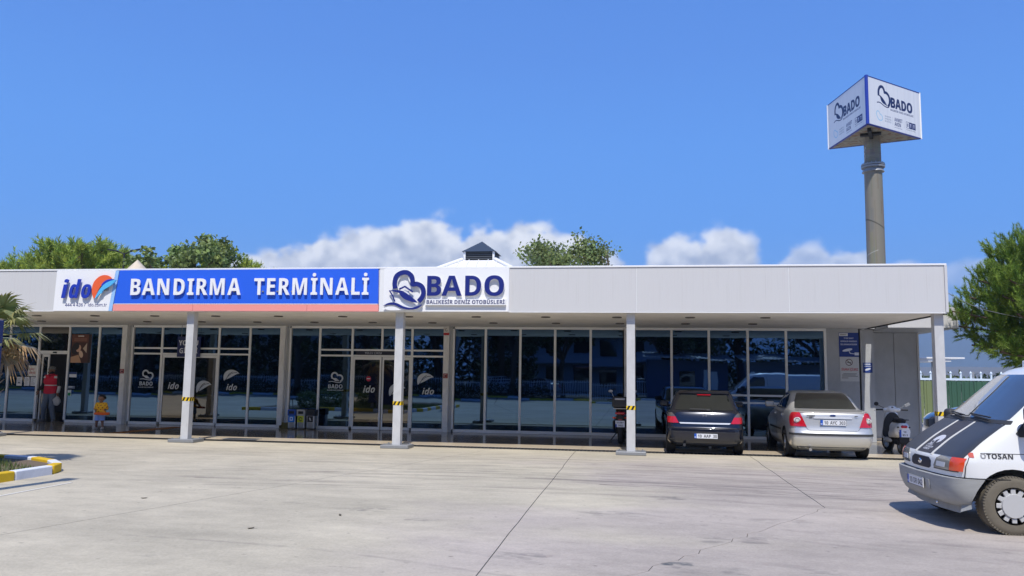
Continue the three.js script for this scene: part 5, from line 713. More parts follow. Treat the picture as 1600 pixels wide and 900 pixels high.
    part(t, 'wing_mirror', [new RoundedBoxGeometry(0.09, 0.13, 0.2, 3, 0.04).translate(2.5, 1.03, s * 0.87), rod(V(2.54, 0.98, s * 0.72), V(2.52, 0.99, s * 0.81), 0.03)], paint);
    part(t, 'headlight', fitted(sh, 'f', [[0.56, s * 0.44, s * 0.86], [0.66, s * 0.46, s * 0.98], [0.72, s * 0.56, s * 1.05]], 0.01, 10, 5), carMat.lampClear);
    wheel(t, 0.86, s * 0.815, 0.292, 0.19, { spokes: 7, spokeW: 0.13 }); wheel(t, 3.28, s * 0.815, 0.292, 0.19, { spokes: 7, spokeW: 0.13 });
  }
  part(t, 'windscreen', fitted(sh, 'f', [[1.0, -0.64, 0.64], [1.15, -0.6, 0.6], [1.31, -0.51, 0.51]], 0.003, 20, 9), carMat.glass);
  part(t, 'badge', [new THREE.SphereGeometry(0.06, 18, 8).scale(0.15, 0.42, 1).translate(0.068, 0.885, 0)], mat([0.02, 0.04, 0.14], 0.25));
  part(t, 'small_lettering', [box(0.068, 0.074, 0.872, 0.886, -0.5, -0.34), box(0.066, 0.072, 0.84, 0.862, -0.45, -0.39), box(0.068, 0.074, 0.872, 0.886, 0.42, 0.48)], carMat.plastic);
  part(t, 'exhaust_pipe', rod(V(0.03, 0.205, -0.45), V(0.3, 0.215, -0.45), 0.03, 0.03, 12), M.steel);
  part(t, 'underside', [box(0.35, 3.7, 0.19, 0.26, -0.5, 0.5), rod(V(0.86, 0.27, -0.6), V(0.86, 0.27, 0.6), 0.05)], M.rubber);
  plate(t, 0.5, 0.115, [0.035, 0.745, 0.0], -Math.PI / 2, plateMat('10  AYC  303'));
  return t;
}
hatchback('dark navy hatchback parked tail outwards right of the third canopy post', [1.44, 0, -17.45], Math.PI / 2 - 0.05, paintNavy);
saloon('silver four-door saloon parked tail outwards beside the white scooter', [3.93, 0, -17.12], Math.PI / 2 - 0.015, paintSilver);

// ---- white van
{
  const t = thing('white_van', 'old white van with black hood stripes and muddy front tyre at the right edge', 'van', [3.92, 0, -10.29], Math.PI + 0.035);
  const paint = phys([0.78, 0.79, 0.78], 0.32, { clearcoat: 0.5, clearcoatRoughness: 0.15 }), hoodM = mat([0.045, 0.05, 0.06], 0.42), bump = mat([0.35, 0.355, 0.345], 0.6, { map: rep(smearTex, 1.5) });
  const sh = makeShell([ // here z > 0 is the van's left side after the turn below
    [0.30, -3.75, 0.53, 0.84, 12, 12, 0.03, 0.10], [0.40, -3.8, 0.59, 0.885, 12, 14, 0.03, 0.10], [0.555, -3.82, 0.60, 0.895, 12, 14, 0.03, 0.09], [0.64, -3.82, 0.60, 0.90, 12, 14, 0.03, 0.08], [0.74, -3.82, 0.585, 0.898, 12, 15, 0.03, 0.07], [0.775, -3.82, 0.56, 0.895, 12, 15, 0.03, 0.06], [0.86, -3.82, 0.465, 0.886, 12, 16, 0.03, 0.05], [0.95, -3.82, 0.355, 0.876, 12, 16, 0.03, 0.045], [1.05, -3.82, 0.21, 0.865, 12, 16, 0.03, 0.04], [1.13, -3.82, 0.09, 0.856, 12, 16, 0.03, 0.04], [1.165, -3.82, 0.04, 0.852, 12, 16, 0.03, 0.05], [1.30, -3.81, -0.10, 0.835, 12, 13, 0.03, 0.08], [1.50, -3.79, -0.31, 0.80, 12, 12, 0.03, 0.10], [1.68, -3.76, -0.50, 0.765, 12, 10, 0.03, 0.12], [1.755, -3.72, -0.62, 0.74, 11, 8, 0.03, 0.1], [1.80, -3.65, -0.80, 0.70, 9, 7, 0.03, 0.1], [1.835, -3.4, -1.2, 0.58, 7, 6, 0.03, 0.08], [1.85, -2.8, -1.7, 0.34, 5, 5, 0.03, 0.05]], -1.9);
  sh.cx = -1.6;
  const rings = [...steps(0.30, 0.64, 8), ...steps(0.67, 0.80, 6), ...steps(0.82, 1.165, 14), ...steps(1.2, 1.755, 16), ...steps(1.77, 1.85, 7)];
  const body = cutArches(bodyGeometry(sh, rings, 60), [[0, 0.30, 0.385, -1.2, -0.56], [0, 0.30, 0.385, 0.56, 1.2], [-2.62, 0.30, 0.385, -1.2, -0.56], [-2.62, 0.30, 0.385, 0.56, 1.2]], paint);
  part(t, 'body', body.geometry, body.material);
  // bumper: a deeper grey shell round the front
  const lampGlass = phys([0.27, 0.265, 0.24], 0.1, { clearcoat: 1 });
  const bs = makeShell([[0.245, -3.8, 0.48, 0.83, 12, 11, 0, 0.10], [0.28, -3.8, 0.59, 0.875, 12, 13, 0, 0.10], [0.36, -3.8, 0.635, 0.90, 12, 14, 0, 0.10], [0.46, -3.8, 0.655, 0.912, 12, 14, 0, 0.09], [0.565, -3.8, 0.66, 0.915, 12, 14, 0, 0.09]], -1.9); bs.cx = -1.6;
  part(t, 'bumper', [fitted(bs, 'f', [[0.247, 0.42], [0.30, 0.405], [0.40, 0.38], [0.50, 0.33], [0.565, 0.285]].map(([y, x]) => { const s = sAtX(bs, x, y); return [y, -s, s]; }), 0.0, 64, 10, 0.07)], bump);
  part(t, 'bumper_gap', fitted(sh, 'f', [[0.568, -1.3, 1.3], [0.578, -1.3, 1.3]], 0.004, 40, 1), M.dark);
  for (const q of [0.30, -0.36]) part(t, 'bumper_rib', fitted(bs, 'f', [[0.40, q, q + 0.06], [0.50, q, q + 0.06]], 0.012, 3, 2), bump);
    plate(t, 0.48, 0.11, [0.667, 0.445, 0.0], Math.PI / 2, plateMat('10 DR 042'));
  // oval grille
  part(t, 'grille', fitted(sh, 'f', [[0.615, -0.22, 0.22], [0.635, -0.27, 0.27], [0.70, -0.27, 0.27], [0.735, -0.2, 0.2]], 0.006, 16, 6), mat([0.012, 0.015, 0.03], 0.5));
  part(t, 'badge', new THREE.SphereGeometry(0.05, 18, 8).scale(0.3, 0.6, 1).translate(0.606, 0.675, 0), M.chrome);
  for (const s of [-1, 1]) {
    part(t, 'headlight', fitted(sh, 'f', [[0.64, s * 0.37, s * 0.678], [0.66, s * 0.36, s * 0.68], [0.745, s * 0.40, s * 0.685], [0.775, s * 0.46, s * 0.69]], 0.01, 12, 6), lampGlass);
    part(t, 'headlight_reflector', fitted(sh, 'f', [[0.662, s * 0.42, s * 0.60], [0.715, s * 0.43, s * 0.61]], 0.0135, 8, 3), mat([0.8, 0.82, 0.84], 0.25, { metalness: 0.3 }));
    part(t, 'headlight_rim', [fitted(sh, 'f', [[0.628, s * 0.36, s * 0.80], [0.639, s * 0.36, s * 0.80]], 0.008, 12, 1)], carMat.plastic);
    part(t, 'indicator_lamp', fitted(sh, 'f', [[0.64, 0.47], [0.70, 0.46], [0.778, 0.43]].map(([y, x], i) => [y, s * (0.685 + i * 0.006), s * sAtX(sh, x, y)]), 0.011, 10, 5), carMat.amber);
    // wide black fields on the hood with a pale stripe between
    part(t, 'hood_panel', fitted(sh, 'f', [[0.782, 0.255, 0.46], [0.82, 0.254, 0.42], [0.88, 0.25, 0.35], [1.0, 0.245, 0.205], [1.12, 0.235, 0.04], [1.145, 0.23, 0.0]].map(([y, u, x]) => [y, s * u, s * sAtX(sh, x, y)]), 0.003, 24, 18), hoodM);
    part(t, 'hood_stripe', fitted(sh, 'f', [[0.765, s * 0.20, s * 0.26], [0.88, s * 0.195, s * 0.248], [1.0, s * 0.19, s * 0.242], [1.145, s * 0.185, s * 0.23]], 0.0035, 4, 14), mat([0.72, 0.69, 0.60], 0.5));
    const side = s < 0 ? 'sl' : 'sr';
    part(t, 'side_window', fitted(sh, side, [[1.13, -1.25, -0.40], [1.3, -1.25, -0.47], [1.5, -1.25, -0.63], [1.66, -1.22, -0.80]], 0.003, 12, 10), carMat.glass);
    part(t, 'mirror_base', fitted(sh, side, [[1.02, -0.36, -0.10], [1.06, -0.42, -0.07], [1.15, -0.40, -0.14], [1.30, -0.44, -0.30]], 0.012, 8, 6), carMat.plastic);
    part(t, 'wing_mirror', [new RoundedBoxGeometry(0.13, s < 0 ? 0.30 : 0.17, 0.17, 4, 0.055).translate(-0.16, s < 0 ? 1.21 : 1.17, s * 1.02), rod(V(-0.26, 1.12, s * 0.86), V(-0.18, 1.13, s * 0.97), 0.04)], carMat.plastic);
    part(t, 'wing_seam', fitted(sh, side, [[0.58, 0.452, 0.46], [0.70, 0.442, 0.45], [0.79, 0.407, 0.415]], 0.002, 1, 6), carMat.plastic);
    part(t, 'door_seam', [fitted(sh, side, [[0.50, -0.43, -0.422], [0.88, -0.36, -0.352], [1.02, -0.225, -0.217]], 0.002, 1, 9), fitted(sh, side, [[0.84, -0.36, 0.30], [0.846, -0.36, 0.30]], 0.002, 8, 1), fitted(sh, side, [[0.50, -1.40, -1.392], [1.68, -1.34, -1.332]], 0.002, 1, 10)], carMat.plastic);
    part(t, 'door_handle', fitted(sh, side, [[0.93, -1.3, -1.12], [0.97, -1.3, -1.12]], 0.02, 4, 2, 0.03), carMat.plastic);
    wheel(t, 0, s * 0.895, 0.308, 0.21, { spokes: 12, spokeW: 0.13, hub: 0.62, lugs: true, tyre: carMat.dusty, rim: mat([0.48, 0.48, 0.475], 0.45) }); wheel(t, -2.62, s * 0.895, 0.308, 0.21, { spokes: 12, spokeW: 0.13, hub: 0.62, tyre: carMat.dusty, rim: mat([0.66, 0.66, 0.65], 0.5) });
  }
  part(t, 'hood_panel', fitted(sh, 'f', [[0.775, -0.195, 0.195], [0.88, -0.19, 0.19], [1.0, -0.185, 0.185], [1.145, -0.18, 0.18]], 0.003, 12, 14), mat([0.055, 0.05, 0.052], 0.5));
  const lg = canvasTexture(256, 256, (x) => { x.clearRect(0, 0, 256, 256); x.fillStyle = x.strokeStyle = '#cfcfd2'; x.beginPath(); x.moveTo(60, 120); x.bezierCurveTo(60, 10, 240, 0, 215, 120); x.lineTo(170, 150); x.lineTo(150, 90); x.lineTo(110, 130); x.fill(); x.lineWidth = 10; x.beginPath(); x.arc(100, 138, 26, 0, 7); x.stroke(); for (let i = 0; i < 3; i++) { x.font = 'bold 30px sans-serif'; x.fillText(['SERVİS', 'YOL YARDIM', 'HİZMETİ'][i], 50, 190 + i * 30, 150); } });
  part(t, 'hood_print', fitted(sh, 'f', [[0.80, 0.165, -0.165], [1.0, 0.165, -0.165]], 0.0055, 10, 10, 0.0015), mat([1, 1, 1], 0.6, { map: lg, alphaTest: 0.4 }));
  part(t, 'windscreen', fitted(sh, 'f', [[1.18, -0.70, 0.70], [1.2, -0.745, 0.745], [1.45, -0.70, 0.70], [1.67, -0.63, 0.63], [1.69, -0.60, 0.60]], 0.004, 26, 14), phys([0.05, 0.065, 0.085], 0.03, { clearcoat: 1, ior: 1.6 }));
  part(t, 'windscreen_seal', [fitted(sh, 'f', [[1.148, -0.83, 0.83], [1.185, -0.80, 0.80]], 0.006, 30, 2)], carMat.plastic);
  part(t, 'sun_shade', fitted(sh, 'f', [[1.2, 0.10, 0.72], [1.45, 0.10, 0.68], [1.67, 0.12, 0.61]], 0.012, 16, 12, 0.004), phys([0.36, 0.36, 0.33], 0.12, { clearcoat: 1 }));
  for (const [a, b] of [[0.05, 0.55], [-0.55, -0.05]]) part(t, 'wiper', [rod(sh.point('f', a, 1.165).add(V(0.04, 0.02, 0)), sh.point('f', b, 1.2).add(V(0.03, 0.02, 0)), 0.012, 0.008, 6), rod(sh.point('f', a + 0.06, 1.19).add(V(0.03, 0.02, 0)), sh.point('f', b + 0.06, 1.215).add(V(0.03, 0.02, 0)), 0.009, 0.009, 6)], carMat.plastic);
  part(t, 'roof_bar', [box(-0.9, -0.84, 1.83, 1.87, -0.55, 0.55, 0.012), box(-0.92, -0.82, 1.79, 1.84, -0.5, -0.44), box(-0.92, -0.82, 1.79, 1.84, 0.44, 0.5)], M.white);
  // worn lettering on the near side
  const ls = letters('OTOSAN', 0, 0.33, 0, 0.052, 0, 0.003, font, 1); const sp = sh.point('sr', 0.1, 0.77);
  const put = (g) => { const p = g.attributes.position; for (let i = 0; i < p.count; i++) { const x = 0.31 - p.getX(i), y = 0.79 + p.getY(i), s = sh.point('sl', x, y); p.setXYZ(i, x, y, s.z - 0.0015 - p.getZ(i)); } g.computeVertexNormals(); return g; };
  ls.forEach((g, i) => part(t, 'letter', put(g), i === 0 ? mat([0.3, 0.3, 0.3], 0.6) : mat([0.05, 0.05, 0.055], 0.6)));
  part(t, 'red_mark', put(box(-0.10, -0.055, 0.005, 0.055, 0, 0.003)), mat([0.55, 0.10, 0.07], 0.6));
  part(t, 'tow_eye', new THREE.SphereGeometry(0.016, 8, 6).translate(0.59, 0.26, -0.42), M.chrome);
}
// ------------------------------------------------------------------ people
// surface of smoothly joined tapered limbs: bones are [from, to, r0, r1]
function sdf(bones, c, half, res, k = 0.04, trim) {
  const mc = new MarchingCubes(res, M.skin, false, false, 60000), n = mc.size, B = bones.map(([a, b, r0, r1]) => { const d = [b[0] - a[0], b[1] - a[1], b[2] - a[2]]; return [a, d, d[0] * d[0] + d[1] * d[1] + d[2] * d[2] || 1e-9, r0, r1]; });
  for (let z = 0; z < n; z++) for (let y = 0; y < n; y++) for (let x = 0; x < n; x++) {
    const px = c[0] + ((x - mc.halfsize) / mc.halfsize) * half, py = c[1] + ((y - mc.halfsize) / mc.halfsize) * half, pz = c[2] + ((z - mc.halfsize) / mc.halfsize) * half;
    let s = 0;
    for (const [a, d, l, r0, r1] of B) { const ax = px - a[0], ay = py - a[1], az = pz - a[2]; let t = (ax * d[0] + ay * d[1] + az * d[2]) / l; t = t < 0 ? 0 : t > 1 ? 1 : t; const ex = ax - d[0] * t, ey = ay - d[1] * t, ez = az - d[2] * t, q = Math.sqrt(ex * ex + ey * ey + ez * ez) - (r0 + (r1 - r0) * t); if (q < 6 * k) s += Math.exp(-q / k * 2.2); }
    let v = s > 0 ? -Math.log(s) * k / 2.2 : 6 * k;
    if (trim) v = Math.max(v, trim(px, py, pz));
    mc.field[x + y * n + z * n * n] = -v;
  }
  mc.isolation = 0; mc.update();
  const g = new THREE.BufferGeometry(), m = mc.count, p = mc.positionArray.slice(0, m * 3);
  for (let i = 0; i < m; i++) for (let q = 0; q < 3; q++) p[i * 3 + q] = c[q] + p[i * 3 + q] * half;
  g.setAttribute('position', new THREE.BufferAttribute(p, 3));
  const w = mergeVertices(g, half / res * 0.02); w.computeVertexNormals(); return w;
}
const mirrorX = (b) => b.map(([p, q, r, s]) => [[-p[0], p[1], p[2]], [-q[0], q[1], q[2]], r, s]);
// five bent fingers and a thumb on a palm; origin at the wrist, hand hanging down, palm facing -x (a right hand seen from behind)
function handBones(at, k, flip, curl = 0.5) {
  const T = ([x, y, z]) => [at[0] + x * k * flip, at[1] + y * k, at[2] + z * k], b = [[T([0, 0.01, 0]), T([0, -0.03, 0]), 0.024 * k, 0.027 * k], [T([0, -0.04, -0.022]), T([0, -0.075, -0.024]), 0.019 * k, 0.016 * k], [T([0, -0.04, 0.012]), T([0, -0.08, 0.014]), 0.021 * k, 0.018 * k]];
  [[-0.034, 0.058], [-0.012, 0.068], [0.010, 0.072], [0.031, 0.064]].forEach(([z, l]) => { const c1 = curl * 0.55, c2 = curl * 1.3, p0 = [0, -0.083, z], p1 = [-Math.sin(c1) * l * 0.5, -0.083 - Math.cos(c1) * l * 0.5, z * 1.08], p2 = [p1[0] - Math.sin(c2) * l * 0.5, p1[1] - Math.cos(c2) * l * 0.5, z * 1.1]; b.push([T(p0), T(p1), 0.0095 * k, 0.0085 * k], [T(p1), T(p2), 0.0085 * k, 0.007 * k]); });
  b.push([T([-0.006, -0.035, 0.03]), T([-0.018, -0.062, 0.052]), 0.013 * k, 0.0105 * k], [T([-0.018, -0.062, 0.052]), T([-0.026, -0.088, 0.05]), 0.0105 * k, 0.008 * k]); return b;
}
function headBones([x, y, z], k, yaw = 0) { // skull, jaw, nose, brow, ears, lips
  const c = Math.cos(yaw), s = Math.sin(yaw), T = ([a, b, d]) => [x + k * (a * c + d * s), y + k * b, z + k * (-a * s + d * c)];
  return [[T([0, 0.03, -0.018]), T([0, 0.035, 0.018]), 0.083 * k, 0.08 * k], [T([0, -0.03, 0.02]), T([0, -0.062, 0.045]), 0.062 * k, 0.038 * k], [T([0, 0.018, 0.092]), T([0, -0.02, 0.108]), 0.009 * k, 0.014 * k], [T([-0.03, 0.032, 0.083]), T([0.03, 0.032, 0.083]), 0.013 * k, 0.013 * k], [T([-0.083, 0.012, -0.01]), T([-0.085, -0.022, -0.004]), 0.014 * k, 0.010 * k], [T([0.083, 0.012, -0.01]), T([0.085, -0.022, -0.004]), 0.014 * k, 0.010 * k], [T([-0.016, -0.048, 0.088]), T([0.016, -0.048, 0.088]), 0.008 * k, 0.008 * k]];
}
{ // man in a red vest coming out of the door, bag in hand
  const t = thing('person', 'adult in red safety vest, grey cap and grey trousers walking out of the open door', 'person', [-17.46, 0.012, -22.2], 0.12);
  const hip = 0.86, legs = [[[-0.085, hip, 0], [-0.13, 0.47, 0.075], 0.088, 0.06], [[-0.13, 0.47, 0.075], [-0.205, 0.085, -0.04], 0.057, 0.038], [[0.085, hip, 0], [0.125, 0.46, 0.10], 0.088, 0.06], [[0.125, 0.46, 0.10], [0.17, 0.085, 0.05], 0.057, 0.038]];
  const torso = [[[-0.07, 0.90, 0], [0.07, 0.90, 0], 0.105, 0.105], [[-0.06, 1.04, 0], [0.06, 1.04, 0], 0.105, 0.105], [[-0.085, 1.22, 0], [0.085, 1.22, 0], 0.11, 0.11], [[-0.13, 1.33, -0.01], [0.13, 1.33, -0.01], 0.07, 0.07]];
  const arms = [[[-0.185, 1.335, -0.01], [-0.25, 1.09, -0.03], 0.055, 0.042], [[-0.25, 1.09, -0.03], [-0.285, 0.955, 0.14], 0.04, 0.028], [[0.185, 1.335, -0.01], [0.25, 1.08, -0.02], 0.055, 0.042], [[0.25, 1.08, -0.02], [0.262, 0.86, 0.07], 0.04, 0.027]];
  const neck = [[[0, 1.34, 0], [0, 1.46, 0.015], 0.055, 0.05]], feet = [[[-0.2, 0.05, -0.07], [-0.25, 0.035, 0.11], 0.04, 0.032], [[0.17, 0.05, 0.02], [0.235, 0.035, 0.19], 0.04, 0.032]];
  const head = headBones([0, 1.53, 0.02], 0.98, -0.1);
  const hl = handBones([-0.287, 0.95, 0.15], 1, 1, 0.7), hr = handBones([0.263, 0.855, 0.075], 1, -1, 1.1);
  part(t, 'body', join([sdf([...legs, ...torso, ...arms, ...neck, ...feet], [0, 0.83, 0.03], 0.87, 104, 0.03), sdf([...head, [[0, 1.36, 0], [0, 1.48, 0.015], 0.052, 0.05]], [0, 1.5, 0.03], 0.18, 84, 0.012), sdf(hl, [-0.29, 0.86, 0.15], 0.14, 70, 0.006), sdf(hr, [0.263, 0.765, 0.075], 0.14, 70, 0.006)]), mat([0.30, 0.17, 0.11], 0.6));
  const grow = (b, d) => b.map(([p, q, r, s]) => [p, q, r + d, s + d]);
  part(t, 'trousers', sdf([...grow(legs, 0.018), ...grow(torso.slice(0, 1), 0.012)], [0, 0.52, 0.03], 0.56, 72, 0.03, (x, y) => Math.max(y - 0.955, 0.075 - y)), mat([0.14, 0.17, 0.22], 0.85));
  part(t, 'long_sleeve_shirt', sdf([...grow(torso.slice(1), 0.012), ...grow([arms[0], arms[2]], 0.013), ...grow([arms[1]], 0.012)], [0, 1.12, 0.03], 0.36, 66, 0.028, (x, y, z) => Math.max(0.9 - y, y - 1.43)), mat([0.02, 0.022, 0.026], 0.85));
  part(t, 'pale_sleeve', sdf(grow([arms[3]], 0.012), [0.256, 0.97, 0.03], 0.2, 48, 0.02, (x, y) => 0.875 - y), mat([0.58, 0.58, 0.57], 0.8));
  const vest = part(t, 'safety_vest', sdf(grow(torso, 0.026), [0, 1.1, 0], 0.36, 66, 0.03, (x, y, z) => Math.max(0.84 - y, y - 1.415, Math.abs(x) - 0.205, y > 1.28 ? (z > 0 ? 0.055 + (y - 1.28) * 0.18 - Math.abs(x) - 0.06 : -1) : -1)), mat([0.66, 0.02, 0.05], 0.75));
  part(vest, 'reflective_band', sdf(grow(torso, 0.031), [0, 1.1, 0], 0.36, 66, 0.03, (x, y, z) => Math.max(Math.abs(y - 1.10) - 0.016, Math.abs(x) - 0.21)), mat([0.72, 0.72, 0.70], 0.5));
  for (const s of [-1, 1]) part(vest, 'shoulder_patch', sdf(grow(torso, 0.032), [0, 1.1, 0], 0.36, 66, 0.03, (x, y, z) => Math.max(Math.abs(y - 1.345) - 0.035, 0.13 - s * x, s * x - 0.21)), mat([0.66, 0.64, 0.62], 0.6));
  part(vest, 'collar', new THREE.TorusGeometry(0.075, 0.028, 8, 20).rotateX(Math.PI / 2).scale(1, 1.2, 0.95).translate(0, 1.415, 0.005), mat([0.42, 0.01, 0.03], 0.8));
  part(t, 'cap', [sdf([[[0, 1.585, -0.015], [0, 1.59, 0.02], 0.096, 0.092]], [0, 1.6, 0], 0.14, 48, 0.02, (x, y) => 1.575 - y), new THREE.CylinderGeometry(0.085, 0.088, 0.012, 20, 1, false, -1.3, 2.6).scale(1, 1, 1.0).translate(0, 1.582, 0.075)], mat([0.22, 0.22, 0.21], 0.8));
  part(t, 'beard', sdf([[[-0.05, 1.485, 0.06], [0.05, 1.485, 0.06], 0.036, 0.036], [[0, 1.465, 0.07], [0, 1.46, 0.075], 0.038, 0.03]], [0, 1.48, 0.06], 0.12, 40, 0.02), mat([0.03, 0.026, 0.024], 0.9));
  part(t, 'eye', [-1, 1].map((s) => new THREE.SphereGeometry(0.009, 8, 6).translate(s * 0.032 - 0.008, 1.54, 0.105)), M.dark);
  part(t, 'shoe', sdf(grow(feet.slice(0, 1), 0.014), [-0.225, 0.05, 0.02], 0.2, 48, 0.02, (x, y) => 0.0 - y), mat([0.20, 0.20, 0.21], 0.8));
  part(t, 'shoe', sdf(grow(feet.slice(1), 0.014), [0.2, 0.05, 0.1], 0.2, 48, 0.02, (x, y) => 0.0 - y), mat([0.20, 0.20, 0.21], 0.8));
  const b = thing('plastic_bag', 'crumpled white plastic bag hanging from the hand of the adult in the red vest', 'bag', [-17.185, 0.0, -22.155], 0.12);
  const bag = new THREE.SphereGeometry(0.13, 22, 16), p = bag.attributes.position; for (let i = 0; i < p.count; i++) { const y = p.getY(i), f = y > 0.04 ? 1 - (y - 0.04) * 7.5 : 1, n = 1 + 0.28 * perlin.noise(p.getX(i) * 16, y * 13, p.getZ(i) * 16); p.setXYZ(i, p.getX(i) * f * n * 0.85, y * 1.15, p.getZ(i) * f * n * 0.6); } bag.computeVertexNormals();
  part(b, 'sack', bag.translate(0.0, 0.655, 0.02), phys([0.66, 0.65, 0.64], 0.5, { transmission: 0.25, thickness: 0 })); part(b, 'handle', [tube([V(-0.02, 0.77, 0.02), V(-0.018, 0.79, 0.03), V(-0.01, 0.815, 0.035)], 0.008, 6, 5), tube([V(0.02, 0.77, 0.02), V(0.012, 0.79, 0.03), V(0.0, 0.815, 0.04)], 0.008, 6, 5)], M.white);
}
{ // child with an orange toy
  const t = thing('person', 'small child in yellow patterned shirt and blue shorts holding an orange toy', 'person', [-14.19, 0.012, -20.0], 0.15), k = 1;
  const legs = [[[-0.05, 0.42, 0], [-0.075, 0.235, 0.03], 0.056, 0.04], [[-0.075, 0.235, 0.03], [-0.115, 0.05, -0.03], 0.038, 0.026], [[0.05, 0.42, 0], [0.065, 0.235, 0.02], 0.056, 0.04], [[0.065, 0.235, 0.02], [0.08, 0.05, 0.02], 0.038, 0.026]];
  const torso = [[[-0.045, 0.45, 0], [0.045, 0.45, 0], 0.072, 0.072], [[-0.05, 0.58, 0.0], [0.05, 0.58, 0.0], 0.073, 0.073], [[-0.07, 0.665, -0.005], [0.07, 0.665, -0.005], 0.047, 0.047]];
  const arms = [[[-0.11, 0.665, 0], [-0.155, 0.54, -0.01], 0.034, 0.027], [[-0.155, 0.54, -0.01], [-0.085, 0.49, 0.11], 0.026, 0.019], [[0.11, 0.665, 0], [0.165, 0.555, 0.02], 0.034, 0.027], [[0.165, 0.555, 0.02], [0.125, 0.485, 0.13], 0.026, 0.019]];
  const feet = [[[-0.115, 0.03, -0.045], [-0.135, 0.022, 0.055], 0.026, 0.022], [[0.08, 0.03, 0.005], [0.1, 0.022, 0.105], 0.026, 0.022]], head = headBones([0.0, 0.80, 0.015], 0.92, 0.15);
  const h1 = handBones([-0.08, 0.485, 0.115], 0.6, -1, 1.3), h2 = handBones([0.122, 0.48, 0.135], 0.6, 1, 1.3);
  part(t, 'body', join([sdf([...legs, ...torso, ...arms, ...feet, [[0, 0.66, 0], [0, 0.74, 0.01], 0.036, 0.034]], [0, 0.37, 0.03], 0.40, 84, 0.018), sdf([...head, [[0, 0.68, 0], [0, 0.75, 0.01], 0.036, 0.036]], [0, 0.785, 0.02], 0.15, 76, 0.011), sdf(h1, [-0.08, 0.43, 0.115], 0.09, 60, 0.004), sdf(h2, [0.122, 0.425, 0.135], 0.09, 60, 0.004)]), mat([0.24, 0.125, 0.075], 0.6));
  const grow = (b, d) => b.map(([p, q, r, s]) => [p, q, r + d, s + d]);
  part(t, 'shorts', sdf([...grow([legs[0], legs[2]], 0.02), ...grow(torso.slice(0, 1), 0.009)], [0, 0.37, 0.01], 0.2, 64, 0.02, (x, y) => Math.max(y - 0.47, 0.235 - y)), mat([0.28, 0.44, 0.85], 0.85));
  const shirt = part(t, 'shirt', sdf([...grow(torso, 0.013), ...grow([arms[0], arms[2]], 0.014)], [0, 0.56, 0.01], 0.22, 72, 0.018, (x, y) => Math.max(0.425 - y, y - 0.715)), mat([0.88, 0.48, 0.02], 0.85));
  part(shirt, 'shirt_print', sdf([...grow(torso, 0.0155), ...grow([arms[0], arms[2]], 0.0165)], [0, 0.56, 0.01], 0.22, 70, 0.018, (x, y, z) => Math.max(0.43 - y, y - 0.70, 0.035 - Math.sin(x * 62) * Math.cos(y * 57 + z * 20) * 0.06)), mat([0.34, 0.03, 0.02], 0.85));
  part(t, 'hair', sdf([[[0, 0.845, -0.025], [0, 0.85, 0.018], 0.083, 0.079], [[-0.04, 0.83, -0.05], [0.04, 0.83, -0.05], 0.055, 0.055]], [0, 0.84, 0], 0.13, 48, 0.02, (x, y, z) => Math.max(0.80 - y + Math.max(0, z) * 0.7, z > 0.04 ? 0.862 - y : -1)), mat([0.018, 0.014, 0.012], 0.8));
  part(t, 'eye', [-1, 1].map((s) => new THREE.SphereGeometry(0.008, 8, 6).translate(s * 0.029 + 0.012, 0.81, 0.09)), M.dark);
  feet.forEach((f, i) => part(t, 'shoe', sdf(grow([f], 0.011), [f[0][0], 0.03, i ? 0.055 : 0.005], 0.12, 44, 0.014, (x, y) => -y), mat([0.42, 0.42, 0.41], 0.8)));
  const toy = thing('toy', 'flat orange toy tray held in front by the small child', 'toy', [-14.135, 0.0, -19.855], 0.15);
  part(toy, 'tray', extrude(poly(smooth([[-0.13, -0.01], [0.05, -0.05], [0.27, -0.03], [0.26, 0.03], [0.1, 0.05], [-0.1, 0.04]], 5)), 0.025, 0.006).rotateX(-1.2).translate(0.02, 0.425, 0.03), mat([0.82, 0.13, 0.02], 0.5));
  part(toy, 'fin', extrude(poly([[0, 0], [0.13, 0], [0.03, 0.13]]), 0.012).translate(0.06, 0.44, 0.0), mat([0.78, 0.33, 0.03], 0.5));
}
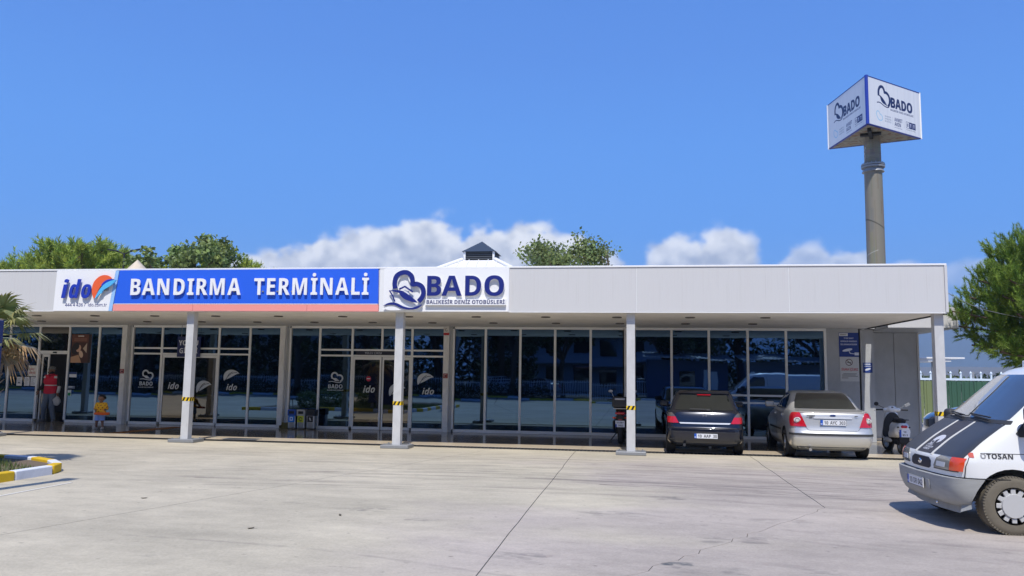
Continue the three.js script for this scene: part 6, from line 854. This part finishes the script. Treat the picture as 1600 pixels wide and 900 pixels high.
// ------------------------------------------------------------------ recycling bins, dustpan
{ const mk = (x, hood, label, face, draw) => { const t = thing('recycling_bin', label, 'bin', [x, 0.013, -21.88], 0, 'recycling bins beside the pillar');
    const br = phys([0.46, 0.46, 0.45], 0.34, { metalness: 0.85 });
    part(t, 'drum', new RoundedBoxGeometry(0.235, 0.40, 0.23, 4, 0.05).translate(0, 0.205, 0), br);
    part(t, 'hood', extrude(poly([[-0.12, 0], [0.12, 0], [0.12, 0.15], [0.05, 0.16], [-0.12, 0.16]]), 0.235, 0.006).rotateY(Math.PI / 2).translate(-0.1175, 0.385, 0), hood);
    part(t, 'flap', box(-0.075, 0.075, 0.43, 0.505, 0.126, 0.131), M.dark);
    const tx = canvasTexture(128, 128, (c) => { c.fillStyle = face; c.fillRect(0, 0, 128, 128); draw(c); }), pg = new THREE.BoxGeometry(0.19, 0.19, 0.006).translate(0, 0.29, 0.121); part(t, 'label_plate', pg, [...Array(4).fill(M.white), mat([1, 1, 1], 0.5, { map: tx }), M.white]); };
  const ringOf = (c, col) => { c.strokeStyle = col; c.lineWidth = 15; c.strokeRect(38, 38, 46, 52); };
  mk(-9.555, mat([0.015, 0.07, 0.36], 0.5), 'recycling bin with blue hood, left of the three by the pillar', '#2f7fd8', (c) => { ringOf(c, '#eef4fb'); });
  mk(-9.285, mat([0.45, 0.45, 0.42], 0.4), 'recycling bin with grey hood and yellow-green label, middle of the three', '#c3c62a', (c) => { c.strokeStyle = '#4d5212'; c.lineWidth = 16; c.beginPath(); c.arc(62, 66, 28, 0.5, 6); c.stroke(); });
  mk(-9.0, mat([0.022, 0.022, 0.026], 0.5), 'recycling bin with black hood and black label, right of the three', '#20191a', (c) => { c.strokeStyle = '#d8d0c8'; c.lineWidth = 8; c.strokeRect(4, 4, 120, 120); c.fillStyle = '#d8d0c8'; c.beginPath(); c.moveTo(40, 36); c.lineTo(64, 36); c.lineTo(88, 96); c.lineTo(52, 84); c.fill(); }); }
{ const t = thing('dustpan', 'long-handled dustpan with steel handle leaning by the pillar left of the bins', 'dustpan', [-9.84, 0.013, -21.98]); part(t, 'handle', tube([V(0, 0.16, 0), V(-0.01, 0.5, -0.04), V(-0.03, 0.85, -0.1)], 0.012, 10, 6), M.steel); part(t, 'pan', [extrude(poly([[-0.13, 0], [0.13, 0], [0.12, 0.16], [-0.12, 0.16]]), 0.02).translate(0, 0.01, -0.06), box(-0.13, 0.13, 0.005, 0.015, -0.06, 0.14), box(-0.13, -0.12, 0.01, 0.09, -0.05, 0.1), box(0.12, 0.13, 0.01, 0.09, -0.05, 0.1)], mat([0.16, 0.13, 0.03], 0.6)); }
// ------------------------------------------------------------------ two-wheelers
function bikeWheel(t, x, r, w, tm) { const g = sub(t, 'wheel'); g.position.set(x, r, 0); part(g, 'tyre', lathe([[r * 0.66, -w / 2], [r * 0.86, -w / 2 - 0.004], [r * 0.96, -w * 0.36], [r, -w * 0.12], [r, w * 0.12], [r * 0.96, w * 0.36], [r * 0.86, w / 2 + 0.004], [r * 0.66, w / 2]], 36).rotateX(Math.PI / 2), carMat.tyre); const R = r * 0.67, l = [lathe([[R, -w * 0.42], [R * 0.92, -w * 0.2], [R * 0.92, w * 0.2], [R, w * 0.42]], 30).rotateX(Math.PI / 2), new THREE.CylinderGeometry(0.035, 0.035, w * 1.1, 14).rotateX(Math.PI / 2)]; for (let i = 0; i < 5; i++) l.push(box(0.02, R * 0.95, -0.016, 0.016, -0.014, 0.014).rotateZ(i * 1.2566)); part(g, 'rim', l, tm); return g; }
const ell = (x, y, z, a, b, c) => new THREE.SphereGeometry(1, 24, 16).scale(a, b, c).translate(x, y, z);
{ // white scooter, seen from behind
  const t = thing('scooter', 'white step-through scooter parked against the grey wall right of the silver car', 'scooter', [5.76, 0, -18.93], Math.PI / 2 - 0.03);
  const wp = phys([0.86, 0.86, 0.85], 0.2, { clearcoat: 0.8 });
  bikeWheel(t, 0, 0.205, 0.115, carMat.alloy); const fw = bikeWheel(t, 1.12, 0.205, 0.105, carMat.alloy); fw.rotation.y = 0.25;
  part(t, 'rear_cowl', sdf([[[-0.08, 0.58, 0], [0.34, 0.56, 0], 0.13, 0.16], [[-0.02, 0.50, -0.055], [0.32, 0.42, -0.08], 0.115, 0.115], [[-0.02, 0.50, 0.055], [0.32, 0.42, 0.08], 0.115, 0.115]], [0.12, 0.5, 0], 0.42, 72, 0.04, (x, y, z) => Math.max(0.36 - y + (x < 0 ? 0.05 : 0), y - 0.69, x - 0.42)), wp);
  part(t, 'leg_shield', sdf([[[0.86, 0.36, -0.10], [0.78, 0.82, -0.055], 0.10, 0.085], [[0.86, 0.36, 0.10], [0.78, 0.82, 0.055], 0.10, 0.085], [[0.84, 0.5, 0], [0.79, 0.86, 0], 0.1, 0.06]], [0.83, 0.6, 0], 0.42, 72, 0.04, (x, y, z) => 0.80 - (y - 0.36) * 0.17 - x), wp);
  part(t, 'inner_shield', extrude(poly(smooth([[-0.17, 0.34], [-0.185, 0.55], [-0.15, 0.75], [-0.06, 0.87], [0.06, 0.87], [0.15, 0.75], [0.185, 0.55], [0.17, 0.34]], 5)), 0.02, 0.004).rotateY(-Math.PI / 2).translate(0.0, 0, 0).applyMatrix4(new THREE.Matrix4().makeShear(0, 0, -0.17, 0, 0, 0)).translate(0.85, 0, 0), mat([0.035, 0.037, 0.042], 0.6));
  part(t, 'floorboard', box(0.38, 0.86, 0.28, 0.345, -0.15, 0.15, 0.02), mat([0.05, 0.05, 0.055], 0.7));
  part(t, 'side_skirt', [ell(0.6, 0.28, 0.14, 0.3, 0.06, 0.05), ell(0.6, 0.28, -0.14, 0.3, 0.06, 0.05)], wp);
  part(t, 'front_mudguard', sdf([[[1.0, 0.41, 0], [1.24, 0.35, 0], 0.075, 0.06], [[1.12, 0.43, 0], [1.12, 0.44, 0], 0.08, 0.08]], [1.12, 0.4, 0], 0.22, 48, 0.03, (x, y, z) => 0.222 - Math.hypot(x - 1.12, y - 0.205)), wp);
  part(t, 'headset', sdf([[[0.74, 0.945, -0.15], [0.74, 0.945, 0.15], 0.042, 0.042], [[0.73, 0.965, -0.03], [0.73, 0.965, 0.03], 0.07, 0.07], [[0.77, 0.80, 0], [0.745, 0.94, 0], 0.055, 0.06]], [0.75, 0.92, 0], 0.26, 64, 0.03), wp);
  part(t, 'instrument', ell(0.682, 0.985, 0, 0.02, 0.03, 0.05), M.dark);
  part(t, 'handlebar_grip', rod(V(0.73, 0.945, -0.19), V(0.70, 0.94, -0.34), 0.017, 0.017), M.rubber); part(t, 'handlebar_grip', rod(V(0.73, 0.945, 0.19), V(0.70, 0.94, 0.34), 0.017, 0.017), M.rubber);
  part(t, 'brake_lever', [rod(V(0.77, 0.94, -0.2), V(0.76, 0.925, -0.36), 0.007), rod(V(0.77, 0.94, 0.2), V(0.76, 0.925, 0.36), 0.007)], M.steel);
  part(t, 'mirror', [rod(V(0.74, 0.97, -0.13), V(0.72, 1.05, -0.3), 0.006), ell(0.71, 1.075, -0.33, 0.016, 0.045, 0.05)], M.dark);
  part(t, 'mirror', [rod(V(0.74, 0.97, 0.13), V(0.72, 1.03, 0.27), 0.006), box(0.70, 0.715, -0.035, 0.035, -0.06, 0.06, 0.007).rotateX(-0.5).translate(0, 1.06, 0.33)], M.galv);
  part(t, 'seat', sdf([[[-0.02, 0.71, 0], [0.42, 0.70, 0], 0.075, 0.085], [[0.05, 0.72, -0.05], [0.3, 0.715, -0.05], 0.05, 0.055], [[0.05, 0.72, 0.05], [0.3, 0.715, 0.05], 0.05, 0.055]], [0.2, 0.7, 0], 0.36, 56, 0.03, (x, y) => 0.69 - y), mat([0.03, 0.028, 0.027], 0.6));
  part(t, 'rear_rack', [tube([V(0.12, 0.74, -0.09), V(-0.16, 0.76, -0.10), V(-0.20, 0.76, 0), V(-0.16, 0.76, 0.10), V(0.12, 0.74, 0.09)], 0.011, 24, 6), rod(V(-0.08, 0.76, -0.1), V(-0.08, 0.76, 0.1), 0.008), rod(V(-0.16, 0.76, -0.04), V(-0.06, 0.64, -0.04), 0.008), rod(V(-0.16, 0.76, 0.04), V(-0.06, 0.64, 0.04), 0.008)], M.dark);
  part(t, 'tail_light', sdf([[[-0.195, 0.615, -0.035], [-0.195, 0.615, 0.035], 0.032, 0.032]], [-0.195, 0.61, 0], 0.1, 36, 0.015), carMat.red);
  part(t, 'indicator', [ell(-0.155, 0.6, -0.115, 0.035, 0.016, 0.022), ell(-0.155, 0.6, 0.115, 0.035, 0.016, 0.022)], M.dark);
  part(t, 'rear_mudguard', [extrude(poly([[-0.09, 0.26], [0.09, 0.26], [0.11, 0.5], [-0.11, 0.5]]), 0.02).rotateY(-Math.PI / 2).translate(-0.17, 0, 0)], M.dark);
  plate(t, 0.21, 0.155, [-0.205, 0.47, 0], -Math.PI / 2, (() => { const tx = canvasTexture(210, 155, (x, w, h) => { x.fillStyle = '#e8ebf2'; x.fillRect(0, 0, w, h); x.fillStyle = '#2a56b8'; x.fillRect(0, 0, 40, h); x.fillStyle = '#3a3f4a'; x.font = 'bold 56px sans-serif'; x.fillText('10', 80, 64); x.fillText('BS 5', 60, 132, 130); }); return mat([1, 1, 1], 0.4, { map: tx }); })());
  part(t, 'engine', [sdf([[[0.0, 0.22, 0.11], [0.4, 0.26, 0.09], 0.065, 0.075]], [0.2, 0.25, 0.1], 0.3, 40, 0.03), box(0.0, 0.4, 0.2, 0.33, -0.08, 0.05, 0.02)], M.black);
  part(t, 'exhaust', [rod(V(0.32, 0.2, 0.14), V(-0.16, 0.27, 0.16), 0.045, 0.055, 14), rod(V(-0.16, 0.27, 0.16), V(-0.19, 0.275, 0.162), 0.03, 0.025, 12)], carMat.plastic);
  part(t, 'stand', [rod(V(0.3, 0.26, -0.1), V(0.24, 0.01, -0.16), 0.012), rod(V(0.3, 0.26, 0.1), V(0.24, 0.01, 0.16), 0.012), rod(V(0.24, 0.012, -0.2), V(0.24, 0.012, -0.12), 0.012)], M.dark);
}
{ // dark motorcycle behind the third post
  const t = thing('motorcycle', 'dark motorcycle with top box half hidden behind the third canopy post', 'motorcycle', [-0.34, 0, -19.75], Math.PI / 2 - 0.04);
  bikeWheel(t, 0, 0.27, 0.115, carMat.plastic); bikeWheel(t, 1.2, 0.27, 0.10, carMat.plastic);
  const dp = phys([0.03, 0.008, 0.012], 0.3, { clearcoat: 0.8 });
  part(t, 'tail_cowl', sdf([[[-0.16, 0.72, 0], [0.4, 0.70, 0], 0.08, 0.1], [[-0.1, 0.64, -0.06], [0.35, 0.60, -0.08], 0.06, 0.08], [[-0.1, 0.64, 0.06], [0.35, 0.60, 0.08], 0.06, 0.08]], [0.1, 0.66, 0], 0.4, 56, 0.03), dp);
  part(t, 'fuel_tank', sdf([[[0.5, 0.76, 0], [0.85, 0.80, 0], 0.13, 0.14]], [0.68, 0.78, 0], 0.34, 44, 0.04), dp);
  part(t, 'seat', box(-0.05, 0.5, 0.77, 0.84, -0.12, 0.12, 0.03), M.black);
  part(t, 'top_box', [new RoundedBoxGeometry(0.32, 0.26, 0.38, 4, 0.06).translate(-0.16, 1.0, 0)], mat([0.025, 0.025, 0.028], 0.5)); part(t, 'top_box_band', [box(-0.345, -0.30, 1.06, 1.10, -0.12, 0.12, 0.01)], mat([0.42, 0.43, 0.45], 0.4)); part(t, 'rack', [box(-0.34, 0.05, 0.845, 0.865, -0.15, 0.15, 0.006), rod(V(-0.1, 0.85, -0.1), V(0.1, 0.74, -0.1), 0.012), rod(V(-0.1, 0.85, 0.1), V(0.1, 0.74, 0.1), 0.012)], M.steel);
  part(t, 'tail_light', sdf([[[-0.24, 0.745, -0.09], [-0.24, 0.745, 0.09], 0.03, 0.03]], [-0.24, 0.745, 0], 0.14, 40, 0.012), carMat.red);
  part(t, 'indicator', [ell(-0.22, 0.635, -0.14, 0.03, 0.022, 0.045)], carMat.amber); part(t, 'indicator', [ell(-0.22, 0.635, 0.14, 0.03, 0.022, 0.045)], carMat.amber);
  part(t, 'rear_mudguard', [box(-0.26, -0.23, 0.42, 0.70, -0.07, 0.07, 0.01), rod(V(-0.24, 0.60, -0.14), V(-0.24, 0.62, 0.14), 0.01)], M.dark);
  part(t, 'reflector', box(-0.268, -0.26, 0.585, 0.60, -0.04, 0.04), carMat.red);
  plate(t, 0.22, 0.15, [-0.272, 0.495, 0], -Math.PI / 2, (() => { const tx = canvasTexture(220, 150, (x, w, h) => { x.fillStyle = '#d6d8de'; x.fillRect(0, 0, w, h); x.fillStyle = '#2a4ea8'; x.fillRect(0, h * 0.55, 34, h * 0.45); x.fillStyle = '#30343c'; x.font = 'bold 54px sans-serif'; x.fillText('10 BBY', 20, 62, 180); x.fillText('3052', 64, 130); }); return mat([1, 1, 1], 0.4, { map: tx }); })());
  part(t, 'swing_arm', [rod(V(0, 0.27, -0.09), V(0.5, 0.36, -0.1), 0.025), rod(V(0, 0.27, 0.09), V(0.5, 0.36, 0.1), 0.025), rod(V(0.02, 0.3, -0.11), V(0.16, 0.62, -0.1), 0.022), rod(V(0.02, 0.3, 0.11), V(0.16, 0.62, 0.1), 0.022)], M.dark);
  part(t, 'engine', box(0.4, 0.85, 0.26, 0.58, -0.13, 0.13, 0.04), M.galv);
  part(t, 'exhaust', [rod(V(0.5, 0.3, 0.16), V(-0.1, 0.36, 0.19), 0.05, 0.06, 14)], M.steel); part(t, 'crash_guard', [box(0.05, 0.4, 0.34, 0.56, -0.2, -0.14, 0.03)], M.black);
  part(t, 'fork', [rod(V(1.2, 0.27, -0.07), V(0.95, 0.95, -0.07), 0.022), rod(V(1.2, 0.27, 0.07), V(0.95, 0.95, 0.07), 0.022)], M.steel);
  part(t, 'handlebar', tube([V(0.82, 1.02, -0.38), V(0.9, 1.05, -0.15), V(0.92, 1.03, 0), V(0.9, 1.05, 0.15), V(0.82, 1.02, 0.38)], 0.014, 20, 6), M.dark);
  for (const s of [-1, 1]) part(t, 'mirror', [rod(V(0.88, 1.05, s * 0.2), V(0.86, 1.22, s * 0.28), 0.007), ell(0.85, 1.245, s * 0.30, 0.015, 0.033, 0.055)], mat([0.55, 0.56, 0.57], 0.25));
  part(t, 'side_stand', [rod(V(0.45, 0.28, -0.1), V(0.3, 0.012, -0.3), 0.014), rod(V(0.3, 0.012, -0.3), V(0.26, 0.02, -0.22), 0.014)], M.dark);
}
// ------------------------------------------------------------------ what the glass mirrors: the far side of the yard, behind the camera
{ structure('verge', box(-60, 34, -0.1, 0.10, 9.02, 13.4), mat([0.10, 0.11, 0.04], 1, { map: rep(smearTex, 6) }), 'planted verge along the far side of the yard, seen mirrored in the glass');
  structure('road', yardUV(box(-80, 60, -0.1, -0.004, 13.45, 27)), mat([0.09, 0.09, 0.09], 0.95, { map: smearTex }), 'asphalt road beyond the verge, seen mirrored in the glass');
  const big = leafTree('leafy_tree', 'dense dark tree behind the yard mirrored in the glass right of the middle doors', [-8.6, 0, 11.6], { seed: 81, trunk: 3.0, r: 0.2, forks: 5, depth: 3, open: 0.75, shrink: 0.62, sprays: 6, leaves: 38, spread: 0.85, leaf: 0.34, mat: MF.leafDark });
  const spots = [[-13.2, 12.2, 1, 'next to it on the left'], [-18.5, 11.2, 1.1, 'mirrored above the middle doors'], [-24.5, 12.4, 1.15, 'mirrored above the bins'], [-31, 11.5, 1.0, 'mirrored above the left doors'], [-37, 12.6, 1.15, 'mirrored above the small child'], [-43.5, 11.8, 1.1, 'mirrored by the brown poster'], [2.3, 14.6, 0.8, 'mirrored above the dark hatchback'], [-50, 12, 1.2, 'mirrored at the left end of the glass'], [-5.2, 14.8, 0.85, 'mirrored in the long run of tall panes'], [13, 15.5, 1, 'mirrored behind the silver car'], [-10.6, 17.6, 1.25, 'mirrored right of the fire hose sign, farther back'], [-15.8, 18, 1.3, 'mirrored between the doors and the bins, farther back'], [-21.5, 18.2, 1.25, 'mirrored above the middle doors, farther back'], [-28, 18.4, 1.3, 'mirrored above the bins, farther back'], [-34.3, 18, 1.3, 'mirrored by the left canopy post, farther back'], [-40.4, 18.3, 1.25, 'mirrored left of the small child, farther back'], [7.4, 17.5, 1.1, 'mirrored between the two cabins']];
  spots.forEach(([x, z, s, w], i) => copyOf(big, [x, 0, z], i * 1.3, s * 1.08, 'dense dark tree behind the yard ' + w));
  { const t = thing('picket_fence', 'white railing along the far verge, seen mirrored in the glass', 'fence', [0, 0.1, 12.6]); for (let i = 0; i < 28; i++) { const x0 = -52 + i * 2; part(t, 'fence_section', [box(x0, x0 + 1.94, 0.2, 0.25, -0.02, 0.02), box(x0, x0 + 1.94, 1.05, 1.1, -0.02, 0.02), ...Array.from({ length: 12 }, (_, k) => box(x0 + k * 0.165, x0 + k * 0.165 + 0.035, 0.1, 1.2, -0.015, 0.015))], M.white); } }
  { const R = rngOf(83), T = new Tris(); for (let k = 0; k < 9000; k++) { const e = V(-50 + R() * 44, 0.15 + 0.75 * R(), 11.2 + R() * 0.9), a = randDir(R).multiplyScalar(0.11), b = randDir(R).multiplyScalar(0.05); T.quad(e, e.clone().add(a).add(b), e.clone().addScaledVector(a, 2), e.clone().add(a).sub(b), tintOf(R)); } top('hedge', T.geometry(), MF.leafDark, 'low clipped hedge on the far verge, seen mirrored in the glass', 'hedge'); }
  { const R = rngOf(84), T = new Tris(); for (let k = 0; k < 26000; k++) { const f = R() < 0.8, e = V(f ? -62 + R() * 54 : 3 + R() * 14, 0.2 + 5.6 * R() * (0.8 + 0.2 * Math.sin(k)), 19.5 + R() * 1.8), a = randDir(R).multiplyScalar(0.24), b = randDir(R).multiplyScalar(0.12); T.quad(e, e.clone().add(a).add(b), e.clone().addScaledVector(a, 2), e.clone().add(a).sub(b), tintOf(R)); } top('thicket', T.geometry(), MF.leafDark, 'tall dark thicket beyond the road, seen mirrored in the glass', 'thicket'); }
  // kerb of the far verge
  { const t = thing('verge_kerb', 'yellow and white kerb of the far verge, seen mirrored in the glass', 'kerb', [0, 0, 8.94]); for (let i = 0; i < 60; i++) part(t, 'kerb_stone', box(-58 + i * 1.5, -58 + i * 1.5 + 1.48, -0.05, 0.12, -0.07, 0.07, 0.02), i % 2 ? M.white : M.yellow); }
  const repaint = (c, from, to) => c.traverse((o) => { if (!o.isMesh) return; o.material = Array.isArray(o.material) ? o.material.map((m) => (m === from ? to : m)) : o.material === from ? to : o.material; });
  const cars = scene.children.filter((o) => o.name.startsWith('parked_car')), hb = cars[0], sl = cars[1];
  const put = (src, x, z, turn, paint, label) => { const c = copyOf(src, [x, 0.0, z], turn, 1.06, label); repaint(c, src === hb ? paintNavy : paintSilver, paint); return c; };
  const whiteP = phys([0.75, 0.76, 0.76], 0.25, { clearcoat: 0.8 }), greyP = phys([0.25, 0.27, 0.30], 0.3, { metalness: 0.5, clearcoat: 0.8 }), blueP = phys([0.03, 0.07, 0.2], 0.25, { clearcoat: 0.8 });
  put(hb, -11.8, 15.4, 0, whiteP, 'white hatchback on the far road mirrored right of the fire hose sign'); put(sl, -5.2, 15.3, Math.PI, greyP, 'grey saloon on the far road mirrored in the long run of tall panes'); put(hb, -0.6, 15.6, 0, paintNavy, 'dark hatchback on the far road mirrored left of the motorcycle'); put(sl, -28.5, 15.2, 0, paintSilver, 'silver saloon on the far road mirrored above the bins'); put(hb, -36, 15.4, Math.PI, blueP, 'blue hatchback on the far road mirrored beside the small child');
  // dark car beyond the van's windscreen, on the apron
  put(hb, 12.05, -25, Math.PI + 0.04, paintNavy, 'dark car parked beyond the white van, seen over its bonnet').scale.setScalar(0.98);
  // buildings across the road
  const wallB = mat([0.07, 0.11, 0.2], 0.8), wallW = mat([0.36, 0.36, 0.37], 0.8);
  { const t = thing('apartment_block', 'pale five-storey apartment block across the road, seen mirrored in the glass', 'building', [-4, 0, 40]); part(t, 'wall', box(-13, 13, 0, 16, 0, 10), wallW); for (let f = 0; f < 5; f++) { part(t, 'balcony', box(-12, 12, f * 3.1 + 2.9, f * 3.1 + 3.75, -1.1, -0.02), mat([0.4, 0.4, 0.42], 0.8)); for (let i = 0; i < 8; i++) part(t, 'window', box(-11.4 + i * 3, -9.7 + i * 3, f * 3.1 + 0.9, f * 3.1 + 2.6, -0.06, 0), carMat.glass); } part(t, 'roof', box(-13.4, 13.4, 16, 16.4, -0.6, 10.4), mat([0.3, 0.1, 0.07], 0.9)); }
  { const t = thing('apartment_block', 'long low office block across the road at the left, seen mirrored in the glass', 'building', [-44, 0, 36]); part(t, 'wall', box(-22, 16, 0, 10, 0, 10), mat([0.4, 0.37, 0.33], 0.8)); for (let f = 0; f < 3; f++) for (let i = 0; i < 12; i++) part(t, 'window', box(-21 + i * 3, -19.4 + i * 3, f * 3.1 + 0.9, f * 3.1 + 2.4, -0.06, 0), carMat.glass); part(t, 'roof', box(-22.4, 16.4, 10, 10.4, -0.5, 10.4), mat([0.3, 0.1, 0.07], 0.9)); }
  const shed = (x, z, w, label, m) => { const t = thing('site_cabin', label, 'cabin', [x, 0, z]); part(t, 'wall', box(-w, w, 0, 2.7, 0, 3), m); const rf = []; for (let i = 0; i < w * 8; i++) rf.push(box(-w - 0.3 + i * 0.26, -w - 0.17 + i * 0.26, 0.03, 0.07, -1.2, 3.2)); rf.push(box(-w - 0.3, w + 0.3, 0, 0.03, -1.2, 3.2)); part(t, 'roof', join(rf).rotateX(-0.1).translate(0, 2.95, 0), mat([0.5, 0.5, 0.5], 0.5, { metalness: 0.4 })); part(t, 'window', box(-0.5, 0.5, 1.0, 2.0, -0.04, 0), carMat.glass); part(t, 'door', box(1.1, 1.9, 0, 2.1, -0.05, 0), M.white); };
  shed(3.6, 12.4, 2.6, 'blue cabin with ribbed white roof mirrored above the dark hatchback', wallB); shed(10.2, 11.6, 3, 'pale cabin with ribbed roof mirrored above the silver car', mat([0.13, 0.17, 0.24], 0.8));
  { const t = thing('railing', 'dark lattice railing before the pale cabin, seen mirrored above the silver car', 'railing', [8.8, 0, 9.9]); for (let i = 0; i < 6; i++) part(t, 'railing_section', [box(i * 1.2, i * 1.2 + 1.15, 0.2, 0.25, -0.02, 0.02), box(i * 1.2, i * 1.2 + 1.15, 1.2, 1.25, -0.02, 0.02), box(i * 1.2, i * 1.2 + 0.05, 0, 1.3, -0.03, 0.03), rod(V(i * 1.2, 0.25, 0), V(i * 1.2 + 1.15, 1.2, 0), 0.02), rod(V(i * 1.2, 1.2, 0), V(i * 1.2 + 1.15, 0.25, 0), 0.02)], M.dark); }
}
// ------------------------------------------------------------------ the air between here and the hills
scene.fog = new THREE.FogExp2(lin(0.46, 0.68, 1.0), 0.00027);
renderer.render(scene, camera);
